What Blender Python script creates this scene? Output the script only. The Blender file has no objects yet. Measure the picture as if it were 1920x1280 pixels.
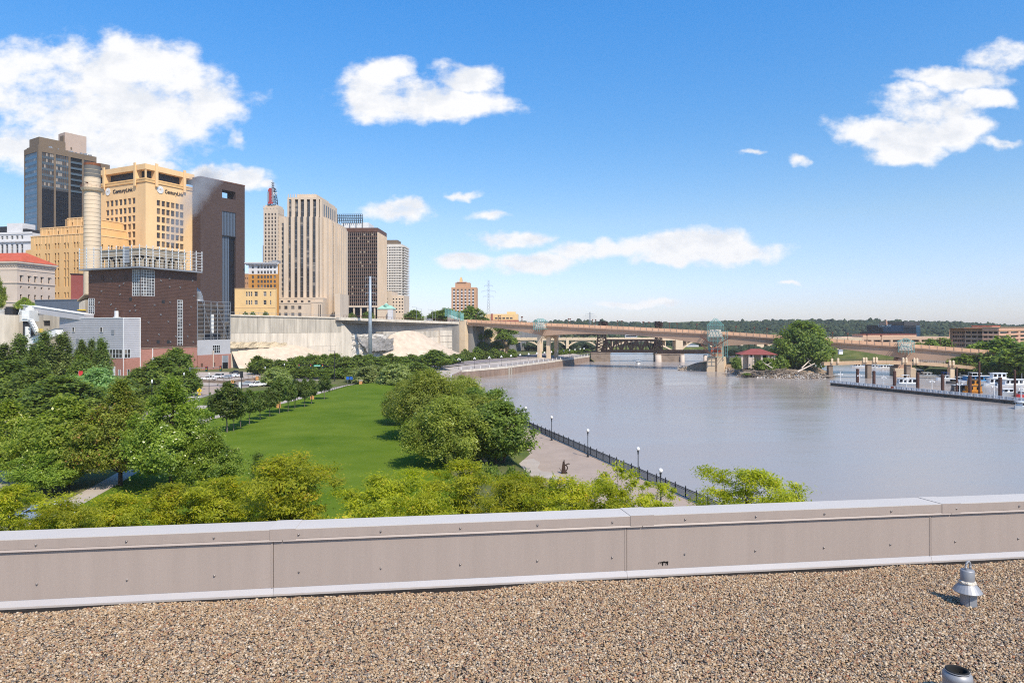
import bpy, math, random
import numpy as np
from mathutils import Vector, Matrix
R = math.radians
random.seed(4)
scene = bpy.context.scene
COL = scene.collection
F, HZ, EYE = 1280.0, 612.0, 26.0          # focal length and horizon in photo pixels, eye height above the river

# ---------------------------------------------------------------- camera, sky, sun, exposure
cam_d = bpy.data.cameras.new('camera'); cam = bpy.data.objects.new('camera', cam_d); COL.objects.link(cam)
cam.location = (0, 0, EYE); cam.rotation_euler = (R(90), 0, 0)
cam_d.sensor_width = 36; cam_d.lens = 24.0; cam_d.shift_y = -(640 - HZ) / 1920
cam_d.clip_start = 0.1; cam_d.clip_end = 20000
scene.camera = cam
scene.view_settings.view_transform = 'Standard'
scene.view_settings.look = 'None'
scene.view_settings.exposure = 0.25
scene.view_settings.gamma = 1
scene.view_settings.use_curve_mapping = False
scene.cycles.max_bounces = 6
scene.cycles.diffuse_bounces = 3
scene.cycles.transparent_max_bounces = 8
scene.cycles.use_denoising = False
scene.cycles.filter_width = 1.1
scene.cycles.sample_clamp_indirect = 3
SUN_AZ, SUN_EL = R(148), R(50)            # azimuth measured clockwise from the view axis (+Y)
to_sun = Vector((math.sin(SUN_AZ) * math.cos(SUN_EL), math.cos(SUN_AZ) * math.cos(SUN_EL), math.sin(SUN_EL)))
sun_d = bpy.data.lights.new('sun', 'SUN'); sun = bpy.data.objects.new('sun', sun_d); COL.objects.link(sun)
sun_d.energy = 4.6; sun_d.angle = R(0.5); sun_d.color = (1.0, 0.90, 0.76)
sun.rotation_euler = to_sun.to_track_quat('Z', 'Y').to_euler()

world = bpy.data.worlds.new('World'); scene.world = world; world.use_nodes = True


def build_world():
    nt = world.node_tree; N = nt.nodes; L = nt.links; N.clear()
    def nd(t, **k):
        n = N.new(t)
        for a, b in k.items(): setattr(n, a, b)
        return n
    def mth(op, a, b=None, c=None, clamp=False):
        n = nd('ShaderNodeMath', operation=op, use_clamp=clamp)
        for i, v in enumerate((a, b, c)):
            if v is None: continue
            if hasattr(v, 'is_linked'): L.new(v, n.inputs[i])
            else: n.inputs[i].default_value = v
        return n.outputs[0]
    def vm(op, a, b=None, c=None):
        n = nd('ShaderNodeVectorMath', operation=op)
        for i, v in enumerate((a, b, c)):
            if v is None: continue
            if hasattr(v, 'is_linked'): L.new(v, n.inputs[i])
            else: n.inputs[i].default_value = v
        return n.outputs['Value'] if op in ('LENGTH', 'DOT_PRODUCT') else n.outputs[0]
    out = nd('ShaderNodeOutputWorld'); bg = nd('ShaderNodeBackground'); bg.inputs[1].default_value = 0.1
    L.new(bg.outputs[0], out.inputs[0])
    sky = nd('ShaderNodeTexSky', sky_type='NISHITA', sun_disc=False)
    sky.sun_elevation = SUN_EL; sky.sun_rotation = SUN_AZ
    sky.altitude = 200; sky.air_density = 1.0; sky.dust_density = SKY_DUST; sky.ozone_density = 2.5
    hsv = nd('ShaderNodeHueSaturation'); hsv.inputs['Saturation'].default_value = SKY_SAT; hsv.inputs['Value'].default_value = SKY_VAL
    hsv.inputs['Hue'].default_value = SKY_HUE
    L.new(sky.outputs[0], hsv.inputs['Color'])
    tc = nd('ShaderNodeTexCoord'); d = tc.outputs['Generated']
    sep = nd('ShaderNodeSeparateXYZ'); L.new(d, sep.inputs[0])
    ay = mth('MAXIMUM', mth('ABSOLUTE', sep.outputs[1]), 0.02)
    u = mth('DIVIDE', sep.outputs[0], ay); v = mth('DIVIDE', sep.outputs[2], ay)
    cmb = nd('ShaderNodeCombineXYZ'); L.new(u, cmb.inputs[0]); L.new(v, cmb.inputs[1])
    uv = cmb.outputs[0]
    # large and small warps
    def noise(vec, scale, detail, rough=.55, off=(0, 0, 0), stretch=(1, 1, 1)):
        mp = nd('ShaderNodeMapping'); mp.inputs['Location'].default_value = off; mp.inputs['Scale'].default_value = stretch
        L.new(vec, mp.inputs[0])
        n = nd('ShaderNodeTexNoise'); n.inputs['Scale'].default_value = scale; n.inputs['Detail'].default_value = detail
        n.inputs['Roughness'].default_value = rough
        L.new(mp.outputs[0], n.inputs['Vector']); return n
    warp = noise(uv, 11, 4, .6, (3.1, 1.7, 0))
    wv = vm('SUBTRACT', warp.outputs['Color'], (.5, .5, .5))
    uvw = vm('MULTIPLY_ADD', wv, (.07, .05, 0), uv)
    best = None
    for (cx, cy, rx, ry, k) in CLOUDS:
        sx, sy = F / rx, F / ry
        q = vm('MULTIPLY_ADD', uvw, (sx, sy, 0), (-(cx - 960) / F * sx, -(HZ - cy) / F * sy, 0))
        ln = mth('MULTIPLY_ADD', vm('LENGTH', q), -1.0, 1.0 + k)
        best = ln if best is None else mth('MAXIMUM', best, ln)
    f1 = noise(uv, 9, 9, .62, (.4, .9, 0), (1, 1.5, 1)).outputs[0]
    f2 = noise(uv, 9, 9, .62, (.4 + .012, .9 - .03, 0), (1, 1.5, 1)).outputs[0]
    best = mth('MINIMUM', best, 0.62)
    den = mth('ADD', best, mth('MULTIPLY', mth('SUBTRACT', f1, .5), 2.5))
    ss = nd('ShaderNodeMapRange', interpolation_type='SMOOTHSTEP'); L.new(den, ss.inputs[0])
    ss.inputs[1].default_value = -.02; ss.inputs[2].default_value = .62
    # relief: lit side against the shaded lower side
    rel = mth('MULTIPLY_ADD', mth('SUBTRACT', f1, f2), 5.5, .6, clamp=True)
    thick = nd('ShaderNodeMapRange', interpolation_type='SMOOTHSTEP'); L.new(den, thick.inputs[0])
    thick.inputs[1].default_value = .2; thick.inputs[2].default_value = 1.1
    thick.inputs[3].default_value = .62; thick.inputs[4].default_value = 0.36
    br = mth('ADD', mth('MULTIPLY', rel, .62), thick.outputs[0], clamp=True)
    cr = nd('ShaderNodeMix', data_type='RGBA'); L.new(br, cr.inputs['Factor'])
    cr.inputs[6].default_value = (5.7, 6.2, 7.0, 1); cr.inputs[7].default_value = (8.6, 8.6, 8.7, 1)
    mx = nd('ShaderNodeMix', data_type='RGBA')
    # thin veil that whitens the sky towards the horizon haze
    L.new(mth('MULTIPLY', ss.outputs[0], mth('GREATER_THAN', sep.outputs[2], -0.01)), mx.inputs['Factor'])
    # the clear deep blue of this sky: a colour balance by elevation only
    tr = nd('ShaderNodeValToRGB'); el = tr.color_ramp.elements; pts = SKY_TINT
    el[0].position = pts[0][0]; el[0].color = (*[c / 2 for c in pts[0][1]], 1); el[1].position = pts[1][0]; el[1].color = (*[c / 2 for c in pts[1][1]], 1)
    for t, c in pts[2:]:
        q = el.new(t); q.color = (*[k / 2 for k in c], 1)
    L.new(mth('MAXIMUM', sep.outputs[2], 0.0), tr.inputs[0])
    tint = vm('MULTIPLY', hsv.outputs[0], vm('SCALE', tr.outputs[0])) if False else vm('MULTIPLY', hsv.outputs[0], vm('ADD', tr.outputs[0], tr.outputs[0]))
    L.new(tint, mx.inputs[6]); L.new(cr.outputs[2], mx.inputs[7])
    L.new(mx.outputs[2], bg.inputs[0])


SKY_DUST, SKY_SAT, SKY_VAL, SKY_HUE = 0.6, 1.25, 1.25, 0.5
SKY_TINT = [(0, (.98, .99, 1.34)), (.035, (1.02, .99, 1.3)), (.15, (1.3, 1.16, 1.12)), (.27, (1.0, 1.22, 1.3)), (.42, (.78, 1.36, 1.58)), (1, (.8, 1.3, 1.5))]
# cumulus seen from the roof: centre and radii in photo pixels (a direction in the sky), strength
CLOUDS = [(100, 165, 120, 85, 0.34), (215, 185, 150, 90, 0.39), (300, 190, 130, 75, 0.34), (200, 260, 190, 60, 0.34), (40, 190, 90, 40, 0.06), (330, 230, 80, 60, 0.19), (110, 110, 60, 40, 0.16), (5, 275, 50, 22, 0.16),
          (700, 175, 90, 50, 0.17), (770, 190, 110, 42, 0.22), (850, 200, 110, 32, 0.17), (860, 145, 70, 30, 0.12), (720, 140, 70, 34, 0.12), (440, 335, 90, 26, 0.07), (380, 325, 50, 22, -0.01), (500, 345, 36, 14, -0.14), (290, 315, 60, 16, 0.04),
          (740, 388, 80, 24, 0.12), (780, 380, 40, 16, 0.04), (960, 447, 78, 20, 0.14), (1110, 470, 90, 22, -0.02), (1290, 468, 120, 34, 0.22), (1370, 475, 90, 22, 0.12), (1250, 490, 90, 18, -0.03), (870, 487, 70, 18, 0.07), (1000, 492, 90, 20, 0.12),
          (860, 365, 50, 12, -0.19), (920, 402, 50, 14, -0.19), (450, 270, 36, 34, -0.29),
          (1740, 205, 95, 48, 0.20), (1660, 250, 100, 34, 0.17), (1770, 245, 95, 36, 0.17), (1690, 285, 80, 24, 0.14), (1790, 145, 130, 26, 0.08), (1880, 105, 70, 36, 0.12), (1860, 185, 70, 24, -0.06), (1890, 270, 60, 16, -0.01), (1710, 170, 70, 18, -0.06),
          (1410, 290, 46, 12, -0.30), (1500, 295, 36, 16, -0.27), (1180, 565, 110, 10, -0.20), (1490, 530, 50, 8, -0.19), (1240, 560, 60, 10, -0.14)]
build_world()

# ---------------------------------------------------------------- helpers
def at(px, py, Y): return Vector(((px - 960) / F * Y, Y, EYE - (py - HZ) / F * Y))
def gnd(px, py, z=6.0):
    Y = (EYE - z) * F / (py - HZ); return at(px, py, Y)
ORD = ['first', 'second', 'third', 'fourth', 'fifth', 'sixth', 'seventh', 'eighth', 'ninth', 'tenth', 'eleventh', 'twelfth', 'thirteenth', 'fourteenth', 'fifteenth', 'sixteenth', 'seventeenth', 'eighteenth', 'nineteenth', 'twentieth']
def tag(o, label=None, cat=None, group=None, kind=None):
    if label: o['label'] = label
    if cat: o['category'] = cat
    if group: o['group'] = group
    if kind: o['kind'] = kind
    return o
def thing(name, label, cat, loc=(0, 0, 0), rz=0.0, group=None):
    o = bpy.data.objects.new(name, None); COL.objects.link(o)
    o.location = loc; o.rotation_euler = (0, 0, rz); o.empty_display_size = .3
    return tag(o, label, cat, group)
def link(name, me, parent=None, loc=None, rot=None, scale=None):
    o = bpy.data.objects.new(name, me); COL.objects.link(o)
    if parent: o.parent = parent
    if loc is not None: o.location = loc
    if rot is not None: o.rotation_euler = rot
    if scale is not None: o.scale = scale
    return o
KIDS = {}
def copy_tree(o, loc=None, rz=None, label=None, group=None, parent=None, kids=None):
    if kids is None:
        kids = {}
        for x in bpy.data.objects:
            if x.parent: kids.setdefault(x.parent.name, []).append(x)
    c = o.copy(); COL.objects.link(c); c.parent = parent
    if loc is not None: c.location = loc
    if rz is not None: c.rotation_euler = (0, 0, rz)
    if label: c['label'] = label
    if group: c['group'] = group
    for ch in kids.get(o.name, []): copy_tree(ch, parent=c, kids=kids)
    return c


class MB:
    def __init__(s): s.v, s.f, s.m = [], [], []
    def quad(s, a, b, c, d, m=0):
        n = len(s.v); s.v += [tuple(a), tuple(b), tuple(c), tuple(d)]; s.f.append((n, n + 1, n + 2, n + 3)); s.m.append(m); return s
    def face(s, pts, m=0):
        n = len(s.v); s.v += [tuple(p) for p in pts]; s.f.append(tuple(range(n, n + len(pts)))); s.m.append(m); return s
    def hexa(s, p, m=0):   # 8 points, bottom ring then top ring
        n = len(s.v); s.v += [tuple(q) for q in p]
        for q in ((0, 3, 2, 1), (4, 5, 6, 7), (0, 1, 5, 4), (1, 2, 6, 5), (2, 3, 7, 6), (3, 0, 4, 7)):
            s.f.append(tuple(n + i for i in q)); s.m.append(m)
        return s
    def box(s, x0, x1, y0, y1, z0, z1, m=0):
        return s.hexa([(x0, y0, z0), (x1, y0, z0), (x1, y1, z0), (x0, y1, z0), (x0, y0, z1), (x1, y0, z1), (x1, y1, z1), (x0, y1, z1)], m)
    def bar(s, p, q, w, h=None, m=0, up=(0, 0, 1)):
        p, q = Vector(p), Vector(q); h = h or w; d = (q - p)
        if d.length < 1e-6: return s
        d.normalize(); up = Vector(up)
        if abs(d.dot(up)) > .98: up = Vector((0, 1, 0))
        x = d.cross(up).normalized() * w / 2; y = x.cross(d).normalized() * h / 2
        return s.hexa([p - x - y, p + x - y, p + x + y, p - x + y, q - x - y, q + x - y, q + x + y, q - x + y], m)
    def tube(s, p, q, r0, r1=None, n=8, m=0, cap=True):
        p, q = Vector(p), Vector(q); r1 = r0 if r1 is None else r1; d = (q - p)
        if d.length < 1e-6: return s
        d.normalize(); a = Vector((0, 0, 1)) if abs(d.z) < .9 else Vector((1, 0, 0))
        x = d.cross(a).normalized(); y = d.cross(x); b = len(s.v)
        for c, r in ((p, r0), (q, r1)):
            for i in range(n):
                t = 2 * math.pi * i / n; s.v.append(tuple(c + x * (math.cos(t) * r) + y * (math.sin(t) * r)))
        for i in range(n):
            j = (i + 1) % n; s.f.append((b + i, b + j, b + n + j, b + n + i)); s.m.append(m)
        if cap:
            s.f.append(tuple(b + i for i in range(n))[::-1]); s.m.append(m); s.f.append(tuple(b + n + i for i in range(n))); s.m.append(m)
        return s
    def lathe(s, prof, c=(0, 0, 0), n=16, m=0):
        b = len(s.v)
        for r, z in prof:
            for i in range(n):
                t = 2 * math.pi * i / n; s.v.append((c[0] + r * math.cos(t), c[1] + r * math.sin(t), c[2] + z))
        for k in range(len(prof) - 1):
            for i in range(n):
                j = (i + 1) % n; s.f.append((b + k * n + i, b + k * n + j, b + (k + 1) * n + j, b + (k + 1) * n + i)); s.m.append(m)
        return s
    def prism(s, poly, z0, z1, m=0, mtop=None):
        n = len(poly); b = len(s.v)
        s.v += [(p[0], p[1], z0) for p in poly] + [(p[0], p[1], z1) for p in poly]
        for i in range(n):
            j = (i + 1) % n; s.f.append((b + i, b + j, b + n + j, b + n + i)); s.m.append(m)
        s.f.append(tuple(b + n + i for i in range(n))); s.m.append(m if mtop is None else mtop)
        s.f.append(tuple(b + i for i in range(n))[::-1]); s.m.append(m)
        return s
    def hip(s, x0, x1, y0, y1, z0, z1, inset, m=0):
        a = [(x0, y0, z0), (x1, y0, z0), (x1, y1, z0), (x0, y1, z0)]
        if (x1 - x0) > (y1 - y0): r = [(x0 + inset, (y0 + y1) / 2, z1), (x1 - inset, (y0 + y1) / 2, z1)]
        else: r = None
        if r:
            s.face([a[0], a[1], r[1], r[0]], m); s.face([a[1], a[2], r[1]], m); s.face([a[2], a[3], r[0], r[1]], m); s.face([a[3], a[0], r[0]], m)
        else:
            r = [((x0 + x1) / 2, y0 + inset, z1), ((x0 + x1) / 2, y1 - inset, z1)]
            s.face([a[0], a[1], r[0]], m); s.face([a[1], a[2], r[1], r[0]], m); s.face([a[2], a[3], r[1]], m); s.face([a[3], a[0], r[0], r[1]], m)
        return s
    def mesh(s, name, mats, smooth=False):
        me = bpy.data.meshes.new(name); me.from_pydata(s.v, [], s.f)
        for mm in (mats if isinstance(mats, (list, tuple)) else [mats]): me.materials.append(mm)
        me.polygons.foreach_set('material_index', s.m)
        if smooth: me.polygons.foreach_set('use_smooth', [True] * len(s.f))
        me.update(); return me
    def build(s, name, mats, parent=None, loc=None, rot=None, smooth=False):
        return link(name, s.mesh(name, mats, smooth), parent, loc, rot)


# ---------------------------------------------------------------- materials
MATS = {}
def mat(name, col, rough=.85, metal=0.0, var=.15, scale=.5, stretch=(1, 1, 1), bump=0.0, bscale=6.0, spec=.2, col2=None, rand=0.0, detail=5, c=(.3, .7), bdist=.05):
    if name in MATS: return MATS[name]
    m = bpy.data.materials.new(name); m.use_nodes = True; nt = m.node_tree; N, L = nt.nodes, nt.links
    p = N['Principled BSDF']; p.inputs['Roughness'].default_value = rough; p.inputs['Metallic'].default_value = metal
    p.inputs['Specular IOR Level'].default_value = spec
    tc = N.new('ShaderNodeTexCoord'); mp = N.new('ShaderNodeMapping'); mp.inputs['Scale'].default_value = stretch
    oi = N.new('ShaderNodeObjectInfo'); ad = N.new('ShaderNodeVectorMath'); ad.operation = 'ADD'
    ml = N.new('ShaderNodeMath'); ml.operation = 'MULTIPLY'; ml.inputs[1].default_value = 60
    L.new(oi.outputs['Random'], ml.inputs[0]); L.new(tc.outputs['Object'], ad.inputs[0]); L.new(ml.outputs[0], ad.inputs[1])
    L.new(ad.outputs[0], mp.inputs[0])
    nz = N.new('ShaderNodeTexNoise'); nz.inputs['Scale'].default_value = scale; nz.inputs['Detail'].default_value = detail; nz.inputs['Roughness'].default_value = .6
    L.new(mp.outputs[0], nz.inputs['Vector'])
    mr = N.new('ShaderNodeMapRange'); mr.inputs[1].default_value = c[0]; mr.inputs[2].default_value = c[1]; L.new(nz.outputs[0], mr.inputs[0])
    mx = N.new('ShaderNodeMix'); mx.data_type = 'RGBA'; L.new(mr.outputs[0], mx.inputs['Factor'])
    a = [x * (1 - var) for x in col]; b = [min(1, x * (1 + var)) for x in col] if col2 is None else col2
    mx.inputs[6].default_value = (*a, 1); mx.inputs[7].default_value = (*b, 1)
    res = mx.outputs[2]
    if rand:
        h = N.new('ShaderNodeHueSaturation'); r2 = N.new('ShaderNodeMapRange'); r2.inputs[3].default_value = 1 - rand; r2.inputs[4].default_value = 1 + rand
        L.new(oi.outputs['Random'], r2.inputs[0]); L.new(r2.outputs[0], h.inputs['Value']); L.new(res, h.inputs['Color']); res = h.outputs[0]
    L.new(res, p.inputs['Base Color'])
    if bump:
        bn = N.new('ShaderNodeTexNoise'); bn.inputs['Scale'].default_value = bscale; bn.inputs['Detail'].default_value = 4
        L.new(mp.outputs[0], bn.inputs['Vector']); bp = N.new('ShaderNodeBump'); bp.inputs['Strength'].default_value = bump; bp.inputs['Distance'].default_value = bdist
        L.new(bn.outputs[0], bp.inputs['Height']); L.new(bp.outputs[0], p.inputs['Normal'])
    MATS[name] = m; return m
def glassm(name, col, rough=.08, spec=.6, lo=.6, hi=1.6, blind=None, share=.25, metal=0.0):
    """window glass: a dark sheet with a mirror gloss; every pane object gets its own tone, some have pale blinds behind them"""
    if name in MATS: return MATS[name]
    m = bpy.data.materials.new(name); m.use_nodes = True; N, L = m.node_tree.nodes, m.node_tree.links
    p = N['Principled BSDF']; p.inputs['Roughness'].default_value = rough; p.inputs['Specular IOR Level'].default_value = spec; p.inputs['Metallic'].default_value = metal
    oi = N.new('ShaderNodeObjectInfo'); h = N.new('ShaderNodeHueSaturation'); r = N.new('ShaderNodeMapRange'); r.inputs[3].default_value = lo; r.inputs[4].default_value = hi
    L.new(oi.outputs['Random'], r.inputs[0]); L.new(r.outputs[0], h.inputs['Value']); h.inputs['Color'].default_value = (*col, 1)
    res = h.outputs[0]
    if blind:
        g = N.new('ShaderNodeMath'); g.operation = 'LESS_THAN'; g.inputs[1].default_value = share
        fr = N.new('ShaderNodeMath'); fr.operation = 'FRACT'; mu = N.new('ShaderNodeMath'); mu.operation = 'MULTIPLY'; mu.inputs[1].default_value = 37.3
        L.new(oi.outputs['Random'], mu.inputs[0]); L.new(mu.outputs[0], fr.inputs[0]); L.new(fr.outputs[0], g.inputs[0])
        x = N.new('ShaderNodeMix'); x.data_type = 'RGBA'; L.new(g.outputs[0], x.inputs['Factor']); L.new(res, x.inputs[6]); x.inputs[7].default_value = (*blind, 1); res = x.outputs[2]
    L.new(res, p.inputs['Base Color']); MATS[name] = m; return m
LEAF = 2.5
def leafm(name, dark, light, odd=None, oddshare=.0, trans=.35, sat=1.0):
    m = bpy.data.materials.new(name); m.use_nodes = True; N, L = m.node_tree.nodes, m.node_tree.links
    for n in list(N):
        if n.type != 'OUTPUT_MATERIAL': N.remove(n)
    out = [n for n in N if n.type == 'OUTPUT_MATERIAL'][0]
    at_ = N.new('ShaderNodeAttribute'); at_.attribute_name = 'tint'
    rp = N.new('ShaderNodeValToRGB'); e = rp.color_ramp.elements
    e[0].color = (*dark, 1); e[1].color = (*light, 1)
    if odd:
        e[1].position = 1 - oddshare - .02
        q = e.new(1 - oddshare); q.color = (*odd, 1)
    L.new(at_.outputs['Fac'], rp.inputs[0])
    oi = N.new('ShaderNodeObjectInfo'); h = N.new('ShaderNodeHueSaturation'); mr = N.new('ShaderNodeMapRange'); mr.inputs[3].default_value = LEAF * .85; mr.inputs[4].default_value = LEAF * 1.18
    L.new(oi.outputs['Random'], mr.inputs[0]); L.new(mr.outputs[0], h.inputs['Value']); L.new(rp.outputs[0], h.inputs['Color'])
    h2 = N.new('ShaderNodeMapRange'); h2.inputs[3].default_value = .494; h2.inputs[4].default_value = .506; L.new(oi.outputs['Random'], h2.inputs[0]); L.new(h2.outputs[0], h.inputs['Hue'])
    df = N.new('ShaderNodeBsdfPrincipled'); df.inputs['Roughness'].default_value = .5; df.inputs['Specular IOR Level'].default_value = .35; L.new(h.outputs[0], df.inputs['Base Color'])
    tr = N.new('ShaderNodeBsdfTranslucent'); g = N.new('ShaderNodeMix'); g.data_type = 'RGBA'; g.blend_type = 'MULTIPLY'; g.inputs['Factor'].default_value = 1
    L.new(h.outputs[0], g.inputs[6]); g.inputs[7].default_value = (1.5, 1.6, .7, 1); L.new(g.outputs[2], tr.inputs[0])
    mx = N.new('ShaderNodeMixShader'); mx.inputs[0].default_value = trans + .14; L.new(df.outputs[0], mx.inputs[1]); L.new(tr.outputs[0], mx.inputs[2])
    L.new(mx.outputs[0], out.inputs[0]); MATS[name] = m; return m

M = {}
M['limestone'] = mat('limestone', (.60, .48, .36), var=.10, scale=.12, stretch=(1, 1, .3))
M['cream_stone'] = mat('cream_stone', (.60, .49, .40), var=.08, scale=.2)
M['gold_stone'] = mat('gold_stone', (.74, .46, .20), var=.10, scale=.1, stretch=(1, 1, .25))
M['gold_stone_pale'] = mat('gold_stone_pale', (.80, .53, .27), var=.10, scale=.12, stretch=(1, 1, .25))
M['brown_brick'] = mat('brown_brick', (.073, .048, .042), var=.14, scale=.25, stretch=(1, 1, 4))
M['brown_metal'] = mat('brown_metal', (.130, .064, .044), var=.18, scale=.3, rough=.6)
M['brown_metal_shade'] = mat('brown_metal_shade', (.100, .056, .043), var=.15, scale=.3, rough=.6)  # darker copy of the plant cladding: right face's shade put into the colour
M['grey_siding'] = mat('grey_siding', (.44, .43, .44), var=.07, scale=.3, rough=.6)
M['red_brick'] = mat('red_brick', (.38, .18, .135), var=.18, scale=1.2, stretch=(1, 1, 3))
M['white_metal'] = mat('white_metal', (.72, .72, .70), var=.08, scale=.6, rough=.5)
M['grey_metal'] = mat('grey_metal', (.3, .31, .33), var=.1, rough=.45, metal=.3)
M['galv'] = mat('galvanised_steel', (.30, .30, .31), var=.15, rough=.5, metal=.35, scale=3)
M['dark_metal'] = mat('dark_metal', (.03, .03, .034), var=.15, rough=.5)
M['tan_panel'] = mat('tan_panel', (.38, .31, .22), var=.12, scale=.3)
M['black'] = mat('black_fill', (.008, .008, .009), var=.1)  # near-black colour stands in for the dark of unlit openings
M['tower_brown'] = mat('tower_brown', (.175, .128, .087), var=.08, scale=.2)
M['penthouse_pink'] = mat('penthouse_panel', (.47, .36, .29), var=.06, scale=.2)
M['roof_red'] = mat('roof_red', (.46, .10, .055), var=.15, scale=.4, bump=.3)
M['white_stone'] = mat('white_stone', (.66, .64, .63), var=.06, scale=.2)
M['dark_red'] = mat('dark_red_panel', (.25, .07, .06), var=.1, scale=.3)
M['slate_blue'] = mat('slate_blue_panel', (.12, .145, .19), var=.08, scale=.5)
M['stack'] = mat('stack_paint', (.68, .54, .38), var=.08, scale=.15, stretch=(1, 1, 2))
M['stack_grey'] = mat('stack_grey', (.15, .145, .135), var=.1, scale=.3)
M['rust'] = mat('rusty_steel', (.20, .075, .035), var=.35, scale=1.2)
M['concrete'] = mat('concrete', (.46, .41, .34), var=.3, scale=.45, stretch=(1, 1, .13), bump=.4, bscale=1.5, detail=8)
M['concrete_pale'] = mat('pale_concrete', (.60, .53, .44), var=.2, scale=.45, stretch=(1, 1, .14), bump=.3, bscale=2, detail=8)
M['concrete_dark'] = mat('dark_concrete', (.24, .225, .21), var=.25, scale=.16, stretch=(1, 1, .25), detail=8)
M['bridge_tan'] = mat('bridge_tan', (.50, .33, .23), var=.08, scale=.08)
M['rail_orange'] = mat('rail_orange', (.78, .46, .28), var=.1, scale=.5, rand=.06)
M['arch_cream'] = mat('arch_cream', (.70, .54, .37), var=.1, scale=.2)
M['lamp_brown'] = mat('lamp_brown', (.13, .06, .045), var=.2)
M['truss_dark'] = mat('truss_dark', (.035, .022, .02), var=.3)
M['teal_steel'] = mat('teal_steel', (.17, .42, .39), var=.1)
M['teal_glass'] = glassm('teal_glass', (.25, .50, .47), rough=.1); M['teal_glass'].node_tree.nodes['Principled BSDF'].inputs['Alpha'].default_value = .35
M['pier_stone'] = mat('pier_stone', (.25, .19, .145), var=.25, scale=.35, bump=.6, bscale=1.0)
M['pile_wall'] = mat('pile_wall', (.33, .24, .19), var=.2, scale=.4, stretch=(1, 1, .3))
M['rock'] = mat('rock', (.50, .46, .41), var=.35, scale=.25, bump=.8, bscale=1.2, detail=9)
M['cliff'] = mat('cliff_rock', (.46, .37, .25), var=.4, scale=.12, bump=.8, bscale=.8, detail=9)
M['sand'] = mat('sand', (.56, .45, .34), var=.16, scale=.3, bump=.9, bscale=.8, detail=9, bdist=.4)
M['asphalt'] = mat('asphalt', (.23, .19, .185), var=.1, scale=.15)
M['paver'] = mat('paver', (.37, .29, .235), var=.1, scale=.35, bump=.1, bscale=6)
M['walk'] = mat('sidewalk_concrete', (.42, .36, .31), var=.1, scale=.3)
M['kerb'] = mat('kerb_concrete', (.5, .46, .41), var=.1, scale=1)
M['paint_white'] = mat('road_paint', (.75, .74, .72), var=.1, scale=3)
M['bark'] = mat('bark', (.075, .055, .04), var=.3, scale=3, stretch=(1, 1, .2))
M['bark_pale'] = mat('pale_bark', (.16, .13, .105), var=.3, scale=3, stretch=(1, 1, .2))
M['iron'] = mat('black_iron', (.022, .025, .03), var=.1, rough=.5)
M['globe'] = mat('lamp_globe', (.82, .80, .76), var=.03, rough=.25, spec=.5)
M['pillar_stone'] = mat('orange_stone', (.55, .27, .11), var=.2, scale=2)
M['wood_grey'] = mat('driftwood', (.22, .17, .13), var=.3, scale=1.0, rand=.25)
M['white_paint'] = mat('white_paint', (.78, .78, .77), var=.04, rough=.35, spec=.5)
M['boat_grey'] = mat('boat_grey', (.42, .45, .48), var=.05, rough=.4)
M['rubber'] = mat('rubber', (.02, .02, .02), var=.1)
M['pile_brown'] = mat('steel_pile', (.09, .045, .035), var=.35, scale=.8, stretch=(1, 1, .3))
M['dock_wood'] = mat('dock_wood', (.10, .085, .07), var=.3, scale=.6, stretch=(1, 1, .5))
M['win'] = glassm('window_glass', (.035, .032, .032), blind=(.22, .19, .16), share=.15)
M['win_gold'] = glassm('window_glass_brown', (.05, .032, .022), blind=(.16, .11, .07), share=.15)
M['win_grey'] = glassm('window_glass_grey', (.075, .068, .068), rough=.15, blind=(.2, .18, .16), share=.12, lo=.5, hi=1.4)
M['win_blue'] = glassm('window_glass_blue', (.10, .13, .18), rough=.06, lo=.7, hi=1.3)
M['spandrel'] = glassm('spandrel_glass', (.065, .085, .10), rough=.15, lo=.85, hi=1.15)
M['spandrel_blue'] = glassm('spandrel_blue', (.05, .11, .18), rough=.1, lo=.85, hi=1.15)
M['win_dark'] = glassm('window_dark', (.010, .010, .014), rough=.04, lo=.6, hi=1.5, spec=.12)
M['win_tan'] = glassm('window_tan', (.065, .05, .04), rough=.1, blind=(.30, .25, .20), share=.2, lo=.5, hi=1.3)
M['frame_white'] = mat('frame_white', (.66, .68, .68), var=.05, rough=.5)
M['copper_green'] = mat('copper_green', (.30, .52, .42), var=.12)
M['orange_brick'] = mat('orange_brick', (.52, .24, .055), var=.1, scale=.3)
M['yellow_brick'] = mat('yellow_brick', (.74, .50, .23), var=.08, scale=.2)
M['apt_white'] = mat('apartment_white', (.66, .60, .52), var=.06, scale=.2)
M['peach_brick'] = mat('peach_brick', (.52, .30, .17), var=.08, scale=.3)
M['pink_office'] = mat('office_brick', (.60, .35, .245), var=.1, scale=.3)

# ---------------------------------------------------------------- ground, river, plateau
def bump_mat(name, col, col2, sc, rough=.9, bump=.3, bsc=20, detail=8, stretch=(1, 1, 1), c=(.35, .65)):
    return mat(name, col, rough, var=0, spec=.03, scale=sc, col2=col2, bump=bump, bscale=bsc, detail=detail, stretch=stretch, c=c)
M['grass'] = bump_mat('grass', (.060, .116, .007), (.150, .202, .024), .10, bump=.9, bsc=7.0, c=(.22, .8), detail=12)
M['grass_rough'] = bump_mat('rough_grass', (.07, .095, .025), (.15, .15, .05), .12, bump=.8, bsc=3)
M['soil'] = bump_mat('park_soil', (.09, .11, .035), (.16, .15, .07), .15)
M['far_land'] = bump_mat('far_land', (.06, .085, .03), (.13, .13, .06), .02)
def flat(name, poly, z, m, kind='structure'):
    o = MB().face([(p[0], p[1], z) for p in poly]).build(name, m); o['kind'] = kind; return o

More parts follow.
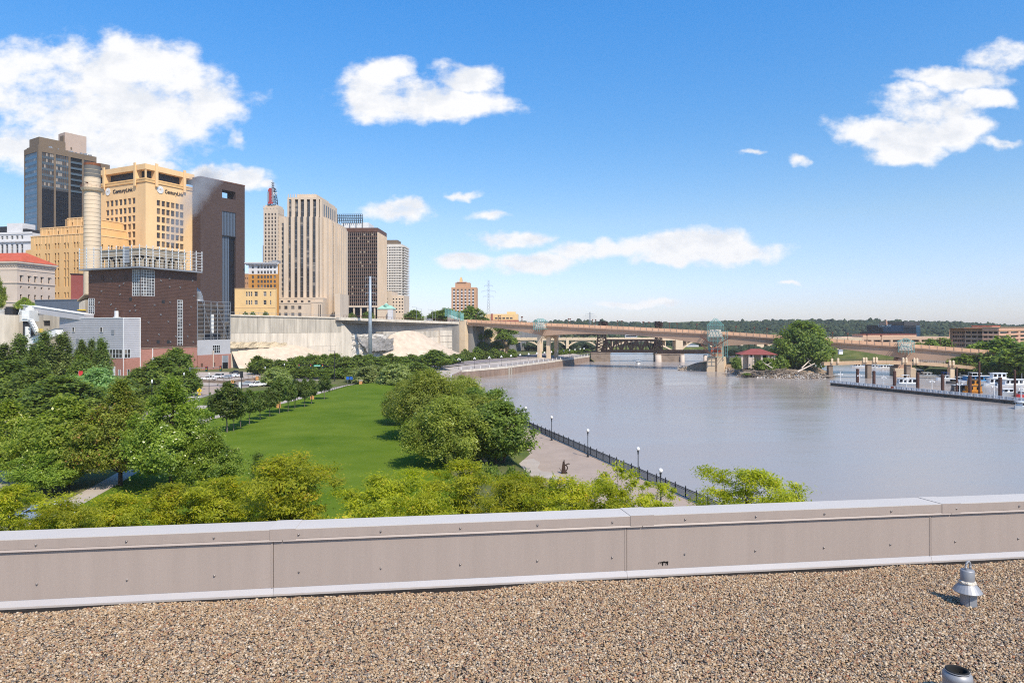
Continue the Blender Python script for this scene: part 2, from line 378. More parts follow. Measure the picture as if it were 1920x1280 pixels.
EDGE = [(62, -50), (47.3, 0), (32.6, 48), (22.1, 82), (3.4, 143), (-9.2, 184), (-17, 215), (-23.5, 260), (-27, 310), (-25, 336), (-3.7, 366), (26.7, 432), (57, 504)]
def edge_x(Y):
    for a, b in zip(EDGE, EDGE[1:]):
        if a[1] <= Y <= b[1]: return a[0] + (b[0] - a[0]) * (Y - a[1]) / (b[1] - a[1])
    return EDGE[-1][0] if Y > 0 else EDGE[0][0]
def walk_w(y):                              # width of the paved promenade along the river
    t = min(1, max(0, (118 - y) / 18)); return 8.2 + 7 * t * t * (3 - 2 * t)
def offset_edge(w, y0, y1, step=8):
    ys = [y0 + (y1 - y0) * i / max(1, int((y1 - y0) / step)) for i in range(int((y1 - y0) / step) + 1)]
    return [(edge_x(y) - (w if w >= 0 else walk_w(y) - w - 1), y) for y in ys]
inner = offset_edge(-2.5, -50, 300); low = [(-36, 340), (-16, 372), (15, 438), (45, 508)]
flat('ground', [(-900, -80), (58, -80)] + inner + low + [(45, 520), (-900, 520)], 6.0, M['soil'])
def ribbon(mb, pts, w, z, m=0):
    L_, R_ = [], []
    for i, p in enumerate(pts):
        a = Vector(pts[max(0, i - 1)][:2]); b = Vector(pts[min(len(pts) - 1, i + 1)][:2]); d = (b - a).normalized(); n = Vector((-d.y, d.x))
        L_.append(Vector(p[:2]) + n * w / 2); R_.append(Vector(p[:2]) - n * w / 2)
    for i in range(len(pts) - 1):
        mb.quad((*R_[i], z), (*R_[i + 1], z), (*L_[i + 1], z), (*L_[i], z), m)
    return L_, R_
def spline(pts, n=10):
    out = []
    P = [Vector(p) for p in pts]; P = [P[0] * 2 - P[1]] + P + [P[-1] * 2 - P[-2]]
    for i in range(1, len(P) - 2):
        for k in range(n):
            t = k / n; a, b, c, d = P[i - 1:i + 3]
            out.append(tuple(.5 * ((2 * b) + (c - a) * t + (2 * a - 5 * b + 4 * c - d) * t * t + (3 * b - a - 3 * c + d) * t ** 3)))
    out.append(tuple(P[-2])); return out
# promenade: outer strip at z=5, a short bank up to the park
mb = MB(); oe = offset_edge(0, -50, 300); ie = offset_edge(-1, -50, 300); be = offset_edge(-2.6, -50, 300)
for i in range(len(oe) - 1): mb.quad((*oe[i], 5), (*oe[i + 1], 5), (*ie[i + 1], 5), (*ie[i], 5))
o = mb.build('promenade_pavement', M['paver']); o['kind'] = 'structure'
mb = MB()
for i in range(len(oe) - 1): mb.quad((*ie[i], 4.99), (*ie[i + 1], 4.99), (*be[i + 1], 6.02), (*be[i], 6.02))
o = mb.build('grass_bank', M['grass_rough']); o['kind'] = 'structure'
# pale curving side path that reaches the promenade by the planted steps
flat('garden_path', [tuple(gnd(*q, 5.012)[:2]) for q in ((958, 870.5), (981, 862), (1000, 859), (1013, 867), (1008, 877), (1016, 883), (1042, 887), (1057, 891), (1050, 899), (990, 890), (971, 884), (955, 876))], 5.012, M['walk'])
# lower riverside walk further on
mb = MB(); e2 = [(-27, 300), (-27, 310), (-25, 336), (-3.7, 366), (26.7, 432), (57, 504)]; i2 = [(-42, 300), (-42, 315), (-38, 342), (-17, 373), (14, 438), (44, 508)]
for i in range(len(e2) - 1): mb.quad((*e2[i], 4.2), (*e2[i + 1], 4.2), (*i2[i + 1], 6.004), (*i2[i], 6.004))
o = mb.build('lower_promenade', M['walk']); o['kind'] = 'structure'
# lawn with a gentle rise at its far end
def lawn_h(x, y):
    return 6.012 + 1.5 * math.exp(-(((x + 40) / 11) ** 2 + ((y - 228) / 13) ** 2))
mb = MB(); rows = []
ys = [34 + (246 - 34) * i / 60 for i in range(61)]
def lawn_l(y): return float(np.interp(y, (40, 90, 128, 147, 180, 205, 225, 246), (-43, -50.5, -59.3, -64.3, -59, -57, -55.5, -50)))
def lawn_r(y): return min(edge_x(y) - walk_w(y) - 1.5, -2 - (y - 60) * .19)
for i in range(60):
    for k in range(24):
        def pt(a, b):
            y = ys[a]; x = lawn_l(y) + (lawn_r(y) - lawn_l(y)) * b / 24; return (x, y, lawn_h(x, y))
        mb.quad(pt(i, k), pt(i, k + 1), pt(i + 1, k + 1), pt(i + 1, k))
o = mb.build('lawn', M['grass'], smooth=True); o['kind'] = 'structure'
# roads and paths on the park level
ROAD = spline([(-66, 30), (-73, 70), (-80, 110), (-90, 160), (-97, 200), (-96, 225), (-84, 252), (-66, 285), (-50, 325), (-30, 365), (2, 432), (32, 506)], 8)
mb = MB(); Lr, Rr = ribbon(mb, ROAD, 17, 6.012); o = mb.build('road', M['asphalt']); o['kind'] = 'structure'
mb = MB(); ribbon(mb, spline([(-96, 213), (-130, 222), (-190, 236), (-300, 250)], 6), 20, 6.009); o = mb.build('side_road', M['asphalt']); o['kind'] = 'structure'
mb = MB(); ribbon(mb, spline([(-96, 200), (-98, 215), (-97, 228)], 4), 17, 6.016); o = mb.build('junction_paving', M['paver']); o['kind'] = 'structure'
for w in (9.1, -9.1):
    k = MB(); pts = [(p.x, p.y) for p in (Lr if w > 0 else Rr)]
    for a, b in zip(pts, pts[1:]):
        if 196 < a[1] < 236 and w > 0: continue
        k.bar((*a, 6.06), (*b, 6.06), .2, .14)
    o = k.build('kerb', M['kerb']); o['kind'] = 'structure'
mb = MB()
for i in range(0, len(ROAD) - 1):
    a, b = Vector(ROAD[i]), Vector(ROAD[i + 1]); d = (b - a)
    if 194 < a.y < 240: continue
    n = Vector((-d.y, d.x)).normalized()
    for s in (.12, -.12):
        q = [a + n * (s + .05), a + n * (s - .05), b + n * (s - .05), b + n * (s + .05)]; mb.quad(*[(*p, 6.021) for p in q])
for k in range(9):
    x = -104.5 + k * 1.9; mb.quad((x, 192, 6.0215), (x + .8, 192, 6.0215), (x + .6, 195.4, 6.0215), (x - .2, 195.4, 6.0215))
o = mb.build('road_marking', M['paint_white']); o['kind'] = 'structure'
PATH = spline([(-44, 40), (-52, 90), (-61, 128), (-66, 147), (-60.5, 180), (-58.5, 205), (-57, 225), (-52, 243), (-40, 272)], 8)
mb = MB(); ribbon(mb, PATH, 2.6, 6.02); o = mb.build('lawn_path', M['walk']); o['kind'] = 'structure'
for pts, w, nm in (([(-77, 173), (-78, 150), (-74, 120), (-66, 90), (-60, 60)], 4.5, 'wide_walk'), ([(-98, 140), (-120, 150), (-160, 160)], 4, 'cross_path'), ([(-52, 60), (-40, 52), (-20, 50), (-4, 56), (6, 62)], 3, 'near_path')):
    mb = MB(); ribbon(mb, spline(pts, 6), w, 6.024); o = mb.build(nm, M['walk']); o['kind'] = 'structure'
flat('verge', [(-86, 150), (-66.5, 150), (-60, 205), (-60, 236), (-84, 205), (-88, 180)], 6.008, M['grass'])
flat('verge', [(-160, 60), (-85, 60), (-100, 150), (-106, 190), (-160, 200)], 6.006, M['grass'])
flat('gravel_yard', [(-128, 232), (-92, 232), (-75, 300), (-160, 300)], 6.005, M['walk'])
# river bed wall along the near promenade and the far quay
mb = MB()
for a, b in zip(EDGE, EDGE[1:]):
    z = 5.0 if b[1] <= 300 else 4.2
    mb.quad((*a, -2), (*b, -2), (*b, z), (*a, z))
o = mb.build('quay_face', M['pile_wall']); o['kind'] = 'structure'

wm = bpy.data.materials.new('river_water'); wm.use_nodes = True; N, L = wm.node_tree.nodes, wm.node_tree.links
p = N['Principled BSDF']; p.inputs['Base Color'].default_value = (.2, .2, .2, 1); p.inputs['Roughness'].default_value = .16; p.inputs['IOR'].default_value = 1.33
tc = N.new('ShaderNodeTexCoord'); b1 = None
for sc, st, dist, stretch in ((.9, .34, .10, (.55, 1, 1)), (.13, .22, .5, (.5, 1.1, 1)), (3.2, .16, .035, (.7, 1, 1))):
    mp = N.new('ShaderNodeMapping'); mp.inputs['Scale'].default_value = stretch; mp.inputs['Rotation'].default_value = (0, 0, .25); L.new(tc.outputs['Object'], mp.inputs[0])
    nz = N.new('ShaderNodeTexNoise'); nz.inputs['Scale'].default_value = sc; nz.inputs['Detail'].default_value = 4; L.new(mp.outputs[0], nz.inputs['Vector'])
    bp = N.new('ShaderNodeBump'); bp.inputs['Strength'].default_value = st; bp.inputs['Distance'].default_value = dist; L.new(nz.outputs[0], bp.inputs['Height'])
    if b1: L.new(b1, bp.inputs['Normal'])
    b1 = bp.outputs[0]
L.new(b1, p.inputs['Normal'])
# silt drifts and wind streaks change the water's own colour and gloss a little
mp = N.new('ShaderNodeMapping'); mp.inputs['Scale'].default_value = (.35, 1.6, 1); L.new(tc.outputs['Object'], mp.inputs[0])
nz = N.new('ShaderNodeTexNoise'); nz.inputs['Scale'].default_value = .035; nz.inputs['Detail'].default_value = 6; L.new(mp.outputs[0], nz.inputs['Vector'])
mr = N.new('ShaderNodeMapRange'); mr.inputs[1].default_value = .35; mr.inputs[2].default_value = .65; mr.inputs[3].default_value = .15; mr.inputs[4].default_value = .28; L.new(nz.outputs[0], mr.inputs[0]); L.new(mr.outputs[0], p.inputs['Roughness'])
mxc = N.new('ShaderNodeMix'); mxc.data_type = 'RGBA'; L.new(nz.outputs[0], mxc.inputs['Factor']); mxc.inputs[6].default_value = (.29, .25, .222, 1); mxc.inputs[7].default_value = (.35, .305, .275, 1); L.new(mxc.outputs[2], p.inputs['Base Color'])
M['water'] = wm
flat('river', [(-120, -100), (1200, -100), (1200, 1600), (-120, 1600)], 0, wm)
# land beyond
flat('far_bank', [(45, 506), (57.5, 504), (72, 560), (112, 775), (235, 772), (238, 640), (214, 500), (240, 470), (262, 452), (256, 420), (232, 380), (240, 350), (252, 300), (268, 200), (300, -100), (2600, -100), (2600, 2600), (-2600, 2600), (-2600, 519)], 2.6, M['far_land'])
mb = MB()
for a, b in (((57.5, 504), (72, 560)), ((72, 560), (112, 775)), ((112, 775), (235, 772)), ((235, 772), (238, 640)), ((238, 640), (214, 500)), ((214, 500), (240, 470)), ((240, 470), (262, 452)), ((262, 452), (256, 420)), ((256, 420), (232, 380)), ((232, 380), (240, 350)), ((240, 350), (252, 300)), ((252, 300), (268, 200))):
    d = Vector((b[0] - a[0], b[1] - a[1])).normalized(); n = Vector((d.y, -d.x)) * 4
    mb.quad((a[0] + n.x, a[1] + n.y, -.5), (b[0] + n.x, b[1] + n.y, -.5), (*b, 2.6), (*a, 2.6))
o = mb.build('river_bank', M['grass_rough']); o['kind'] = 'structure'
# grassy levee on the right bank
mb = MB(); mb.hexa([(219, 507, 2.4), (420, 392, 2.4), (450, 450, 2.4), (245, 560, 2.4), (225, 522, 8), (425, 408, 8), (440, 430, 8), (236, 540, 8)])
o = mb.build('levee', M['grass_rough']); o['kind'] = 'structure'
PLZ = 28.3
W1a, W1b = at(432, 592, 330), at(640, 597, 380)
ABX, ABY = -29.0, 466.0
mb = MB(); mb.prism([(-900, 345), (-160, 345), (W1a.x, W1a.y + 4), (W1b.x, W1b.y + 4), (W1b.x + 6, W1b.y + 16), (ABX - 2, ABY + 4), (-22, 505), (-6, 600), (30, 760), (80, 1100), (300, 2200), (-3000, 2200), (-3000, 345)], 2.5, PLZ)
o = mb.build('plateau', [M['concrete_dark']]); o['kind'] = 'structure'

# ---------------------------------------------------------------- roof in front
RA = R(7.65); rd = Vector((math.cos(RA), math.sin(RA), 0)); rn = Vector((-rd.y, rd.x, 0))
RZ = EYE - 1.6; R0 = at(960, 1093.5, 4.258); R0.z = RZ       # foot of the wall below the middle of the picture
def roofp(s, t, z): return R0 + rd * s + rn * t + Vector((0, 0, z))
M['membrane'] = mat('roof_membrane', (.035, .03, .028), var=.3, scale=3, bump=.4)
M['coping'] = mat('coping_metal', (.56, .505, .45), rough=.5, var=.03, scale=1.5, spec=.4, rand=.03)
M['wall_metal'] = mat('parapet_sheet', (.355, .29, .25), rough=.5, var=.05, scale=3.2, spec=.3, stretch=(3.5, 1, .3), rand=.025, bump=.10, bscale=1.6, bdist=.03)
M['flash_metal'] = mat('flashing_metal', (.56, .49, .44), rough=.28, var=.05, scale=2, spec=.6, metal=.25, rand=.02)
M['screw'] = mat('screw_head', (.35, .31, .28), rough=.3, metal=.6)
M['tar'] = mat('tar', (.02, .018, .017), var=.2, rough=.5)
# the building under our feet
o = MB(); a = [roofp(-40, .26, 0), roofp(42, .26, 0), roofp(42, -40, 0), roofp(-40, -40, 0)]
body = o.prism([(q.x, q.y) for q in a], 5.9, RZ - .03, 0, 1)
b_o = body.build('apartment_building', [M['red_brick'], bump_mat('gravel_roof', (.16, .12, .09), (.42, .33, .25), 45, bump=.8, bsc=60)]); tag(b_o, 'building under the camera whose flat gravel roof fills the bottom', 'building')
# gravel: a dense scatter of pebbles, several shapes and stone colours
gm = bpy.data.materials.new('gravel_stone'); gm.use_nodes = True; N, L = gm.node_tree.nodes, gm.node_tree.links; p = N['Principled BSDF']; p.inputs['Roughness'].default_value = .65
oi = N.new('ShaderNodeObjectInfo'); rp = N.new('ShaderNodeValToRGB'); rp.color_ramp.interpolation = 'CONSTANT'; e = rp.color_ramp.elements
stones = [(0, (0.385, 0.264, 0.154)), (.16, (0.462, 0.338, 0.214)), (.30, (0.301, 0.191, 0.104)), (.44, (0.518, 0.405, 0.278)), (.52, (0.350, 0.215, 0.109)), (.62, (0.210, 0.156, 0.115)), (.71, (0.252, 0.141, 0.084)), (.79, (0.210, 0.175, 0.139)), (.86, (0.399, 0.246, 0.119)), (.91, (0.126, 0.106, 0.088)), (.95, (0.280, 0.111, 0.054)), (.97, (0.546, 0.454, 0.342))]
e[0].position = 0; e[0].color = (*stones[0][1], 1); e[1].position = stones[1][0]; e[1].color = (*stones[1][1], 1)
for t, c in stones[2:]:
    q = e.new(t); q.color = (*c, 1)
L.new(oi.outputs['Random'], rp.inputs[0])
tc = N.new('ShaderNodeTexCoord'); nz = N.new('ShaderNodeTexNoise'); nz.inputs['Scale'].default_value = 1.6; nz.inputs['Detail'].default_value = 3; L.new(tc.outputs['Object'], nz.inputs['Vector'])
hs = N.new('ShaderNodeHueSaturation'); mr = N.new('ShaderNodeMapRange'); mr.inputs[3].default_value = .72; mr.inputs[4].default_value = 1.32; L.new(nz.outputs[0], mr.inputs[0]); L.new(mr.outputs[0], hs.inputs['Value']); L.new(rp.outputs[0], hs.inputs['Color']); L.new(hs.outputs[0], p.inputs['Base Color'])
def ico(sub, rng, rough=.25, sq=(1, .8, .6)):
    t = (1 + 5 ** .5) / 2
    v = [(-1, t, 0), (1, t, 0), (-1, -t, 0), (1, -t, 0), (0, -1, t), (0, 1, t), (0, -1, -t), (0, 1, -t), (t, 0, -1), (t, 0, 1), (-t, 0, -1), (-t, 0, 1)]
    f = [(0, 11, 5), (0, 5, 1), (0, 1, 7), (0, 7, 10), (0, 10, 11), (1, 5, 9), (5, 11, 4), (11, 10, 2), (10, 7, 6), (7, 1, 8), (3, 9, 4), (3, 4, 2), (3, 2, 6), (3, 6, 8), (3, 8, 9), (4, 9, 5), (2, 4, 11), (6, 2, 10), (8, 6, 7), (9, 8, 1)]
    v = [Vector(q).normalized() for q in v]
    for _ in range(sub):
        mid = {}; nf = []
        def g(a, b):
            k = (min(a, b), max(a, b))
            if k not in mid: v.append(((v[a] + v[b]) / 2).normalized()); mid[k] = len(v) - 1
            return mid[k]
        for a, b, c in f:
            x, y, z = g(a, b), g(b, c), g(c, a); nf += [(a, x, z), (b, y, x), (c, z, y), (x, y, z)]
        f = nf
    ph = [Vector((rng.uniform(-2, 2), rng.uniform(-2, 2), rng.uniform(-2, 2))) for _ in range(4)]
    w = [q * (1 + rough * sum(math.sin(q.dot(k) * 1.6 + i) for i, k in enumerate(ph)) / 4) for q in v]
    return [(q.x * sq[0], q.y * sq[1], q.z * sq[2]) for q in w], f
pcol = bpy.data.collections.new('pebble_shapes'); prng = random.Random(3)
for i in range(7):
    v, f = ico(1, prng, .45, (1, prng.uniform(.65, .95), prng.uniform(.5, .75)))
    me = bpy.data.meshes.new('pebble'); me.from_pydata(v, [], f); me.materials.append(gm)
    me.polygons.foreach_set('use_smooth', [True] * len(f)); me.update()
    pcol.objects.link(bpy.data.objects.new('pebble', me))
gv = []; gf = []; nx, ny = 60, 20; grng = random.Random(8)
for j in range(ny + 1):
    for i in range(nx + 1):
        s = -4.3 + 9.5 * i / nx; t = -2.1 + (2.08 - .025) * j / ny
        edge = max(0, 1 - (-t) / .12)
        q = roofp(s, t + (.012 * math.sin(s * 3.1) + .01 * math.sin(s * 7.7)) * (1 if j == ny else 0), .006 * math.sin(s * 2.1 + t * 3) + .005 * math.sin(s * 5.3 - t * 4.1) - .012 * edge); gv.append(tuple(q))
for j in range(ny):
    for i in range(nx):
        a = j * (nx + 1) + i; gf.append((a, a + 1, a + nx + 2, a + nx + 1))
gme = bpy.data.meshes.new('roof_gravel'); gme.from_pydata(gv, [], gf); gme.materials.append(gm); gme.materials.append(M['membrane'])
gme.polygons.foreach_set('material_index', [1] * len(gf)); gme.update()
gravel = link('roof_gravel', gme); gravel['kind'] = 'stuff'
ng = bpy.data.node_groups.new('gravel_scatter', 'GeometryNodeTree')
ng.interface.new_socket('Geometry', in_out='INPUT', socket_type='NodeSocketGeometry'); ng.interface.new_socket('Geometry', in_out='OUTPUT', socket_type='NodeSocketGeometry')
gi = ng.nodes.new('NodeGroupInput'); go = ng.nodes.new('NodeGroupOutput')
dp = ng.nodes.new('GeometryNodeDistributePointsOnFaces'); dp.inputs['Density'].default_value = 21000
ci = ng.nodes.new('GeometryNodeCollectionInfo'); ci.inputs['Collection'].default_value = pcol; ci.inputs['Separate Children'].default_value = True; ci.inputs['Reset Children'].default_value = True
ip = ng.nodes.new('GeometryNodeInstanceOnPoints'); ip.inputs['Pick Instance'].default_value = True
def rnd(t, lo, hi, seed):
    n = ng.nodes.new('FunctionNodeRandomValue'); n.data_type = t
    i = {'FLOAT': (2, 3), 'FLOAT_VECTOR': (0, 1), 'INT': (4, 5)}[t]; n.inputs[i[0]].default_value = lo; n.inputs[i[1]].default_value = hi
    n.inputs['Seed'].default_value = seed; return [s for s in n.outputs if s.enabled][0]
ng.links.new(gi.outputs[0], dp.inputs['Mesh']); ng.links.new(dp.outputs['Points'], ip.inputs['Points']); ng.links.new(ci.outputs[0], ip.inputs['Instance'])
ng.links.new(rnd('INT', 0, 6, 1), ip.inputs['Instance Index'])
ng.links.new(rnd('FLOAT_VECTOR', (-.6, -.6, 0), (.6, .6, 6.28), 2), ip.inputs['Rotation'])
pw = ng.nodes.new('ShaderNodeMath'); pw.operation = 'POWER'; pw.inputs[1].default_value = 2.0; ng.links.new(rnd('FLOAT', 0, 1, 3), pw.inputs[0])
sm = ng.nodes.new('ShaderNodeMath'); sm.operation = 'MULTIPLY_ADD'; sm.inputs[1].default_value = .0050; sm.inputs[2].default_value = .0033; ng.links.new(pw.outputs[0], sm.inputs[0]); ng.links.new(sm.outputs[0], ip.inputs['Scale'])
sp = ng.nodes.new('GeometryNodeSetPosition'); cb = ng.nodes.new('ShaderNodeCombineXYZ'); ng.links.new(rnd('FLOAT', -.002, .007, 4), cb.inputs[2])
ng.links.new(cb.outputs[0], sp.inputs['Offset']); ng.links.new(ip.outputs[0], sp.inputs['Geometry'])
jn = ng.nodes.new('GeometryNodeJoinGeometry'); ng.links.new(gi.outputs[0], jn.inputs[0]); ng.links.new(sp.outputs[0], jn.inputs[0]); ng.links.new(jn.outputs[0], go.inputs[0])
gravel.modifiers.new('scatter', 'NODES').node_group = ng
# the parapet: sheet panels, lower flashing, coping lengths, joint covers, screws; all in the wall's own frame (x along it, y outwards, z up)
par = thing('parapet_wall', 'taupe sheet metal parapet wall with pale coping at the edge of the gravel roof', 'parapet wall', R0, RA)
WH = .395
def along(px, y): # distance along the wall foot line for a picture column at the wall face
    k = (px - 960) / F; return (k * R0.y - R0.x) / (rd.x - k * rd.y)
seams = [-20, along(-900, 0), along(513, 0), along(1175, 0), along(1745, 0), 9, 14, 20]
sheet = {}
for a, b in zip(seams, seams[1:]):
    mb = MB(); mb.box(a + .0015, b - .0015, -.003, .03, .046, WH - .05)
    mb.box(b - .013, b - .004, -.006, -.0031, .046, WH - .05)
    mb.build('wall_sheet', M['wall_metal'], par)
    mb = MB(); mb.hexa([(a + .001, -.014, .012), (b - .001, -.014, .012), (b - .001, .02, .012), (a + .001, .02, .012), (a + .001, .0, .050), (b - .001, .0, .050), (b - .001, .02, .050), (a + .001, .02, .050)])
    mb.box(a + .001, b - .001, -.014, -.0125, -.0, .012); mb.build('base_flashing', M['flash_metal'], par)
cj = [-20, along(-700, 0), along(531, 0), along(1203, 0), along(1781, 0), 9.4, 14, 20]
for a, b in zip(cj, cj[1:]):
    mb = MB(); x0, x1 = a + .002, b - .002
    mb.hexa([(x0, -.012, WH - .004), (x1, -.012, WH - .004), (x1, .215, WH - .016), (x0, .215, WH - .016), (x0, -.012, WH), (x1, -.012, WH), (x1, .215, WH - .012), (x0, .215, WH - .012)])
    mb.build('coping_sheet', M['coping'], par)
    mb = MB(); mb.box(x0, x1, -.012, -.0085, WH - .058, WH - .0045); mb.hexa([(x0, -.018, WH - .071), (x1, -.018, WH - .071), (x1, -.0085, WH - .0625), (x0, -.0085, WH - .0625), (x0, -.016, WH - .067), (x1, -.016, WH - .067), (x1, -.0088, WH - .058), (x0, -.0088, WH - .058)])
    mb.box(x0, x1, .2115, .215, WH - .07, WH - .0165)
    mb.build('coping_lip', M['wall_metal'], par)
for s, wc in ((along(531, 0), .075), (along(1203, 0), .078), (along(1781, 0), .07), (9.4, .07), (along(-700, 0), .07)):
    mb = MB(); mb.box(s - wc, s + wc, -.0155, -.0125, WH - .064, WH + .0015, 1)
    mb.hexa([(s - wc, -.0155, WH + .0017), (s + wc, -.0155, WH + .0017), (s + wc, .216, WH - .0105), (s - wc, .216, WH - .0105), (s - wc, -.0155, WH + .0025), (s + wc, -.0155, WH + .0025), (s + wc, .216, WH - .0085), (s - wc, .216, WH - .0085)])
    mb.build('joint_cover', [M['coping'], M['wall_metal']], par)
mb = MB(); mb.lathe([(.0072, 0), (.0072, .002), (.005, .004), (.005, .007), (0.0005, .0075)], n=8); sme = mb.mesh('screw', M['screw'], True)
s0 = along(70, 0)
for k in range(-8, 24):
    s = s0 + k * .482
    link('screw', sme, par, (s, -.0125, WH - .034), (R(90), 0, 0)); link('screw', sme, par, (s, -.003, .135), (R(90), 0, 0))
mb = MB(); tr_ = random.Random(2); s = along(1243, 0)
for k in range(20):
    x = s + tr_.uniform(-.034, .034); z = .088 + tr_.uniform(-.002, .004); w = tr_.uniform(.001, .003) if k < 14 else .009; h = tr_.uniform(.006, .026) if k < 14 else .004
    mb.hexa([(x - w, -.004, z - h), (x + w * .6, -.004, z - h * .9), (x + w * .6, -.002, z - h * .9), (x - w, -.002, z - h), (x - w * 1.2, -.004, z), (x + w, -.004, z + .003), (x + w, -.002, z + .003), (x - w * 1.2, -.002, z)])
mb.build('tar_smear', M['tar'], par)
mb = MB(); mb.box(-20, 20, .031, .20, -.05, WH - .06); mb.box(-20, 20, -.012, .031, -.05, .0115); mb.build('curb', M['membrane'], par)

# roof anchor with a storm collar
g = at(1814, 1132, 0); Yv = 1.6 * F / (1133 - HZ); vp = at(1814, 1133, Yv)
an = thing('roof_anchor', 'grey galvanised roof anchor post with flared storm collar and steel eye', 'roof anchor', (vp.x, vp.y, RZ))
k = Yv / F
MB().lathe([(.0375, -.02), (.0375, .10), (.0375, .135)], n=20).build('post', M['galv'], an, smooth=True)
mb = MB(); mb.box(-.012, .03, -.0395, -.037, .0, .085); mb.build('seam_strip', M['grey_metal'], an)
MB().lathe([(.074, .078), (.0745, .081), (.058, .105), (.041, .124), (.0375, .129)], n=24).build('storm_collar', M['galv'], an, smooth=False)
MB().lathe([(.042, .123), (.046, .128), (.041, .138), (.0365, .141)], n=18).build('sealant', mat('sealant', (.70, .62, .52), var=.15, scale=14, bump=.8, bscale=40), an, smooth=True)
MB().lathe([(.036, .135), (.0365, .196), (.033, .202), (.0005, .203)], n=20).build('cap', M['galv'], an, smooth=True)
mb = MB(); pts = [(.021 * math.cos(t) + .006, 0, .207 + .032 * max(0, math.sin(t)) + (.008 if 0 < t < 3.1 else -.006)) for t in [math.pi * i / 10 for i in range(11)]]
for a, b in zip(pts, pts[1:]): mb.tube(a, b, .0065, n=8)
mb.build('eye_ring', M['galv'], an, rot=(0, 0, R(25)), smooth=True)
pz = .115; Yp = (1.6 - pz) * F / (1258 - HZ); pp = at(1795, 1258, Yp)
vpipe = thing('vent_pipe', 'short open vent pipe with clamped dark rim at the corner of the gravel roof', 'vent pipe', (pp.x, pp.y, RZ)); r = 24.5 * Yp / F
MB().lathe([(r * .98, -.02), (r * .98, pz - .03)], n=28).build('pipe', M['galv'], vpipe, smooth=True)
MB().lathe([(r * 1.0, pz - .034), (r * 1.03, pz - .026), (r * 1.0, pz - .01), (r * .78, pz)], n=28).build('hood', M['galv'], vpipe, smooth=True)
MB().lathe([(r * .80, pz - .004), (r * .83, pz + .003), (r * .78, pz + .009), (r * .68, pz + .01), (r * .62, pz + .004), (r * .60, pz - .08), (0.0005, pz - .081)], n=28).build('rubber_rim', M['rubber'], vpipe, smooth=True)
mb = MB().lathe([(r * .79, pz + .001), (r * .845, pz + .0015), (r * .845, pz + .005), (r * .79, pz + .0055)], n=28); mb.build('clamp', M['galv'], vpipe, smooth=True)

# ---------------------------------------------------------------- city
class Face:
    """a wall of a building in the building's own frame: R runs along +x and looks to -y, L runs along +y and looks to -x"""
    def __init__(s, k, ox=0, oy=0): s.k, s.ox, s.oy = k, ox, oy
    def P(s, u, z, d): return (s.ox + u, s.oy + d, z) if s.k == 'R' else (s.ox + d, s.oy + u, z)
    def rot(s): return (0, 0, 0) if s.k == 'R' else (0, 0, R(-90))
    def box(s, mb, u0, u1, z0, z1, d0, d1, m=0):
        a, b = s.P(u0, z0, d0), s.P(u1, z1, d1)
        mb.box(min(a[0], b[0]), max(a[0], b[0]), min(a[1], b[1]), max(a[1], b[1]), min(a[2], b[2]), max(a[2], b[2]), m)
PANES = {}
def pane(w, h, glass, frame=None, nx=1, nz=1, fw=.08):
    k = (round(w, 2), round(h, 2), glass, frame, nx, nz, fw)
    if k not in PANES:
        mb = MB(); mb.quad((-w / 2, 0, -h / 2), (w / 2, 0, -h / 2), (w / 2, 0, h / 2), (-w / 2, 0, h / 2), 0)
        if frame:
            for i in range(nx + 1):
                x = -w / 2 + w * i / nx; x0, x1 = max(-w / 2, x - fw / 2), min(w / 2, x + fw / 2); mb.box(x0, x1, -fw, -.004, -h / 2, h / 2, 1)
            for i in range(nz + 1):
                z = -h / 2 + h * i / nz; z0, z1 = max(-h / 2, z - fw / 2), min(h / 2, z + fw / 2)
                mb.box(-w / 2 + fw / 2, w / 2 - fw / 2, -fw * .9, -.003, z0, z1, 1)
        PANES[k] = mb.mesh('window', [M[glass]] + ([M[frame]] if frame else []))
    return PANES[k]
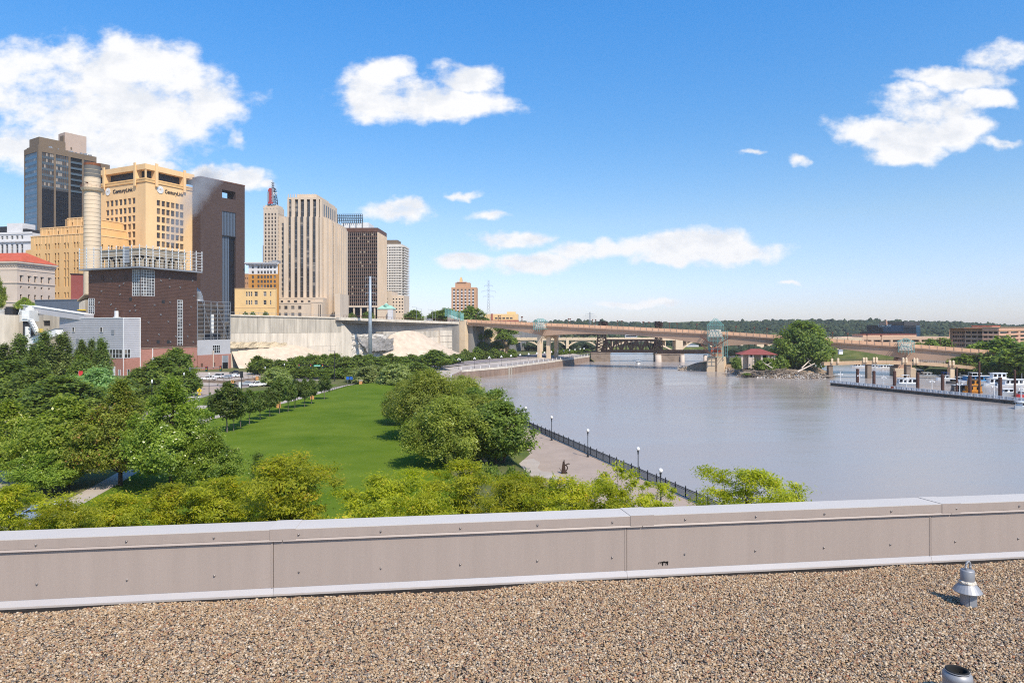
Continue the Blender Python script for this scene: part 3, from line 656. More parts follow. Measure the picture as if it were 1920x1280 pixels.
class Bld:
    def __init__(s, name, label, xc, Yc, xl, xr, a, z0=PLZ, cat='building', group=None):
        s.a = R(a); s.Y = Yc; s.C = Vector(((xc - 960) / F * Yc, Yc)); s.dR = Vector((math.sin(s.a), math.cos(s.a))); s.dL = Vector((-math.cos(s.a), math.sin(s.a)))
        s.z0 = z0; s.root = thing(name, label, cat, (s.C.x, s.C.y, z0), R(90 - a), group)
        s.LR, s.LL = s.uR(xr), s.uL(xl)
    def _u(s, px, d, off=(0, 0)):
        k = (px - 960) / F; C = s.C + s.dR * off[0] + s.dL * off[1]; return (k * C.y - C.x) / (d.x - k * d.y)
    def uR(s, px, off=(0, 0)): return s._u(px, s.dR, off)
    def uL(s, px, off=(0, 0)): return s._u(px, s.dL, off)
    def z(s, py, face=None, u=0, off=(0, 0)):
        Y = s.Y + s.dR.y * off[0] + s.dL.y * off[1]
        if face: Y += (s.dR.y if face == 'R' else s.dL.y) * u
        return EYE - (py - HZ) / F * Y - s.z0
    def win(s, f, u, z, w, h, glass='win', frame=None, nx=1, nz=1, d=.3, name='window', fw=.08):
        return link(name, pane(w, h, glass, frame, nx, nz, fw), s.root, f.P(u, z, d), f.rot())
    def facade(s, mb, f, u0, u1, z0, z1, us, zs, d=.35, m=0, skip=(), glass=None, frame=None, nx=1, nz=1, fw=.08, joined=None, jm=1):
        """a wall with real openings; each opening gets a pane object, or joins one part"""
        zz = z0
        for j, (a, b) in enumerate(sorted(zs)):
            if a > zz: mb.quad(f.P(u0, zz, 0), f.P(u1, zz, 0), f.P(u1, a, 0), f.P(u0, a, 0), m)
            uu = u0
            for i, (p, q) in enumerate(us):
                if (i, j) in skip: continue
                if p > uu: mb.quad(f.P(uu, a, 0), f.P(p, a, 0), f.P(p, b, 0), f.P(uu, b, 0), m)
                mb.quad(f.P(p, a, 0), f.P(p, a, d), f.P(p, b, d), f.P(p, b, 0), m); mb.quad(f.P(q, a, 0), f.P(q, b, 0), f.P(q, b, d), f.P(q, a, d), m)
                mb.quad(f.P(p, a, 0), f.P(q, a, 0), f.P(q, a, d), f.P(p, a, d), m); mb.quad(f.P(p, b, 0), f.P(p, b, d), f.P(q, b, d), f.P(q, b, 0), m)
                if joined is not None: joined.quad(f.P(p, a, d), f.P(q, a, d), f.P(q, b, d), f.P(p, b, d), jm)
                elif glass: s.win(f, (p + q) / 2, (a + b) / 2, q - p, b - a, glass, frame, nx, nz, d, fw=fw)
                uu = q
            if u1 > uu: mb.quad(f.P(uu, a, 0), f.P(u1, a, 0), f.P(u1, b, 0), f.P(uu, b, 0), m)
            zz = b
        if z1 > zz: mb.quad(f.P(u0, zz, 0), f.P(u1, zz, 0), f.P(u1, z1, 0), f.P(u0, z1, 0), m)
def even(a, b, n, fill=.6):
    w = (b - a) / n; return [(a + w * i + w * (1 - fill) / 2, a + w * (i + 1) - w * (1 - fill) / 2) for i in range(n)]
def backs(mb, LR, LL, z0, z1, m=0, ox=0, oy=0):   # the two far walls and the roof of a box volume
    mb.quad((ox + LR, oy, z0), (ox + LR, oy + LL, z0), (ox + LR, oy + LL, z1), (ox + LR, oy, z1), m)
    mb.quad((ox, oy + LL, z0), (ox, oy + LL, z1), (ox + LR, oy + LL, z1), (ox + LR, oy + LL, z0), m)
    mb.quad((ox, oy, z1), (ox + LR, oy, z1), (ox + LR, oy + LL, z1), (ox, oy + LL, z1), m)

# ---- brown glass and concrete high-rise at the far left
b = Bld('glass_tower', 'tall brown concrete and dark glass tower with blue glass end wall and pink penthouse block', 72, 520, 45, 181, 33)
H = b.z(273); mb = MB(); zt = H - 4.2; fR, fL = Face('R'), Face('L')
colw = 2.2; cols = [0, b.uR(102.5), b.uR(130), b.uR(155), b.LR]
mb.box(.6, b.LR - .2, .6, b.LL - .1, 0, zt, 1)
mb.box(0, b.LR, 0, b.LL, zt, H, 0)
for i, u in enumerate(cols): fR.box(mb, max(0, u - (.5 if i else 0)), min(b.LR, u + (2.4 if i == 0 else .9)), 0, zt, 0, 1.4)
fL.box(mb, 1.41, 2.6, 0, zt, 0, .8); fL.box(mb, b.LL - 1.0, b.LL, 0, zt, 0, .8)
mb.build('tower_frame', [M['tower_brown'], M['black']], b.root)
zsplit = b.z(350); fh = 4.55; nfl = int(zt / fh); rng = random.Random(5)
for ci in range(4):
    u0, u1 = cols[ci] + (2.4 if ci == 0 else .9), cols[ci + 1] - .5; n = 6; w = (u1 - u0) / n
    for k in range(nfl):
        z1 = zt - k * fh; z0 = z1 - fh
        if ci == 2 and k < 6:
            fR.box(mb2 := MB(), u0, u1, z0, z0 + 1.6, -.1, 1.0); mb2.build('balcony', M['spandrel'], b.root); continue
        if z0 > zsplit - 1:
            mb2 = MB(); fR.box(mb2, u0, u1, z0, z0 + 1.9, .25, .5); mb2.build('spandrel_panel', M['spandrel'], b.root)
            for q in range(n): b.win(fR, u0 + w * (q + .5), z0 + 1.9 + (fh - 1.9) / 2, w - .12, fh - 1.95, 'win_tan', d=.45)
            mm = MB()
            for q in range(n + 1): fR.box(mm, u0 + w * q - .08, u0 + w * q + .08, z0, z1, .15, .3)
            mm.build('mullion', M['tower_brown'], b.root)
    zz = zsplit - 1; mb2 = MB(); fR.box(mb2, u0, u1, 0, zz, .4, .55); mb2.build('dark_glazing', M['win_dark'], b.root)
    mb2 = MB()
    for q in range(1, n): fR.box(mb2, u0 + w * q - .07, u0 + w * q + .07, 0, zz, .25, .395)
    for k in range(nfl):
        z = zt - k * fh - fh
        if z < zz - .5: fR.box(mb2, u0, u1, z, z + .25, .28, .392)
    mb2.build('mullion', M['dark_metal'], b.root)
    if ci != 2: mb2 = MB(); fR.box(mb2, u0, u1, zz, zz + 1.6, .2, .45); mb2.build('spandrel_panel', M['gold_stone_pale'] if False else M['win_tan'], b.root)
u0, u1 = 2.6, b.LL - 1.0; n = 7; w = (u1 - u0) / n
for k in range(nfl):
    z1 = zt - k * fh; z0 = z1 - fh; hi = k < 6
    mb2 = MB(); fL.box(mb2, u0, u1, z0, z0 + 2.4, .25, .4); mb2.build('spandrel_panel', M['spandrel_blue'], b.root)
    for q in range(n): b.win(fL, u0 + w * (q + .5), z0 + 2.4 + (fh - 2.4) / 2, w - .1, fh - 2.45, 'win_grey' if hi else 'win_tan' if k % 1 else 'win_blue', d=.35)
# penthouse, the pink block and the lower wing behind
mb = MB(); z5 = H + 4.8; mb.box(2.5, b.uR(131) - 1, 5, b.LL - 3, H, b.z(261, 'R', 14)); mb.box(1.2, b.uR(141), 3.5, b.LL - 1.5, H, H + 1.4); mb.build('penthouse', M['tower_brown'], b.root)
mb = MB(); ux = b.uR(158, (0, 8)); mb.box(b.uR(131), b.uR(131) + 16, 8, 19, H - .5, b.z(253, 'R', b.uR(131) + 6) + 2); mb.build('lift_house', M['penthouse_pink'], b.root)
mb = MB(); mb.box(b.uR(129), b.uR(131) - .02, 9, 15, H - .5, b.z(261, 'R', 40)); mb.box(b.uR(131) + 4, b.uR(131) + 5, 7.6, 7.95, b.z(263), b.z(259)); mb.box(b.uR(131) + 4, b.uR(131) + 5, 7.6, 7.95, b.z(274), b.z(270)); mb.build('roof_plant', M['tower_brown'], b.root)
mb = MB(); f2 = Face('R', 0, -3.5); wx0, wx1 = b.uR(181), b.uR(206, (0, -3.5)); zw = b.z(286)
us = even(wx0 + 1.2, wx1 - 1.2, 6, .93); zs = [(zw - 4 - fh * (k + 1) + .9, zw - 4 - fh * k) for k in range(7)]
b.facade(mb, f2, wx0, wx1, 0, zw, us, zs, .5, glass='win_grey'); f3 = Face('L', wx0, -3.5); mb.quad(f3.P(0, 0, 0), f3.P(0, zw, 0), f3.P(3.5, zw, 0), f3.P(3.5, 0, 0))
backs(mb, wx1 - wx0, 30, 0, zw, 0, wx0, -3.5); mb.build('wing', M['tower_brown'], b.root)
mb = MB(); rr = random.Random(9)
for k in range(16):
    u = rr.uniform(4, b.LR); mb.box(u, u + rr.uniform(.5, 2.2), 1.5, 3.2, H, H + rr.uniform(.6, 1.8))
mb.build('roof_unit', M['grey_metal'], b.root)

# ---- white classical block at the left edge
b = Bld('classical_block', 'white classical office block with roof cube beside the glass tower', 60, 450, -60, 90, 10)
mb = MB(); f = Face('L'); H = b.z(436)
ul = [b.uL(x) for x in (44, 37.5, 34.5, 28, 24.5, 19.5, 15, 10.5, 6, 1.5, -6)]
us = [(b.uL(43.6), b.uL(39)), (b.uL(34.5), b.uL(29.7)), (b.uL(25), b.uL(20.2)), (b.uL(15.4), b.uL(10.6)), (b.uL(6.4), b.uL(1.6)), (b.uL(-3), b.uL(-8)), (b.uL(-12), b.uL(-17))]
b.facade(mb, f, 0, b.LL, 0, H, us, [(b.z(475), b.z(457)), (b.z(447.5), b.z(441)), (b.z(505), b.z(482))], .5, glass='win_grey', frame='white_metal', nx=1, nz=2, fw=.12)
mb.quad((0, 0, 0), (b.LR, 0, 0), (b.LR, 0, H), (0, 0, H)); backs(mb, b.LR, b.LL, 0, H); mb.build('wall', M['white_stone'], b.root)
mb = MB(); f.box(mb, -.6, b.LL, b.z(453), b.z(450), -.9, -.003); f.box(mb, -.3, b.LL, H - .8, H + .5, -.4, -.003)
for k in range(40): f.box(mb, .5 + k * 1.0, 1.0 + k * 1.0, b.z(455), b.z(453) - .01, -.5, -.003)
mb.build('cornice', M['white_stone'], b.root)
mb = MB(); mb.box(2, 12, b.uL(37), b.uL(8), H + .01, b.z(416.5)); mb.build('roof_block', M['white_stone'], b.root)
mb = MB(); mb.box(3, 5, b.uL(6), b.uL(-10), H + .01, H + 5); mb.box(2, 12, b.uL(45), b.uL(38), H, H + 3); mb.build('roof_plant', M['dark_metal'], b.root)

# ---- stepped gold limestone office block
b = Bld('stepped_stone_building', 'gold stepped stone office block with paired slot windows behind the smokestack', 160, 400, 45, 252, 20)
mb = MB(); f, g = Face('L'), Face('R'); zz = [b.z(462), b.z(438), b.z(422), b.z(405)]
LL0, LL1, LL2, LL3 = b.LL, b.uL(57.6), b.uL(69.6), b.uL(112.6)
strip = [(67, 69.8), (72.8, 75.4), (84.3, 87.2), (90, 93), (102.2, 105), (108, 111), (120, 123), (125.8, 128.6), (138, 141), (143.8, 147), (156, 158.5)]
us = sorted([(b.uL(q), b.uL(p)) for p, q in strip])
zs = [(b.z(557), b.z(546.8)), (b.z(536), b.z(518)), (b.z(517), b.z(501)), (b.z(500), b.z(486)), (b.z(485), b.z(471.5)), (b.z(463.5), b.z(452.5))]
b.facade(mb, f, 0, LL1, 0, zz[1], us, zs, .6, glass='win_gold')
b.facade(mb, Face('L', 1.0, 0), LL1, LL0, 0, zz[0], [(b.uL(54.5), b.uL(51.6))], [(b.z(480), b.z(473))], .5, glass='win_gold')
pr = [(165.5, 168.5), (171.5, 174.5)]; 
usR = [(b.uR(x), b.uR(x + 3)) for x in (166, 172, 184.5, 190.5, 203, 208.5, 220, 225, 236, 241)]
b.facade(mb, g, 0, b.LR, 0, zz[1], usR, [(b.z(540), b.z(500)), (b.z(490), b.z(471)), (b.z(464), b.z(454))], .6, glass='win_gold')
backs(mb, b.LR, LL1, 0, zz[1]); backs(mb, b.LR - 1, LL0 - LL1, 0, zz[0], 0, 1.0, LL1)
for k, (z0, z1, L, s) in enumerate(((zz[1], zz[2], LL2, 2.0), (zz[2], zz[3], LL3, 4.5))):
    hs = sorted([(b.uL(x + 2.6), b.uL(x)) for x in ((84, 101.5, 119.3, 137, 155) if k == 0 else (121, 138.7, 156))])
    b.facade(mb, Face('L', s, s), -s + s, L - s, z0, z1, [(p - s, q - s) for p, q in hs if q < L], [(z0 + .6, z0 + 3)], .5, glass='win_gold')
    mb.quad((s, s, z0), (b.LR - s, s, z0), (b.LR - s, s, z1), (s, s, z1)); backs(mb, b.LR - 2 * s, L - s, z0, z1, 0, s, s)
mb.build('wall', M['gold_stone'], b.root)
mb = MB()
for zt_, L, s in ((zz[1], LL1, 0), (zz[2], LL2, 2), (zz[3], LL3, 4.5)):
    mb.box(s - .25, b.LR - s, s - .25, s - .004, zt_ - .1, zt_ + .45); mb.box(s - .25, s - .004, s - .003, L, zt_ - .1, zt_ + .45)
    for k in range(int(L / 3.2)): mb.box(s - .15, s - .004, s + 1 + k * 3.2, s + 1.5 + k * 3.2, zt_ - 5, zt_ - .12)
mb.build('coping', M['gold_stone_pale'], b.root)

# ---- cream library with red tiled roof
b = Bld('library_building', 'cream stone library with red tiled hip roof in front of the gold stepped block', 32, 345, -120, 103, 7)
mb = MB(); f, g = Face('L'), Face('R'); H = b.z(493)
cx = (39.5, 54.5, 66.2, 78.2, 92.3); us = [(b.uR(x - 1.9), b.uR(x + 1.9)) for x in cx]
b.facade(mb, g, 0, b.LR, 0, H, us, [(b.z(562), b.z(551)), (b.z(539.5), b.z(535.5)), (b.z(527), b.z(515.5))], .5, glass='win_gold', frame='cream_stone', nx=1, nz=2, fw=.12)
b.facade(mb, f, 0, b.LL, 0, H, [(b.uL(x + 4), b.uL(x)) for x in (8, -8, -24)], [(b.z(562), b.z(549)), (b.z(527), b.z(515.5))], .5, skip=((0, 0), (0, 1)), glass='win_gold')
backs(mb, b.LR, b.LL, 0, H); mb.build('wall', M['cream_stone'], b.root)
mb = MB()
for z0, z1, o in ((H - 1.0, H, .5), (H, H + .9, 1.1), (b.z(530.5), b.z(528.5), .35), (b.z(506), b.z(505), .2), (b.z(567), b.z(565), .3)):
    mb.box(-o, b.LR + o, -o, -.004, z0, z1 - .01); mb.box(-o, -.004, -.003, b.LL, z0, z1 - .01); mb.box(b.LR + .004, b.LR + o, -.003, b.LL, z0, z1 - .01)
for x in us:
    g.box(mb, x[0] - .5, x[1] + .5, b.z(515.3), b.z(514), -.35, -.002); g.box(mb, x[0] - .3, x[1] + .3, b.z(528.4), b.z(527.1), -.3, -.002)
for k in range(int(b.LR / .9)): g.box(mb, k * .9, k * .9 + .45, H - 1.5, H - 1.01, -.4, -.003)
for k in range(int(b.LL / .9)): f.box(mb, k * .9, k * .9 + .45, H - 1.5, H - 1.01, -.4, -.003)
mb.build('cornice', M['cream_stone'], b.root)
mb = MB(); mb.hip(-1.2, b.LR + 1.2, -1.2, b.LL, H + .9, b.z(475.5) + 1.8, b.LR * .3); mb.build('roof', M['roof_red'], b.root)

# ---- gold corporate tower with open roof loggia and lettering
b = Bld('gold_office_tower', 'gold stone office tower with white lettering emblems and an open roof loggia', 273, 420, 172, 362, 26)
mb = MB(); f, g = Face('L'), Face('R'); LL, LR = b.LL, b.LR
ztop, zop1, zop0, zpar, zband = b.z(307), b.z(317), b.z(333), b.z(333), b.z(339)
us = sorted([(b.uL(px + 5.8), b.uL(px)) for px in (198.6, 206.7, 214.9, 223.1, 231.2, 239.5, 247.8)])
zsL = [(b.z(y1), b.z(y0)) for y0, y1 in ((368, 379.5), (385.5, 396.5), (401.5, 412.5), (416.8, 427.8), (432, 443), (447.5, 458), (463, 474), (478, 489))]
b.facade(mb, f, 0, LL, 0, zpar, us, zsL, .55, glass='win_gold', frame='gold_stone_pale', nz=1, fw=.05)
us = [(b.uR(px), b.uR(px + 6.6)) for px in (294, 303.2, 312, 320.8, 329.3, 337.7)]
zsR = [(b.z(y1), b.z(y0)) for y0, y1 in ((371, 381.5), (386.5, 397.5), (402.3, 413), (418, 428.5), (433, 443.5), (449, 459.5), (464, 475), (479, 490))]
b.facade(mb, g, 0, LR, 0, zpar, us, zsR, .55, glass='win_gold', frame='gold_stone_pale', nz=1, fw=.05)
backs(mb, LR, LL, 0, zpar); mb.build('wall', M['gold_stone_pale'], b.root)
mb = MB(); mb.box(3, LR - 3, 3, LL - 3, zpar + .02, zop1 - .3); mb.build('loggia_core', M['dark_metal'], b.root)
mb = MB(); mb.box(-.6, LR + .6, -.6, LL + .6, zop1, ztop); mb.build('roof_slab', M['gold_stone_pale'], b.root)
mb = MB()
mb.box(-.5, LR + .3, -.5, -.003, zpar - 2.4, zpar); mb.box(-.5, -.003, -.003, LL, zpar - 2.4, zpar); mb.box(-.7, LR, -.7, -.51, zpar - .9, zpar - .3); mb.box(-.7, -.51, -.509, LL, zpar - .9, zpar - .3); mb.build('parapet', M['gold_stone'], b.root)
for k, (face, px) in enumerate((('L', 197.5), ('L', 255.5), ('R', 292), ('R', 344.5))):
    u = b.uL(px) if face == 'L' else b.uR(px); ff = f if face == 'L' else g; q = MB()
    ff.box(q, u - .9, u + .9, zpar - 4.5, ztop + 1.3, -1.3, -.72); ff.box(q, u - .9, u + .9, zpar + .01, zop1 - .01, -.71, 3.0); q.build('pier', M['gold_stone_pale'], b.root)
q = MB(); q.box(-.3, .5, -.3, .5, zpar + .01, zop1 - .01); q.build('pier', M['gold_stone_pale'], b.root)
def lettering(par_, txt, face, u, z, size, m, d=-.25, flip=False, name='sign_lettering', ext=.06, sx=1.0):
    c = bpy.data.curves.new(name, 'FONT'); c.body = txt; c.size = size; c.extrude = ext; c.align_x = 'CENTER'; c.align_y = 'CENTER'; c.offset = .012 * size; c.resolution_u = 3
    c.materials.append(m); o = bpy.data.objects.new(name, c); COL.objects.link(o); o.parent = par_
    o.location = face.P(u, z, d); o.rotation_euler = (R(90), 0, 0 if face.k == 'R' else R(-90)); o.scale = (sx, 1, 1); return o
for face, x0, x1, xe, ye, yt in (('L', 211, 250, 203, 350.5, 350.5), ('R', 307.5, 344, 300, 351, 355)):
    ff = f if face == 'L' else g; uu = b.uL if face == 'L' else b.uR
    lettering(b.root, 'CenturyLink', ff, (uu(x0) + uu(x1)) / 2, b.z(352), 3.3, M['dark_metal'], -.2, ext=.1, sx=abs(uu(x1) - uu(x0)) / 17.6)
    q = MB(); ue, ze = uu(xe), b.z(350.5)
    for i in range(16):
        t = 2 * math.pi * i / 16; r0, r1 = .55, 2.3
        for sgn in (0,):
            w0, w1 = .07, .36; p0 = (math.cos(t), math.sin(t)); n_ = (-p0[1], p0[0])
            pts = [(p0[0] * r0 + n_[0] * w0, p0[1] * r0 + n_[1] * w0), (p0[0] * r0 - n_[0] * w0, p0[1] * r0 - n_[1] * w0), (p0[0] * r1 - n_[0] * w1, p0[1] * r1 - n_[1] * w1), (p0[0] * r1 + n_[0] * w1, p0[1] * r1 + n_[1] * w1)]
            q.hexa([ff.P(ue + x, ze + y, -.1) for x, y in pts] + [ff.P(ue + x, ze + y, -.35) for x, y in pts])
    q.build('emblem', M['white_paint'], b.root)

# ---- dark brown brick block right of it
b = Bld('dark_brick_block', 'tall dark brown windowless block with blue glass slot right of the gold tower', 376, 445, 361, 459, 31)
mb = MB(); g = Face('R'); H = b.z(331)
hole = (b.uR(416.5), b.uR(441.8)); gl = (b.uR(416.6), b.uR(442))
b.facade(mb, g, 0, b.LR, 0, b.z(384), [gl], [(0.1, b.z(388.5))], 1.6)
b.facade(mb, g, 0, b.LR, b.z(384), H, [hole], [(b.z(363), b.z(347.3))], 9)
mb.quad((0, 0, 0), (0, 0, H), (0, b.LL, H), (0, b.LL, 0))
mb.quad((b.LR, 0, 0), (b.LR, 30, 0), (b.LR, 30, b.z(368)), (b.LR, 0, b.z(368))); mb.quad((b.LR, 0, b.z(368)), (b.LR, 9, b.z(368)), (b.LR, 9, H), (b.LR, 0, H)); mb.quad((0, 30, 0), (0, 30, b.z(366)), (b.LR, 30, b.z(366)), (b.LR, 30, 0))
mb.quad((0, 0, H), (hole[0], 0, H), (hole[0], 30, H), (0, 30, H)); mb.quad((hole[1], 0, H), (b.LR, 0, H), (b.LR, 9, H), (hole[1], 9, H)); mb.quad((hole[0], 0, H), (hole[1], 0, H), (hole[1], 9, H), (hole[0], 9, H))
mb.build('wall', M['brown_brick'], b.root)
mb = MB(); n = 9; w = (gl[1] - gl[0]) / n
zm = b.z(436); g.box(mb, gl[0], gl[1], zm, b.z(388.5), .5, .7); mb.build('blue_glazing', M['win_blue'], b.root)
mb = MB(); g.box(mb, gl[0], gl[0] + w * 5, .1, zm, .9, 1.1); mb.build('blue_glazing', M['win_blue'], b.root)
mb = MB(); g.box(mb, gl[0] + w * 5, gl[1], .1, zm, 1.4, 1.55); mb.build('dark_glazing', M['win_dark'], b.root)
mb = MB()
for i in range(n + 1): g.box(mb, gl[0] + i * w - .1, gl[0] + i * w + .1, zm, b.z(388.5), .3, .49)
for i in range(5): g.box(mb, gl[0] + i * w - .1, gl[0] + i * w + .1, .1, zm, .7, .89)
g.box(mb, gl[0], gl[1], zm - .3, zm + .3, -.2, .29); mb.build('mullion', M['dark_metal'], b.root)
mb = MB(); mb.box(-.15, b.LR + .15, -.15, -.003, H - .5, H + .3); mb.box(-.15, -.003, -.002, b.LL, H - .5, H + .3); mb.build('coping', M['brown_metal'], b.root)

# ---- yellow block and white-and-orange block by the bluff
b = Bld('yellow_annex', 'plain yellow brick building with two window rows above the retaining wall', 516.5, 430, 440, 519, 6)
mb = MB(); f = Face('L'); us = sorted([(b.uL(p + 3), b.uL(p)) for p in (461, 465.6, 470)] + [(b.uL(483), b.uL(477)), (b.uL(499.5), b.uL(493.8)), (b.uL(508.5), b.uL(506))])
b.facade(mb, f, 0, b.LL, 0, b.z(541), us, [(b.z(571), b.z(562.5)), (b.z(555), b.z(546.5))], .4, glass='win_grey', frame='frame_white', nz=2, fw=.12)
mb.quad((0, 0, 0), (b.LR, 0, 0), (b.LR, 0, b.z(541)), (0, 0, b.z(541))); backs(mb, b.LR, b.LL, 0, b.z(541)); mb.build('wall', M['yellow_brick'], b.root)
mb = MB(); f.box(mb, -.2, b.LL, b.z(541) + .005, b.z(540), -.25, .5); f.box(mb, 0, b.LL, b.z(577), b.z(576), -.15, -.002); mb.build('coping', M['gold_stone_pale'], b.root)
b = Bld('orange_office', 'white and orange brick office block with dark cornice beside the dark brick block', 521, 470, 466, 523.5, 5)
mb = MB(); f = Face('L'); cols = (472, 482.5, 488.5, 494.5, 500.3, 506, 513); us = sorted([(b.uL(p + 4), b.uL(p)) for p in cols])
zs1 = [(b.z(y + 5.2), b.z(y)) for y in (498, 507.5)]; zs2 = [(b.z(y + 5.4), b.z(y)) for y in (516.5, 525, 533.5, 542.5, 551, 560)]
zm = b.z(513.5); b.facade(mb, f, 0, b.LL, zm, b.z(493.5), us, zs1, .4, 0, glass='win_grey')
b.facade(mb, f, 0, b.LL, 0, zm, us, zs2, .4, 1, glass='win_grey'); mb.quad((0, 0, 0), (b.LR, 0, 0), (b.LR, 0, b.z(493.5)), (0, 0, b.z(493.5)), 1); backs(mb, b.LR, b.LL, 0, b.z(493.5), 0)
mb.build('wall', [M['white_stone'], M['orange_brick']], b.root)
mb = MB(); f.box(mb, -.5, b.LL + 2, b.z(495.5), b.z(493.4), -1.6, -.003); f.box(mb, -.5, b.LL + 2, b.z(493.3), b.z(491.8), -2.1, .6)
for k in range(24): f.box(mb, k * .95, k * .95 + .4, b.z(497), b.z(495.6), -1.1, -.003)
mb.build('cornice', M['white_stone'], b.root)
mb = MB(); mb.box(2, 8, 1.5, 5, b.z(491.7), b.z(487)); mb.box(3, 7, 6, 7.5, b.z(491.7), b.z(488.5)); mb.build('roof_plant', M['grey_metal'], b.root)
b = Bld('brick_warehouse', 'small brown brick building glimpsed between dark block and orange office', 466, 520, 452, 475, 5)
mb = MB(); b.facade(mb, Face('L'), 0, b.LL, 0, b.z(513), even(.5, b.LL - .5, 4, .5), [(b.z(524), b.z(520)), (b.z(533), b.z(529))], .3, glass='win_grey'); mb.quad((0, 0, 0), (b.LR, 0, 0), (b.LR, 0, b.z(513)), (0, 0, b.z(513))); backs(mb, b.LR, b.LL, 0, b.z(513)); mb.build('wall', M['peach_brick'], b.root)

# ---- stepped bank tower with the red numeral sign
b = Bld('bank_tower', 'slim cream stepped tower with gridded windows carrying the red numeral sign', 521, 640, 494, 533, 4)
mb = MB(); f, g = Face('L'), Face('R'); z2 = b.z(388); z1 = b.z(405); us = sorted([(b.uL(p + 3), b.uL(p)) for p in (496.5, 502.7, 508.7, 514.7)])
zs = [(b.z(y + 4.6), b.z(y)) for y in np.arange(399.5, 500, 6.93)]
b.facade(mb, f, 0, b.LL, 0, z2, us, zs, .5, glass='win_gold'); usR = even(.8, b.LR * .9, 5, .5); b.facade(mb, g, 0, b.LR, 0, z2, usR, zs, .5, glass='win_gold'); backs(mb, b.LR, b.LL, 0, z2)
f2 = Face('L', 3, b.LL); w = b.uL(490) - b.LL; b.facade(mb, f2, 0, w, 0, b.z(459), [], [], 0); mb.quad((3, b.LL, b.z(459)), (b.LR, b.LL, b.z(459)), (b.LR, b.LL + w, b.z(459)), (3, b.LL + w, b.z(459)))
g2 = Face('R', 4, -6); ur = b.uR(535, (4, -6)); mb.box(4, 4 + ur, -6, -.003, 0, z1)
mb.box(1, b.LR - 1, 1, b.LL - 1, z2 + .002, z2 + 2)
for k in range(5): f.box(mb, .2 + k * b.LL / 4.3, 1.0 + k * b.LL / 4.3, z2 - 1.4, z2 + 1.2, -.3, -.003)
mb.build('wall', M['limestone'], b.root)
sg = thing('numeral_sign', 'red numeral one on dark lattice mast on top of the slim cream tower', 'rooftop sign', (b.C.x + .0, b.C.y, b.z0 + z2 + 2), R(90 - 4))
zb = b.z0 + z2 + 2
def zs_(py): return EYE - (py - HZ) / F * b.Y - zb
cx_, cy_ = 4, b.LL * .47
mb = MB()
for sx in (-3.2, 3.2):
    for sy in (-3.6, 3.6):
        mb.bar((cx_ + sx, cy_ + sy, 0), (cx_ + sx * .5, cy_ + sy * .6, zs_(352)), .5)
for k in range(7):
    z = k * zs_(352) / 6; s_ = 1 - .45 * k / 6; q = [(cx_ - 3.2 * s_, cy_ - 3.6 * s_), (cx_ + 3.2 * s_, cy_ - 3.6 * s_), (cx_ + 3.2 * s_, cy_ + 3.6 * s_), (cx_ - 3.2 * s_, cy_ + 3.6 * s_)]
    for i in range(4):
        mb.bar((*q[i], z), (*q[(i + 1) % 4], z), .35)
        if k < 6: mb.bar((*q[i], z), (*q[(i + 1) % 4], z + zs_(352) / 6), .3)
mb.build('lattice', M['dark_metal'], sg)
mb = MB(); mb.tube((cx_, cy_, zs_(352)), (cx_, cy_, zs_(340)), .9, .5, 6); mb.tube((cx_, cy_, zs_(340)), (cx_, cy_, zs_(334)), .25, .15, 6)
for z in (zs_(350), zs_(346), zs_(342)): mb.box(cx_ - 1.2, cx_ + 1.2, cy_ - 1.2, cy_ + 1.2, z, z + .5)
mb.build('mast', M['grey_metal'], sg)
mb = MB(); yb, yt = zs_(382), zs_(352.5); fx = cx_ - 3.9; uc = cy_ + .6
mb.box(fx - .5, fx, uc - 1.1, uc + 1.1, yb + 1.8, yt); mb.box(fx - .5, fx, uc - 2.4, uc + 2.4, yb, yb + 1.79); mb.hexa([(fx - .5, uc + 1.1, yt - 3.2), (fx, uc + 1.1, yt - 3.2), (fx, uc + 2.3, yt - 3.4), (fx - .5, uc + 2.3, yt - 3.4), (fx - .5, uc + 1.1, yt), (fx, uc + 1.1, yt), (fx, uc + 2.3, yt - 2.2), (fx - .5, uc + 2.3, yt - 2.2)])
mb.build('numeral', mat('sign_red', (.38, .05, .045), var=.1, rough=.5), sg)
mb = MB(); mb.box(fx + .01, fx + .3, uc - 3.0, uc - 1.3, yb + 2, yt); mb.box(fx + .01, fx + .3, uc + 1.3, uc + 3.0, yb + 2, yt - 3.5); mb.build('sign_panel', M['grey_metal'], sg)
lettering(sg, 'ST', Face('L', fx - .2, uc - 4.6), 0, zs_(364), 4.2, M['white_paint'], 0, name='lettering')

# ---- limestone courthouse tower with vertical window strips
b = Bld('courthouse_tower', 'wide cream stone tower with dark vertical window strips and stepped shoulders', 602, 500, 519, 638, 2)
H1, H2, H3 = b.z(406), b.z(373), b.z(367); f, g = Face('L'), Face('R'); LL = b.LL
st = [(540.2, 545.2), (551.6, 557.6), (562.2, 568.8), (574, 580), (585.4, 591.6), (597, 600.5)]; sts = [(528, 531.5)]
core = MB(); core.box(1.2, 40, 1.2, b.uL(534), 0, H1, 0); core.box(2.5, 40, 2.5, b.uL(537), H1, H2 - 1.2, 0); core.build('spandrel_core', M['win_grey'], b.root)
def piers(lo, hi, z0, z1, ex, F_, uf):
    e = sorted([lo] + [uf(v) for s_ in ex for v in s_] + [hi]); q = MB()
    for p_, r_ in zip(e[::2], e[1::2]):
        q = MB(); F_.box(q, min(p_, r_), max(p_, r_), z0, z1, 0, 1.3); q.build('pier', M['limestone'], b.root)
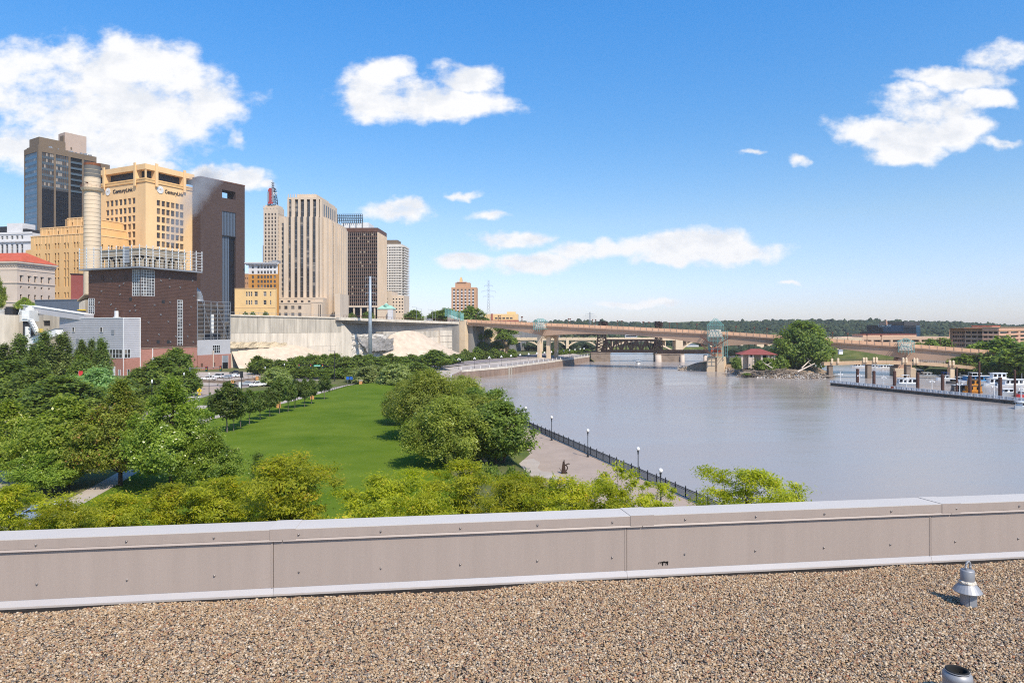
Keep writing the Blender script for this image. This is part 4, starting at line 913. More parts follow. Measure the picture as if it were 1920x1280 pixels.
piers(-.001, b.uL(536.5), 0, H1, st, Face('L', 0, 0), b.uL); piers(1.3, b.uL(537.5), H1 + .01, H2, st, Face('L', 1.3, 0), b.uL)
q = MB(); q.box(1.3, 40, 1.31, b.uL(537.5), H2 + .001, H2 + 1.4); q.box(5, 35, 5, b.uL(552), H2 + 1.41, H3 + 2.0); q.box(0, .9, b.uL(536.5) + .01, b.uL(532), 0, H1 - .5)
for i in range(12): q.box(4.9, 5.0, 6 + i * 1.8, 6.6 + i * 1.8, H2 + 1.41, H3 + 2.4)
q.build('attic', M['limestone'], b.root)
fl = 3.42; rows = int((H1 - 11) / fl)
for p_, r_ in st:
    u0, u1 = b.uL(r_), b.uL(p_)
    for k in range(rows + 9):
        z = H2 - 4 - k * fl
        if z < 14: break
        if H1 - 3 < z < H1 + 2.0: continue
        b.win(Face('L', 1.3 if z > H1 else 0, 0), (u0 + u1) / 2, z, u1 - u0 - .1, 2.0, 'win', d=1.12)
        q = PANES.setdefault(('sp', round(u1 - u0, 2)), MB().box(-(u1 - u0) / 2, (u1 - u0) / 2, -.06, 0, -.45, .45).mesh('spandrel', [M['win_grey']]))
        link('spandrel', q, b.root, Face('L', 1.3 if z > H1 else 0, 0).P((u0 + u1) / 2, z - 1.7, 1.0), (0, 0, R(-90)))
# left shoulder wing and right wings stepping back
q = MB(); u0, u1 = b.uL(536.4) + .02, b.uL(522); ff = Face('L', 3.5, 0); us = [(b.uL(531.8, (3.5, 0)), b.uL(528, (3.5, 0)))]
b.facade(q, ff, u0, u1, 0, b.z(407.5), us, [(z_, z_ + 2.0) for z_ in np.arange(14, H1 - 5, fl)], .6, glass='win'); q.quad((3.5, u1, 0), (3.5, u1, b.z(407.5)), (40, u1, b.z(407.5)), (40, u1, 0)); q.quad((3.5, u0, b.z(407.5)), (40, u0, b.z(407.5)), (40, u1, b.z(407.5)), (3.5, u1, b.z(407.5))); q.build('wing', M['limestone'], b.root)
# east side, seen at a steep angle
e1 = b.uR(615); e2 = b.uR(627); LRt = 40
q = MB(); q.box(0.001, 40, -.4, 1.19, 0, H1 - .4); q.box(1.31, 40, -.2, 1.3, H1 - .39, H2 - .2)
for i in range(7): q.box(3 + i * 5.4, 5 + i * 5.4, -.8, -.401, 0, H1 - .8)
q2 = MB()
for i in range(6): q2.box(5.6 + i * 5.4, 7.8 + i * 5.4, -.45, -.403, 12, H1 - 3); q2.box(5.6 + i * 5.4, 7.8 + i * 5.4, -.25, -.203, H1 + 1, H2 - 3)
q2.build('side_glazing', M['win_grey'], b.root)
q.build('side_wall', M['limestone'], b.root)
xw = -b.C.x  # wings further right step forward of that side
for k, (x0, x1, yt, dd) in enumerate(((604, 613, 407, 3), (613.5, 620, 409, 9), (620.5, 628, 412, 16), (628.5, 636.5, 417, 24))):
    v0, v1 = b.uL(x0, (dd, 0)), b.uL(x1, (dd, 0)); q = MB(); ff = Face('L', dd, 0); zt_ = b.z(yt)
    us = [((v0 * .45 + v1 * .55), (v0 * .75 + v1 * .25))] if k == 1 else []
    b.facade(q, ff, v1, v0, 0, zt_, us, [(z_, z_ + 2.1) for z_ in np.arange(12, zt_ - 5, fl)] if us else [], .5, glass='win')
    q.quad((dd, v1, 0), (48, v1, 0), (48, v1, zt_), (dd, v1, zt_)); q.quad((dd, v1, zt_), (48, v1, zt_), (48, v0, zt_), (dd, v0, zt_))
    for i in range(4): q.box(dd + 2 + i * 5, dd + 3.6 + i * 5, v1 - .5, v1 - .003, 0, zt_ - .5)
    q.build('wing', M['limestone'], b.root)
# low front blocks
for x0, x1, yt, dd, sq in ((511, 606, 558, -6, [(513, 519), (526, 531), (539, 544), (551, 557), (564, 569), (577, 582)]), (519, 582, 568, -12, [(520, 526), (533, 539), (546, 552), (559, 565)]), (582.5, 604, 566, -9, [(597, 598.6), (600.2, 601.8)])):
    v0, v1 = b.uL(x1, (dd, 0)), b.uL(x0, (dd, 0)); ff = Face('L', dd, 0); q = MB(); zt_ = b.z(yt, off=(dd, 0))
    us = sorted([(b.uL(r_, (dd, 0)), b.uL(p_, (dd, 0))) for p_, r_ in sq]); zs = [(zt_ - 4.4, zt_ - 2.0), (zt_ - 10, zt_ - 7)] if dd != -9 else [(1, zt_ - 2)]
    b.facade(q, ff, v0, v1, 0, zt_, us, [z_ for z_ in zs if z_[0] > 0], .5, glass='win_grey', frame='dark_metal', nx=2, nz=1, fw=.1)
    for vv, sgn in ((v0, 1), (v1, 1)): q.quad((dd, vv, 0), (dd + 14, vv, 0), (dd + 14, vv, zt_), (dd, vv, zt_))
    q.quad((dd, v0, zt_), (dd + 14, v0, zt_), (dd + 14, v1, zt_), (dd, v1, zt_)); ff.box(q, v0 - .15, v1 + .15, zt_ - .5, zt_ + .3, -.2, -.003); q.build('base_block', M['limestone'], b.root)
q = MB(); v0, v1 = b.uL(637.5, (-3, 0)), b.uL(628, (-3, 0)); q.box(-3, 20, v0, v1, 0, b.z(551)); q.build('base_block', M['limestone'], b.root)

# ---- dark slab tower with pale mullions
b = Bld('dark_slab_tower', 'dark brown glass slab tower with fine pale mullions and white penthouse', 708, 600, 636, 718.5, 2)
H = b.z(427); f, g = Face('L'), Face('R'); LL = b.LL; z0w = b.z(573)
q = MB(); q.box(.8, 35, .3, LL, z0w, H - 3.6); q.build('dark_glazing', M['win_dark'], b.root)
n = 19; q = MB(); w = (LL - .6) / n
for i in range(n + 1): f.box(q, .3 + i * w - .16, .3 + i * w + .16, z0w, H - 3.6, .1, .79)
q.build('mullion', mat('mullion_tan', (.25, .19, .15), var=.08), b.root)
q = MB(); k = 0; z = H - 3.6
while z > z0w: f.box(q, .3, LL, z - 1.5, z - .25, .35, .78); z -= 3.05
q.build('spandrel', M['brown_metal_shade'], b.root); q = MB(); rr = random.Random(4)
for i in range(14):
    a_, c_ = rr.randrange(n), rr.randrange(24); f.box(q, .35 + a_ * w + .2, .3 + (a_ + 1) * w - .2, H - 3.6 - c_ * 3.05 - 3.0, H - 3.6 - c_ * 3.05 - 1.55, .6, .77)
q.build('blind', M['tan_panel'], b.root)
q = MB(); q.box(-.2, 36, -.2, LL + .2, H - 3.59, H); q.build('roof_band', M['brown_metal'], b.root)
q = MB(); q.box(0, 36, -.2, .29, 0, H - 3.6)
for i in range(9): q.box(1 + i * 4, 2.6 + i * 4, -.7, -.201, 0, H - 4)
q.build('end_wall', M['limestone'], b.root)
q = MB(); q.box(4, 25, b.uL(689), b.uL(636) - 1, H + .01, b.z(416)); q.build('penthouse', M['white_metal'], b.root)
q = MB(); f.box(q, 0, LL, z0w - 1.4, z0w - .01, -.8, .5)
for i in range(6): f.box(q, 2 + i * LL / 5.6, 3.3 + i * LL / 5.6, 0, z0w - 1.42, -.3, .9)
q.build('portico', M['limestone'], b.root); q = MB(); f.box(q, 0, LL, 0, z0w - 1.42, 3, 3.3); q.build('lobby_glazing', M['win_dark'], b.root)
sg = thing('billboard_frame', 'dark steel lattice billboard frame on roof of the dark slab tower', 'billboard frame', (b.C.x, b.C.y, b.z0 + H), R(88)); q = MB()
v0, v1 = b.uL(678), b.uL(631); zz0, zz1 = b.z(415) - H, b.z(400.5) - H
for i in range(13):
    v = v0 + (v1 - v0) * i / 12; q.bar((3, v, zz0 - 1 if i % 3 else 0), (3, v, zz1), .35); q.bar((5.5, v, 0), (3, v, zz1 * .9), .3)
for k in range(5): z = zz0 + 1 + (zz1 - zz0 - 1) * k / 4; q.bar((2.9, v0, z), (2.9, v1, z), .4)
for i in range(12): q.bar((3, v0 + (v1 - v0) * i / 12, zz0 + 1), (3, v0 + (v1 - v0) * (i + 1) / 12, zz1), .2)
q.build('lattice', M['dark_metal'], sg)

# ---- white apartment slab and its peach base
b = Bld('apartment_tower', 'white concrete apartment tower with balcony edge right of the dark slab tower', 754, 700, 712, 764, 3)
H = b.z(457.5); f, g = Face('L'), Face('R'); q = MB(); fl = (b.z(462) - b.z(553.5)) / 19
us = sorted([(b.uL(p + 1.9), b.uL(p)) for p in (719.6, 722.3, 725.0, 729.4, 732.1, 735.5, 738.2, 741.5, 745.0, 747.7, 750.4)]); jn = MB()
b.facade(q, f, 0, b.LL, 0, H, us, [(b.z(462) - (k + 1) * fl + .8, b.z(462) - k * fl - .6) for k in range(19)], .5, joined=jn, jm=0); backs(q, b.LR, b.LL, 0, H); q.quad((0, 0, 0), (b.LR, 0, 0), (b.LR, 0, H), (0, 0, H)); q.build('wall', M['apt_white'], b.root)
o = jn.build('window_grid', M['win'], b.root); o['kind'] = 'stuff'
for k in range(24):
    z = H - 3 - k * fl
    if z < 3: break
    link('balcony', PANES.setdefault('apb', MB().box(0, b.LR, -2.2, -.003, 0, .5).box(0, b.LR, -2.2, -2.0, .5, 1.6).mesh('balcony', [M['apt_white']])), b.root, (0, 0, z))
q = MB()
for k in range(19): f.box(q, 0, b.LL, b.z(462) - k * fl - .45, b.z(462) - k * fl - .15, -.25, -.003)
f.box(q, b.uL(728.6), b.uL(727.6), 0, H, -.3, -.002); q.build('floor_band', M['apt_white'], b.root)
q = MB(); q.box(3, 20, b.uL(744), b.uL(712), H + .01, b.z(449)); q.build('penthouse', M['tower_brown'], b.root)
b = Bld('peach_office', 'peach office building with square window grid at the foot of the apartment tower', 757, 640, 712, 762, 3)
q = MB(); f = Face('L'); us = sorted([(b.uL(p + 2.8), b.uL(p)) for p in (736.2, 742, 747.8, 753)]); zs = [(b.z(y + 2.7), b.z(y)) for y in (559.2, 565.2, 571.4, 577.4, 583.4)]
b.facade(q, f, 0, b.uL(735), 0, b.z(554), us, zs, .4, glass='win'); u2 = b.uL(735); b.facade(q, f, u2, b.LL, 0, b.z(545.5), sorted([(b.uL(726.5), b.uL(723)), (b.uL(719), b.uL(716))]), [(b.z(561.5), b.z(558.5)), (b.z(568), b.z(565)), (b.z(575), b.z(572))], .4, glass='win')
backs(q, 25, u2, 0, b.z(554)); q.quad((0, 0, 0), (25, 0, 0), (25, 0, b.z(554)), (0, 0, b.z(554))); q.box(.01, 25, u2, b.LL, b.z(545.5) - .5, b.z(545.5)); q.quad((0, u2, b.z(554)), (25, u2, b.z(554)), (25, u2, b.z(545.5)), (0, u2, b.z(545.5))); q.build('wall', M['peach_brick'] if False else M['limestone'], b.root)
b = Bld('copper_pavilion', 'small building with pale green copper roof and turret on the bluff edge', 736, 540, 708, 738, 8)
q = MB(); q.box(0, 8, 0, b.LL, 0, b.z(579)); q.build('wall', M['limestone'], b.root); q = MB(); q.hip(-.5, 8.5, -.5, b.LL + .5, b.z(579), b.z(572), 3); c = (3, b.uL(722), 0); q.lathe([(1.7, b.z(575)), (1.7, b.z(571.5)), (2.2, b.z(571.4)), (.05, b.z(567.5))], c, 8); q.build('roof', M['copper_green'], b.root)
q = MB(); f = Face('L'); f.box(q, b.uL(737), b.uL(729), 0, b.z(581), -3, -.01); q.build('porch', M['white_stone'], b.root)

# ---- distant apartment hotel with cupola and orange block
b = Bld('cupola_hotel', 'distant tan apartment hotel with white window strips and roof cupola', 893, 900, 846.3, 896, 3)
H = b.z(538.5); f = Face('L'); q = MB(); us = sorted([(b.uL(p + 3.4), b.uL(p)) for p in (849.6, 856.8, 864, 871, 878.4, 885.4)]); zs = [(b.z(y + 3.4), b.z(y)) for y in np.arange(541.8, 584, 5.75)]
b.facade(q, f, 0, b.LL, 0, H, us, zs, .5, glass='win_grey'); q.quad((0, 0, 0), (20, 0, 0), (20, 0, H), (0, 0, H)); backs(q, 20, b.LL, 0, H); q.build('wall', M['peach_brick'], b.root)
q = MB()
for u0, u1 in us:
    for a_, c_ in zs: f.box(q, u0, u1, a_ - 1.5, a_ - .05, -.1, -.003)
q.build('spandrel', M['white_stone'], b.root)
q = MB(); q.box(3, 16, b.uL(880.5), b.uL(853), H + .01, b.z(529.5)); q.box(2, 15, b.uL(874), b.uL(856), b.z(529.4), b.z(528)); q.build('penthouse', M['peach_brick'], b.root)
q = MB(); q.box(6, 11, b.uL(865.5), b.uL(860.5), b.z(528), b.z(522)); q.box(7, 10, b.uL(864.6), b.uL(861.4), b.z(521.9), b.z(519)); q.build('cupola', M['yellow_brick'], b.root)
b = Bld('orange_block', 'low orange and red block beyond the bridge abutment', 971, 880, 905, 973, 3)
q = MB(); f = Face('L'); us = sorted([(b.uL(p + 5), b.uL(p)) for p in (928, 935, 942, 949, 956)]); b.facade(q, f, 0, b.LL, 0, b.z(588.5), us, [(b.z(598), b.z(595))], .4, glass='win_grey'); backs(q, 20, b.LL, 0, b.z(588.5)); q.quad((0, 0, 0), (20, 0, 0), (20, 0, b.z(588.5)), (0, 0, b.z(588.5))); q.build('wall', M['yellow_brick'], b.root)
q = MB(); f.box(q, b.uL(924), b.uL(921), 0, b.z(588), -.5, -.003); f.box(q, b.uL(973), b.uL(915), 0, b.z(600), -6, -2); q.build('brick_front', mat('brick_front', (.33, .10, .07)), b.root)
q = MB(); q.box(4, 14, b.uL(966), b.uL(950), b.z(588.4), b.z(584.3)); q.build('roof_block', M['yellow_brick'], b.root)

# ---------------------------------------------------------------- power plant by the road
b = Bld('power_plant', 'brown clad heating plant with steel rooftop screen, grey annex and red brick base', 264, 285, 166, 369, 24, z0=6.0, cat='power plant')
f, g = Face('L'), Face('R'); H = b.z(503); zbase = b.z(652); zann = b.z(597)
pw = PANES
def grid_window(face, u0, u1, z0, z1, nx, nz, d, glass='win_grey', fw=.14, name='window', parent=None):
    """a steel framed window: the frame is the part, its panes are sub-parts"""
    q = MB()
    for i in range(nx + 1): u = u0 + (u1 - u0) * i / nx; face.box(q, u - fw / 2, u + fw / 2, z0, z1, d - .12, d - .005)
    for k in range(nz + 1): z = z0 + (z1 - z0) * k / nz; face.box(q, u0 - fw / 2, u1 + fw / 2, z - fw / 2, z + fw / 2, d - .10, d - .006)
    fr = q.build(name, M['frame_white'], parent or b.root); pm = pane((u1 - u0) / nx, (z1 - z0) / nz, glass)
    for i in range(nx):
        for k in range(nz): link('pane', pm, fr, face.P(u0 + (u1 - u0) * (i + .5) / nx, z0 + (z1 - z0) * (k + .5) / nz, d), face.rot())
    return fr
q = MB(); cL, cR = b.uL(247.3), b.uR(290.2); cz0 = b.z(554.5); sR0, sR1 = b.uR(332.7), b.uR(343); sz0, sz1 = zbase + .3, b.z(559); lL0, lL1 = b.uL(177.5), b.uL(166.3); lz0, lz1 = b.z(588), b.z(556)
b.facade(q, f, 0, b.LL, zann, H, [(0, cL)], [(cz0, H - .3)], .25); b.facade(q, f, 0, 0, zann, zann, [], [], 0)
q.build('cladding', M['brown_metal'], b.root)
q = MB(); b.facade(q, g, 0, sR0 - .01, zbase, H, [(0, cR)], [(cz0, H - .3)], .25); b.facade(q, g, sR0 - .01, b.LR, zbase, H, [(sR0, sR1)], [(sz0, sz1)], .25)
backs(q, b.LR, b.LL, zann, H); q.build('cladding', M['brown_metal_shade'], b.root)
for face, u0, u1, zlo, mt, cut in ((f, 0, b.LL, zann, 'brown_metal', (0, cL)), (g, 0, b.LR, zbase, 'brown_metal_shade', (0, cR))):
    q = MB(); z = zlo + .3
    while z < H - .3:
        segs = [(u0, u1)]
        if z > cz0 - .2: segs = [(cut[1] + .2, u1)]
        if face is g and sz0 < z < sz1 + .3: segs = [(segs[0][0], sR0 - .2), (sR1 + .2, u1)]
        if face is f and lz0 - .3 < z < lz1 + .3: segs = [(segs[0][0], lL0 - .2)]
        for a_, c_ in segs: face.box(q, a_, c_, z, z + .2, -.07, -.003)
        z += .62
    o = q.build('siding_rib', M[mt], b.root); o['kind'] = 'stuff'
grid_window(f, .02, cL - .1, cz0 + .1, H - .4, 4, 9, .2); grid_window(g, .12, cR - .1, cz0 + .1, H - .4, 5, 9, .2)
for k in range(5):
    z0_ = sz0 + (sz1 - sz0) * k / 5; grid_window(g, sR0 + .1, sR1 - .1, z0_ + .15, z0_ + (sz1 - sz0) / 5 - .15, 2, 3, .15)
for k in range(2):
    z0_ = lz0 + (lz1 - lz0) * k / 2; grid_window(f, lL0, lL1, z0_ + .1, z0_ + (lz1 - lz0) / 2 - .3, 3, 3, -.1)
# louvres and round wall outlets
def px4(zx, zy): return 150 + zx * .21877, 440 + zy * .21877
lv = MB().box(-.95, .95, -.06, 0, -1.1, 1.1); 
for k in range(7): lv.box(-.9, .9, -.12, -.061, -1.0 + k * .3, -.85 + k * .3)
lvm = lv.mesh('louvre', [M['brown_metal_shade']]); lvd = MB().box(-.7, .7, -.08, -.003, -.7, .7).mesh('louvre', [M['dark_metal']])
for zx, zy, me in ((190, 368, lvm), (392, 366, lvm), (435, 553, lvd)):
    px, py = px4(zx, zy); u = b.uL(px); link('louvre', me, b.root, f.P(u, b.z(py, 'L', u), -.08), f.rot())
for zx, zy in ((712, 573), (668, 916), (755, 916)):
    px, py = px4(zx, zy); u = b.uR(px); link('louvre', lvd, b.root, g.P(u, b.z(py, 'R', u), -.08), g.rot())
pm = MB().lathe([(.34, 0), (.34, .3), (.27, .3), (.27, .06), (.001, .06)], n=10).mesh('wall_outlet', [M['galv']])
for zx, zy in ((103, 352), (274, 380), (378, 417), (343, 438), (188, 483), (347, 510), (168, 580), (270, 597), (310, 635), (475, 607), (480, 648), (432, 652)):
    px, py = px4(zx, zy); u = b.uL(px); link('wall_outlet', pm, b.root, f.P(u, b.z(py, 'L', u), -.05), (R(90), 0, R(-90)))
for zx, zy in ((691, 393), (763, 377), (962, 395), (765, 446), (856, 450), (975, 524), (768, 577), (636, 602), (949, 618), (690, 685), (584, 750), (754, 743), (937, 770), (674, 853), (820, 870), (920, 870), (577, 905), (772, 916), (968, 917)):
    px, py = px4(zx, zy); u = b.uR(px); link('wall_outlet', pm, b.root, g.P(u, b.z(py, 'R', u), -.05), (R(90), 0, 0))
# brick base under the right face
q = MB(); g.box(q, 0, b.LR, -.5, zbase - .01, -.25, 1); q.box(b.LR - 1, b.LR, 1, b.LL, -.5, zann); q.build('brick_base', M['red_brick'], b.root)
q = MB(); g.box(q, 0, b.LR, zbase - .35, zbase - .02, -.45, -.255); q.build('stone_band', M['pier_stone'], b.root)
# grey annex pushed out to the left of the corner
d = 0.0
for _ in range(400):
    P_ = b.C - b.dR * d
    if (P_.x / P_.y) * F + 960 <= 231.3: break
    d += .1
AX = d; vL = b.uL(111.5, (-AX, 0)); fa = Face('L', -AX, 0); ga = Face('R', -AX, 0); zs0 = b.z(670)
q = MB(); ww = (b.uL(226, (-AX, 0)), b.uL(199, (-AX, 0))); wz = (b.z(669.6, off=(-AX, 0)), b.z(654, off=(-AX, 0)))
b.facade(q, fa, 0, vL, zs0, zann, [], [], 0); b.facade(q, ga, 0, AX - .26, zs0, zann, [], [], 0)
q.quad((-AX, vL, zs0), (2, vL, zs0), (2, vL, zann), (-AX, vL, zann)); q.quad((-AX, 0, zann), (-.01, 0, zann), (-.01, vL, zann), (-AX, vL, zann)); q.quad((-.01, b.LL, -.5), (2, b.LL, -.5), (2, b.LL, zann), (-.01, b.LL, zann)); q.quad((0, b.LL, zann), (0, vL, zann), (6, vL, zann), (6, b.LL, zann)); q.build('annex_wall', M['grey_siding'], b.root)
q = MB(); z = zs0 + .4
while z < zann - .2:
    fa.box(q, 0, vL, z, z + .12, -.06, -.003); ga.box(q, 0, AX - .3, z, z + .12, -.06, -.003); z += .75
o = q.build('siding_rib', M['grey_siding'], b.root); o['kind'] = 'stuff'
q = MB(); q.box(-AX - .1, -AX + .1, -.12, .1, -.4, zann + .2); q.box(-.5, -.27, -.3, -.02, -.4, zann + .3); fa.box(q, 0, vL, zann + .005, zann + .35, -.15, .15); ga.box(q, .16, AX - .3, zann + .005, zann + .35, -.15, .15); q.build('downpipe', M['white_metal'], b.root)
q = MB(); fa.box(q, 0, vL, -.5, zs0 - .01, -.12, 1); ga.box(q, 1.01, AX - .26, -.5, zs0 - .01, -.12, 1); q.build('brick_base', M['red_brick'], b.root)
zw0, zw1 = b.z(669.5), b.z(654)
grid_window(fa, b.uL(230, (-AX, 0)), b.uL(199.5, (-AX, 0)), zw0, zw1, 5, 2, -.14, 'win'); grid_window(ga, b.uR(232.5, (-AX, 0)), b.uR(244, (-AX, 0)), zw0, zw1, 2, 2, -.14, 'win')
sw = pane(1.7, 2.0, 'win', 'white_metal', 1, 1, .16); sl = MB().box(-.85, .85, -.05, 0, -1, 1).mesh('louvre', [M['grey_metal']])
for px, py, me in ((138.5, 618, sw), (190.8, 618, sw), (212, 622.5, sl), (145.5, 639.5, sl), (185, 639.5, sl), (206, 679, sl)):
    u = b.uL(px, (-AX, 0)); link('window' if me is sw else 'louvre', me, b.root, fa.P(u, b.z(py, off=(-AX, 0)), -.14), fa.rot())
def door(face, px, off, w, h, m, y=-.14):
    u = (b.uL if face.k == 'L' else b.uR)(px, off); q = MB(); face.box(q, u - w / 2, u + w / 2, 0, h, y, y + .1); o = q.build('door', M[m], b.root)
    q = MB(); face.box(q, u - w / 2 - .15, u - w / 2 - .003, 0, h + .15, y - .05, y + .1); face.box(q, u + w / 2 + .003, u + w / 2 + .15, 0, h + .15, y - .05, y + .1); q.build('frame', M['white_metal'], o); return o
door(fa, 211.5, (-AX, 0), 3.0, 3.6, 'white_metal'); door(ga, 240.5, (-AX, 0), 1.0, 2.4, 'dark_metal'); door(fa, 224.5, (-AX, 0), 1.0, 2.4, 'grey_metal')
q = MB(); u = b.uR(284.7); g.box(q, u - .12, u + .12, 2, zbase - .4, -.6, -.3); g.box(q, u - .5, u + .5, zbase - 5.5, zbase - 4.5, -.7, -.3); q.build('wall_pipe', M['white_metal'], b.root)
# white cabinet on the annex roof
q = MB(); u = b.uL(225.4); z = b.z(597) + .36; q.box(-2.2, -1.2, u - .55, u + .55, z + .3, z + 2.9); q.box(-2.6, -.6, u - 1, u + 1, z, z + .29); q.build('roof_cabinet', M['white_paint'], b.root)
# rooftop cooling tower behind a steel screen
zt0 = b.z(508) if False else H; zs_t = b.z(462.5); e = 2.6
q = MB(); q.box(3.2, b.LR - 3, 3.2, b.LL - 3, H + 6.0, zs_t - .2); q.box(2.8, b.LR - 2.6, 2.8, b.LL - 2.6, zs_t - .19, zs_t + .1); q.build('cooling_tower', M['tan_panel'], b.root)
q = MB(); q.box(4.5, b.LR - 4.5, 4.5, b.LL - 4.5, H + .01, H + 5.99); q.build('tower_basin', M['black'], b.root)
q = MB(); n1, n2 = 9, 10
for i in range(n2): u = 3.6 + (b.LR - 7) * i / (n2 - 1); q.box(u - .5, u + .5, 3.3, 4.4, H + .01, H + 4.2 + (i % 3)); q.bar((u, 3.6, H + 3.6), (u + 1.6, 3.6, H + 5.9), .3); q.bar((u, 3.6, H + 3.6), (u - 1.6, 3.6, H + 5.9), .3)
for i in range(1, n1): v = 3.6 + (b.LL - 7) * i / (n1 - 1); q.box(3.3, 4.4, v - .5, v + .5, H + .01, H + 4.2 + (i % 3)); q.bar((3.6, v, H + 3.6), (3.6, v + 1.6, H + 5.9), .3); q.bar((3.6, v, H + 3.6), (3.6, v - 1.6, H + 5.9), .3)
q.build('tower_leg', M['tan_panel'], b.root)
q = MB(); q.box(-e, b.LR + .8, -e, -e + .5, H + .05, H + .7); q.box(-e, -e + .5, -e + .51, b.LL + e, H + .05, H + .7); q.box(b.LR + .3, b.LR + .8, -e + .51, b.LL, H + .05, H + .7); q.box(-e + .51, b.LR + .29, -e + .51, 3, H + .02, H + .25); q.box(-e + .51, 3, 3.01, b.LL + e, H + .02, H + .25); q.build('screen_walkway', M['grey_metal'], b.root)
ht = zs_t - H
post = MB().box(-.13, .13, -.13, .13, 0, ht).mesh('post', [M['frame_white']])
for i in range(9): link('post', post, b.root, (-e + .1, -e + .1 + (b.LL + 2 * e - .4) * i / 8, H + .705))
for i in range(1, 11): link('post', post, b.root, (-e + .1 + (b.LR + e + .5) * i / 10, -e + .1, H + .705))
q = MB()
for k in range(7):
    z = H + 1.5 + (ht - 1.6) * k / 6; q.bar((-e, -e - .12, z), (b.LR + .9, -e - .12, z), .1); q.bar((-e - .12, -e, z), (-e - .12, b.LL + e, z), .1); q.bar((b.LR + .9, -e, z), (b.LR + .9, b.LL, z), .1)
q.build('screen_rail', M['white_metal'], b.root)
# stair tower shed behind the screen, vent stacks
q = MB(); u = b.uL(224); q.box(2.9, 3.19, u - 2, u + 2, H + 3, zs_t + .8); q.build('roof_hatch', M['grey_metal'], b.root)
# flue gas unit to the right: open steel frame, duct elbow, grey box, brick base
x0, x1 = b.LR + .3, b.uR(431.5); zu, zg, zb2 = b.z(564, 'R', b.LR), b.z(637.5, 'R', b.LR), b.z(666, 'R', b.LR)
q = MB(); q.box(x0 + 1, x1 - 1.5, 2, 12, zg + 3, zu - .8); q.build('filter_house', mat('filter_brown', (.085, .068, .058), var=.25, scale=.5), b.root)
q = MB()
for i in range(6): u = x0 + (x1 - x0) * i / 5; q.box(u - .12, u + .12, -.15, .1, zg, zu)
for k in range(10): z = zg + 1 + (zu - zg - 1) * k / 9; q.box(x0, x1, -.3, -.16, z - .1, z + .1)
for i in range(2): q.bar((x0 + (x1 - x0) * (.15 + .4 * i), 0.2, zu), (x0 + (x1 - x0) * (.5 + .45 * i), .2, zg), .22)
q.build('pipe_frame', M['grey_metal'], b.root)
q = MB(); q.box((x0 + x1) / 2 - .7, (x0 + x1) / 2 + .7, 1, 1.9, zg + 3.2, zu - 6); q.build('filter_door', M['white_metal'], b.root)
q = MB(); ts = [math.pi / 2 * i / 8 for i in range(9)]; c0 = (x0 + .5, 5, zu + 1.0)
pts = [(c0[0] + 4.6 * math.sin(t), 5, c0[2] + 4.6 * math.cos(t) - .2) for t in ts]
for a_, c_ in zip(pts, pts[1:]): q.tube(a_, c_, 2.0, 2.0, 14, cap=False)
q.tube(pts[-1], (pts[-1][0], 5, zu - .2), 2.1, 2.3, 14); q.build('duct', M['grey_metal'], b.root, smooth=True)
q = MB(); u9 = b.uR(393); g.box(q, x0, x1, zb2, zg - .01, 0, 14); g.box(q, x0 + 10 if x1 - x0 > 12 else x0, x1 + .05, zb2 - .2, zg, -.1, -.003); q.build('grey_box', M['grey_siding'], b.root)
q = MB(); g.box(q, x0 + .01, x1 + .3, -.5, zb2 - .02, -.3, 14); q.build('brick_base', M['red_brick'], b.root)
grid_window(g, b.uR(398.5), b.uR(412), zb2 + .7, zb2 + 4.4, 4, 3, -.12, 'win_dark', fw=.12)
o = door(g, 421, (0, 0), 3.4, 6.2, 'grey_metal', -.36); q = MB(); u = b.uR(421); g.box(q, u - 1.7, u + 1.7, 0, 2.9, -.40, -.365); q.build('opening', M['black'], o)  # black sheet on the solid door paints an unlit opening
q = MB(); g.box(q, b.uR(398.4) - .2, b.uR(398.4) + .2, zb2 - 6, zb2 + 2, -.7, -.4); q.build('wall_pipe', M['cream_stone'], b.root)
for px in (377.5, 400.6): link('louvre', MB().box(-.6, .6, -.05, 0, -.8, .8).mesh('louvre', [M['brown_metal']]), b.root, g.P(b.uR(px), zb2 - 4.5, -.32))
BP = b

# ---- smokestack
Yc = 318; cp = at(173, 560, Yc); st = thing('smokestack', 'cream banded steel smokestack with grey top and railed platform', 'smokestack', (cp.x, cp.y, 20))
def zz(py): return EYE - (py - HZ) / F * Yc - 20
r = 13.6 / F * Yc
q = MB(); q.lathe([(r * 1.08, -10), (r, zz(334))], n=24); q.build('shaft', M['stack'], st, smooth=True)
q = MB(); q.lathe([(r, zz(333.9)), (r, zz(312))], n=24); q.build('grey_band', M['stack_grey'], st, smooth=True)
q = MB(); q.lathe([(r * 1.01, zz(311.9)), (r * 1.01, zz(307)), (r * .85, zz(307)), (r * .85, zz(312))], n=24); q.build('rim', M['rust'], st)
for k, py in enumerate(list(np.arange(320, 350, 7.6)) + list(np.arange(361, 470, 7.7))):
    rr_ = r * (1.004 + .08 * max(0, (zz(334) - zz(py))) / 50); q = MB(); q.lathe([(rr_, -.09), (rr_ + .03, -.07), (rr_ + .03, .07), (rr_, .09)], n=24); q.build('weld_band', mat('weld_tan', (.52, .41, .28)), st, (0, 0, zz(py)))
q = MB(); zp = zz(354); q.lathe([(r + .01, zp - 1.5), (r + .9, zp - 1.2), (r + 1.5, zp), (r + .01, zp + .05)], n=24); q.build('platform', M['stack'], st)
q = MB()
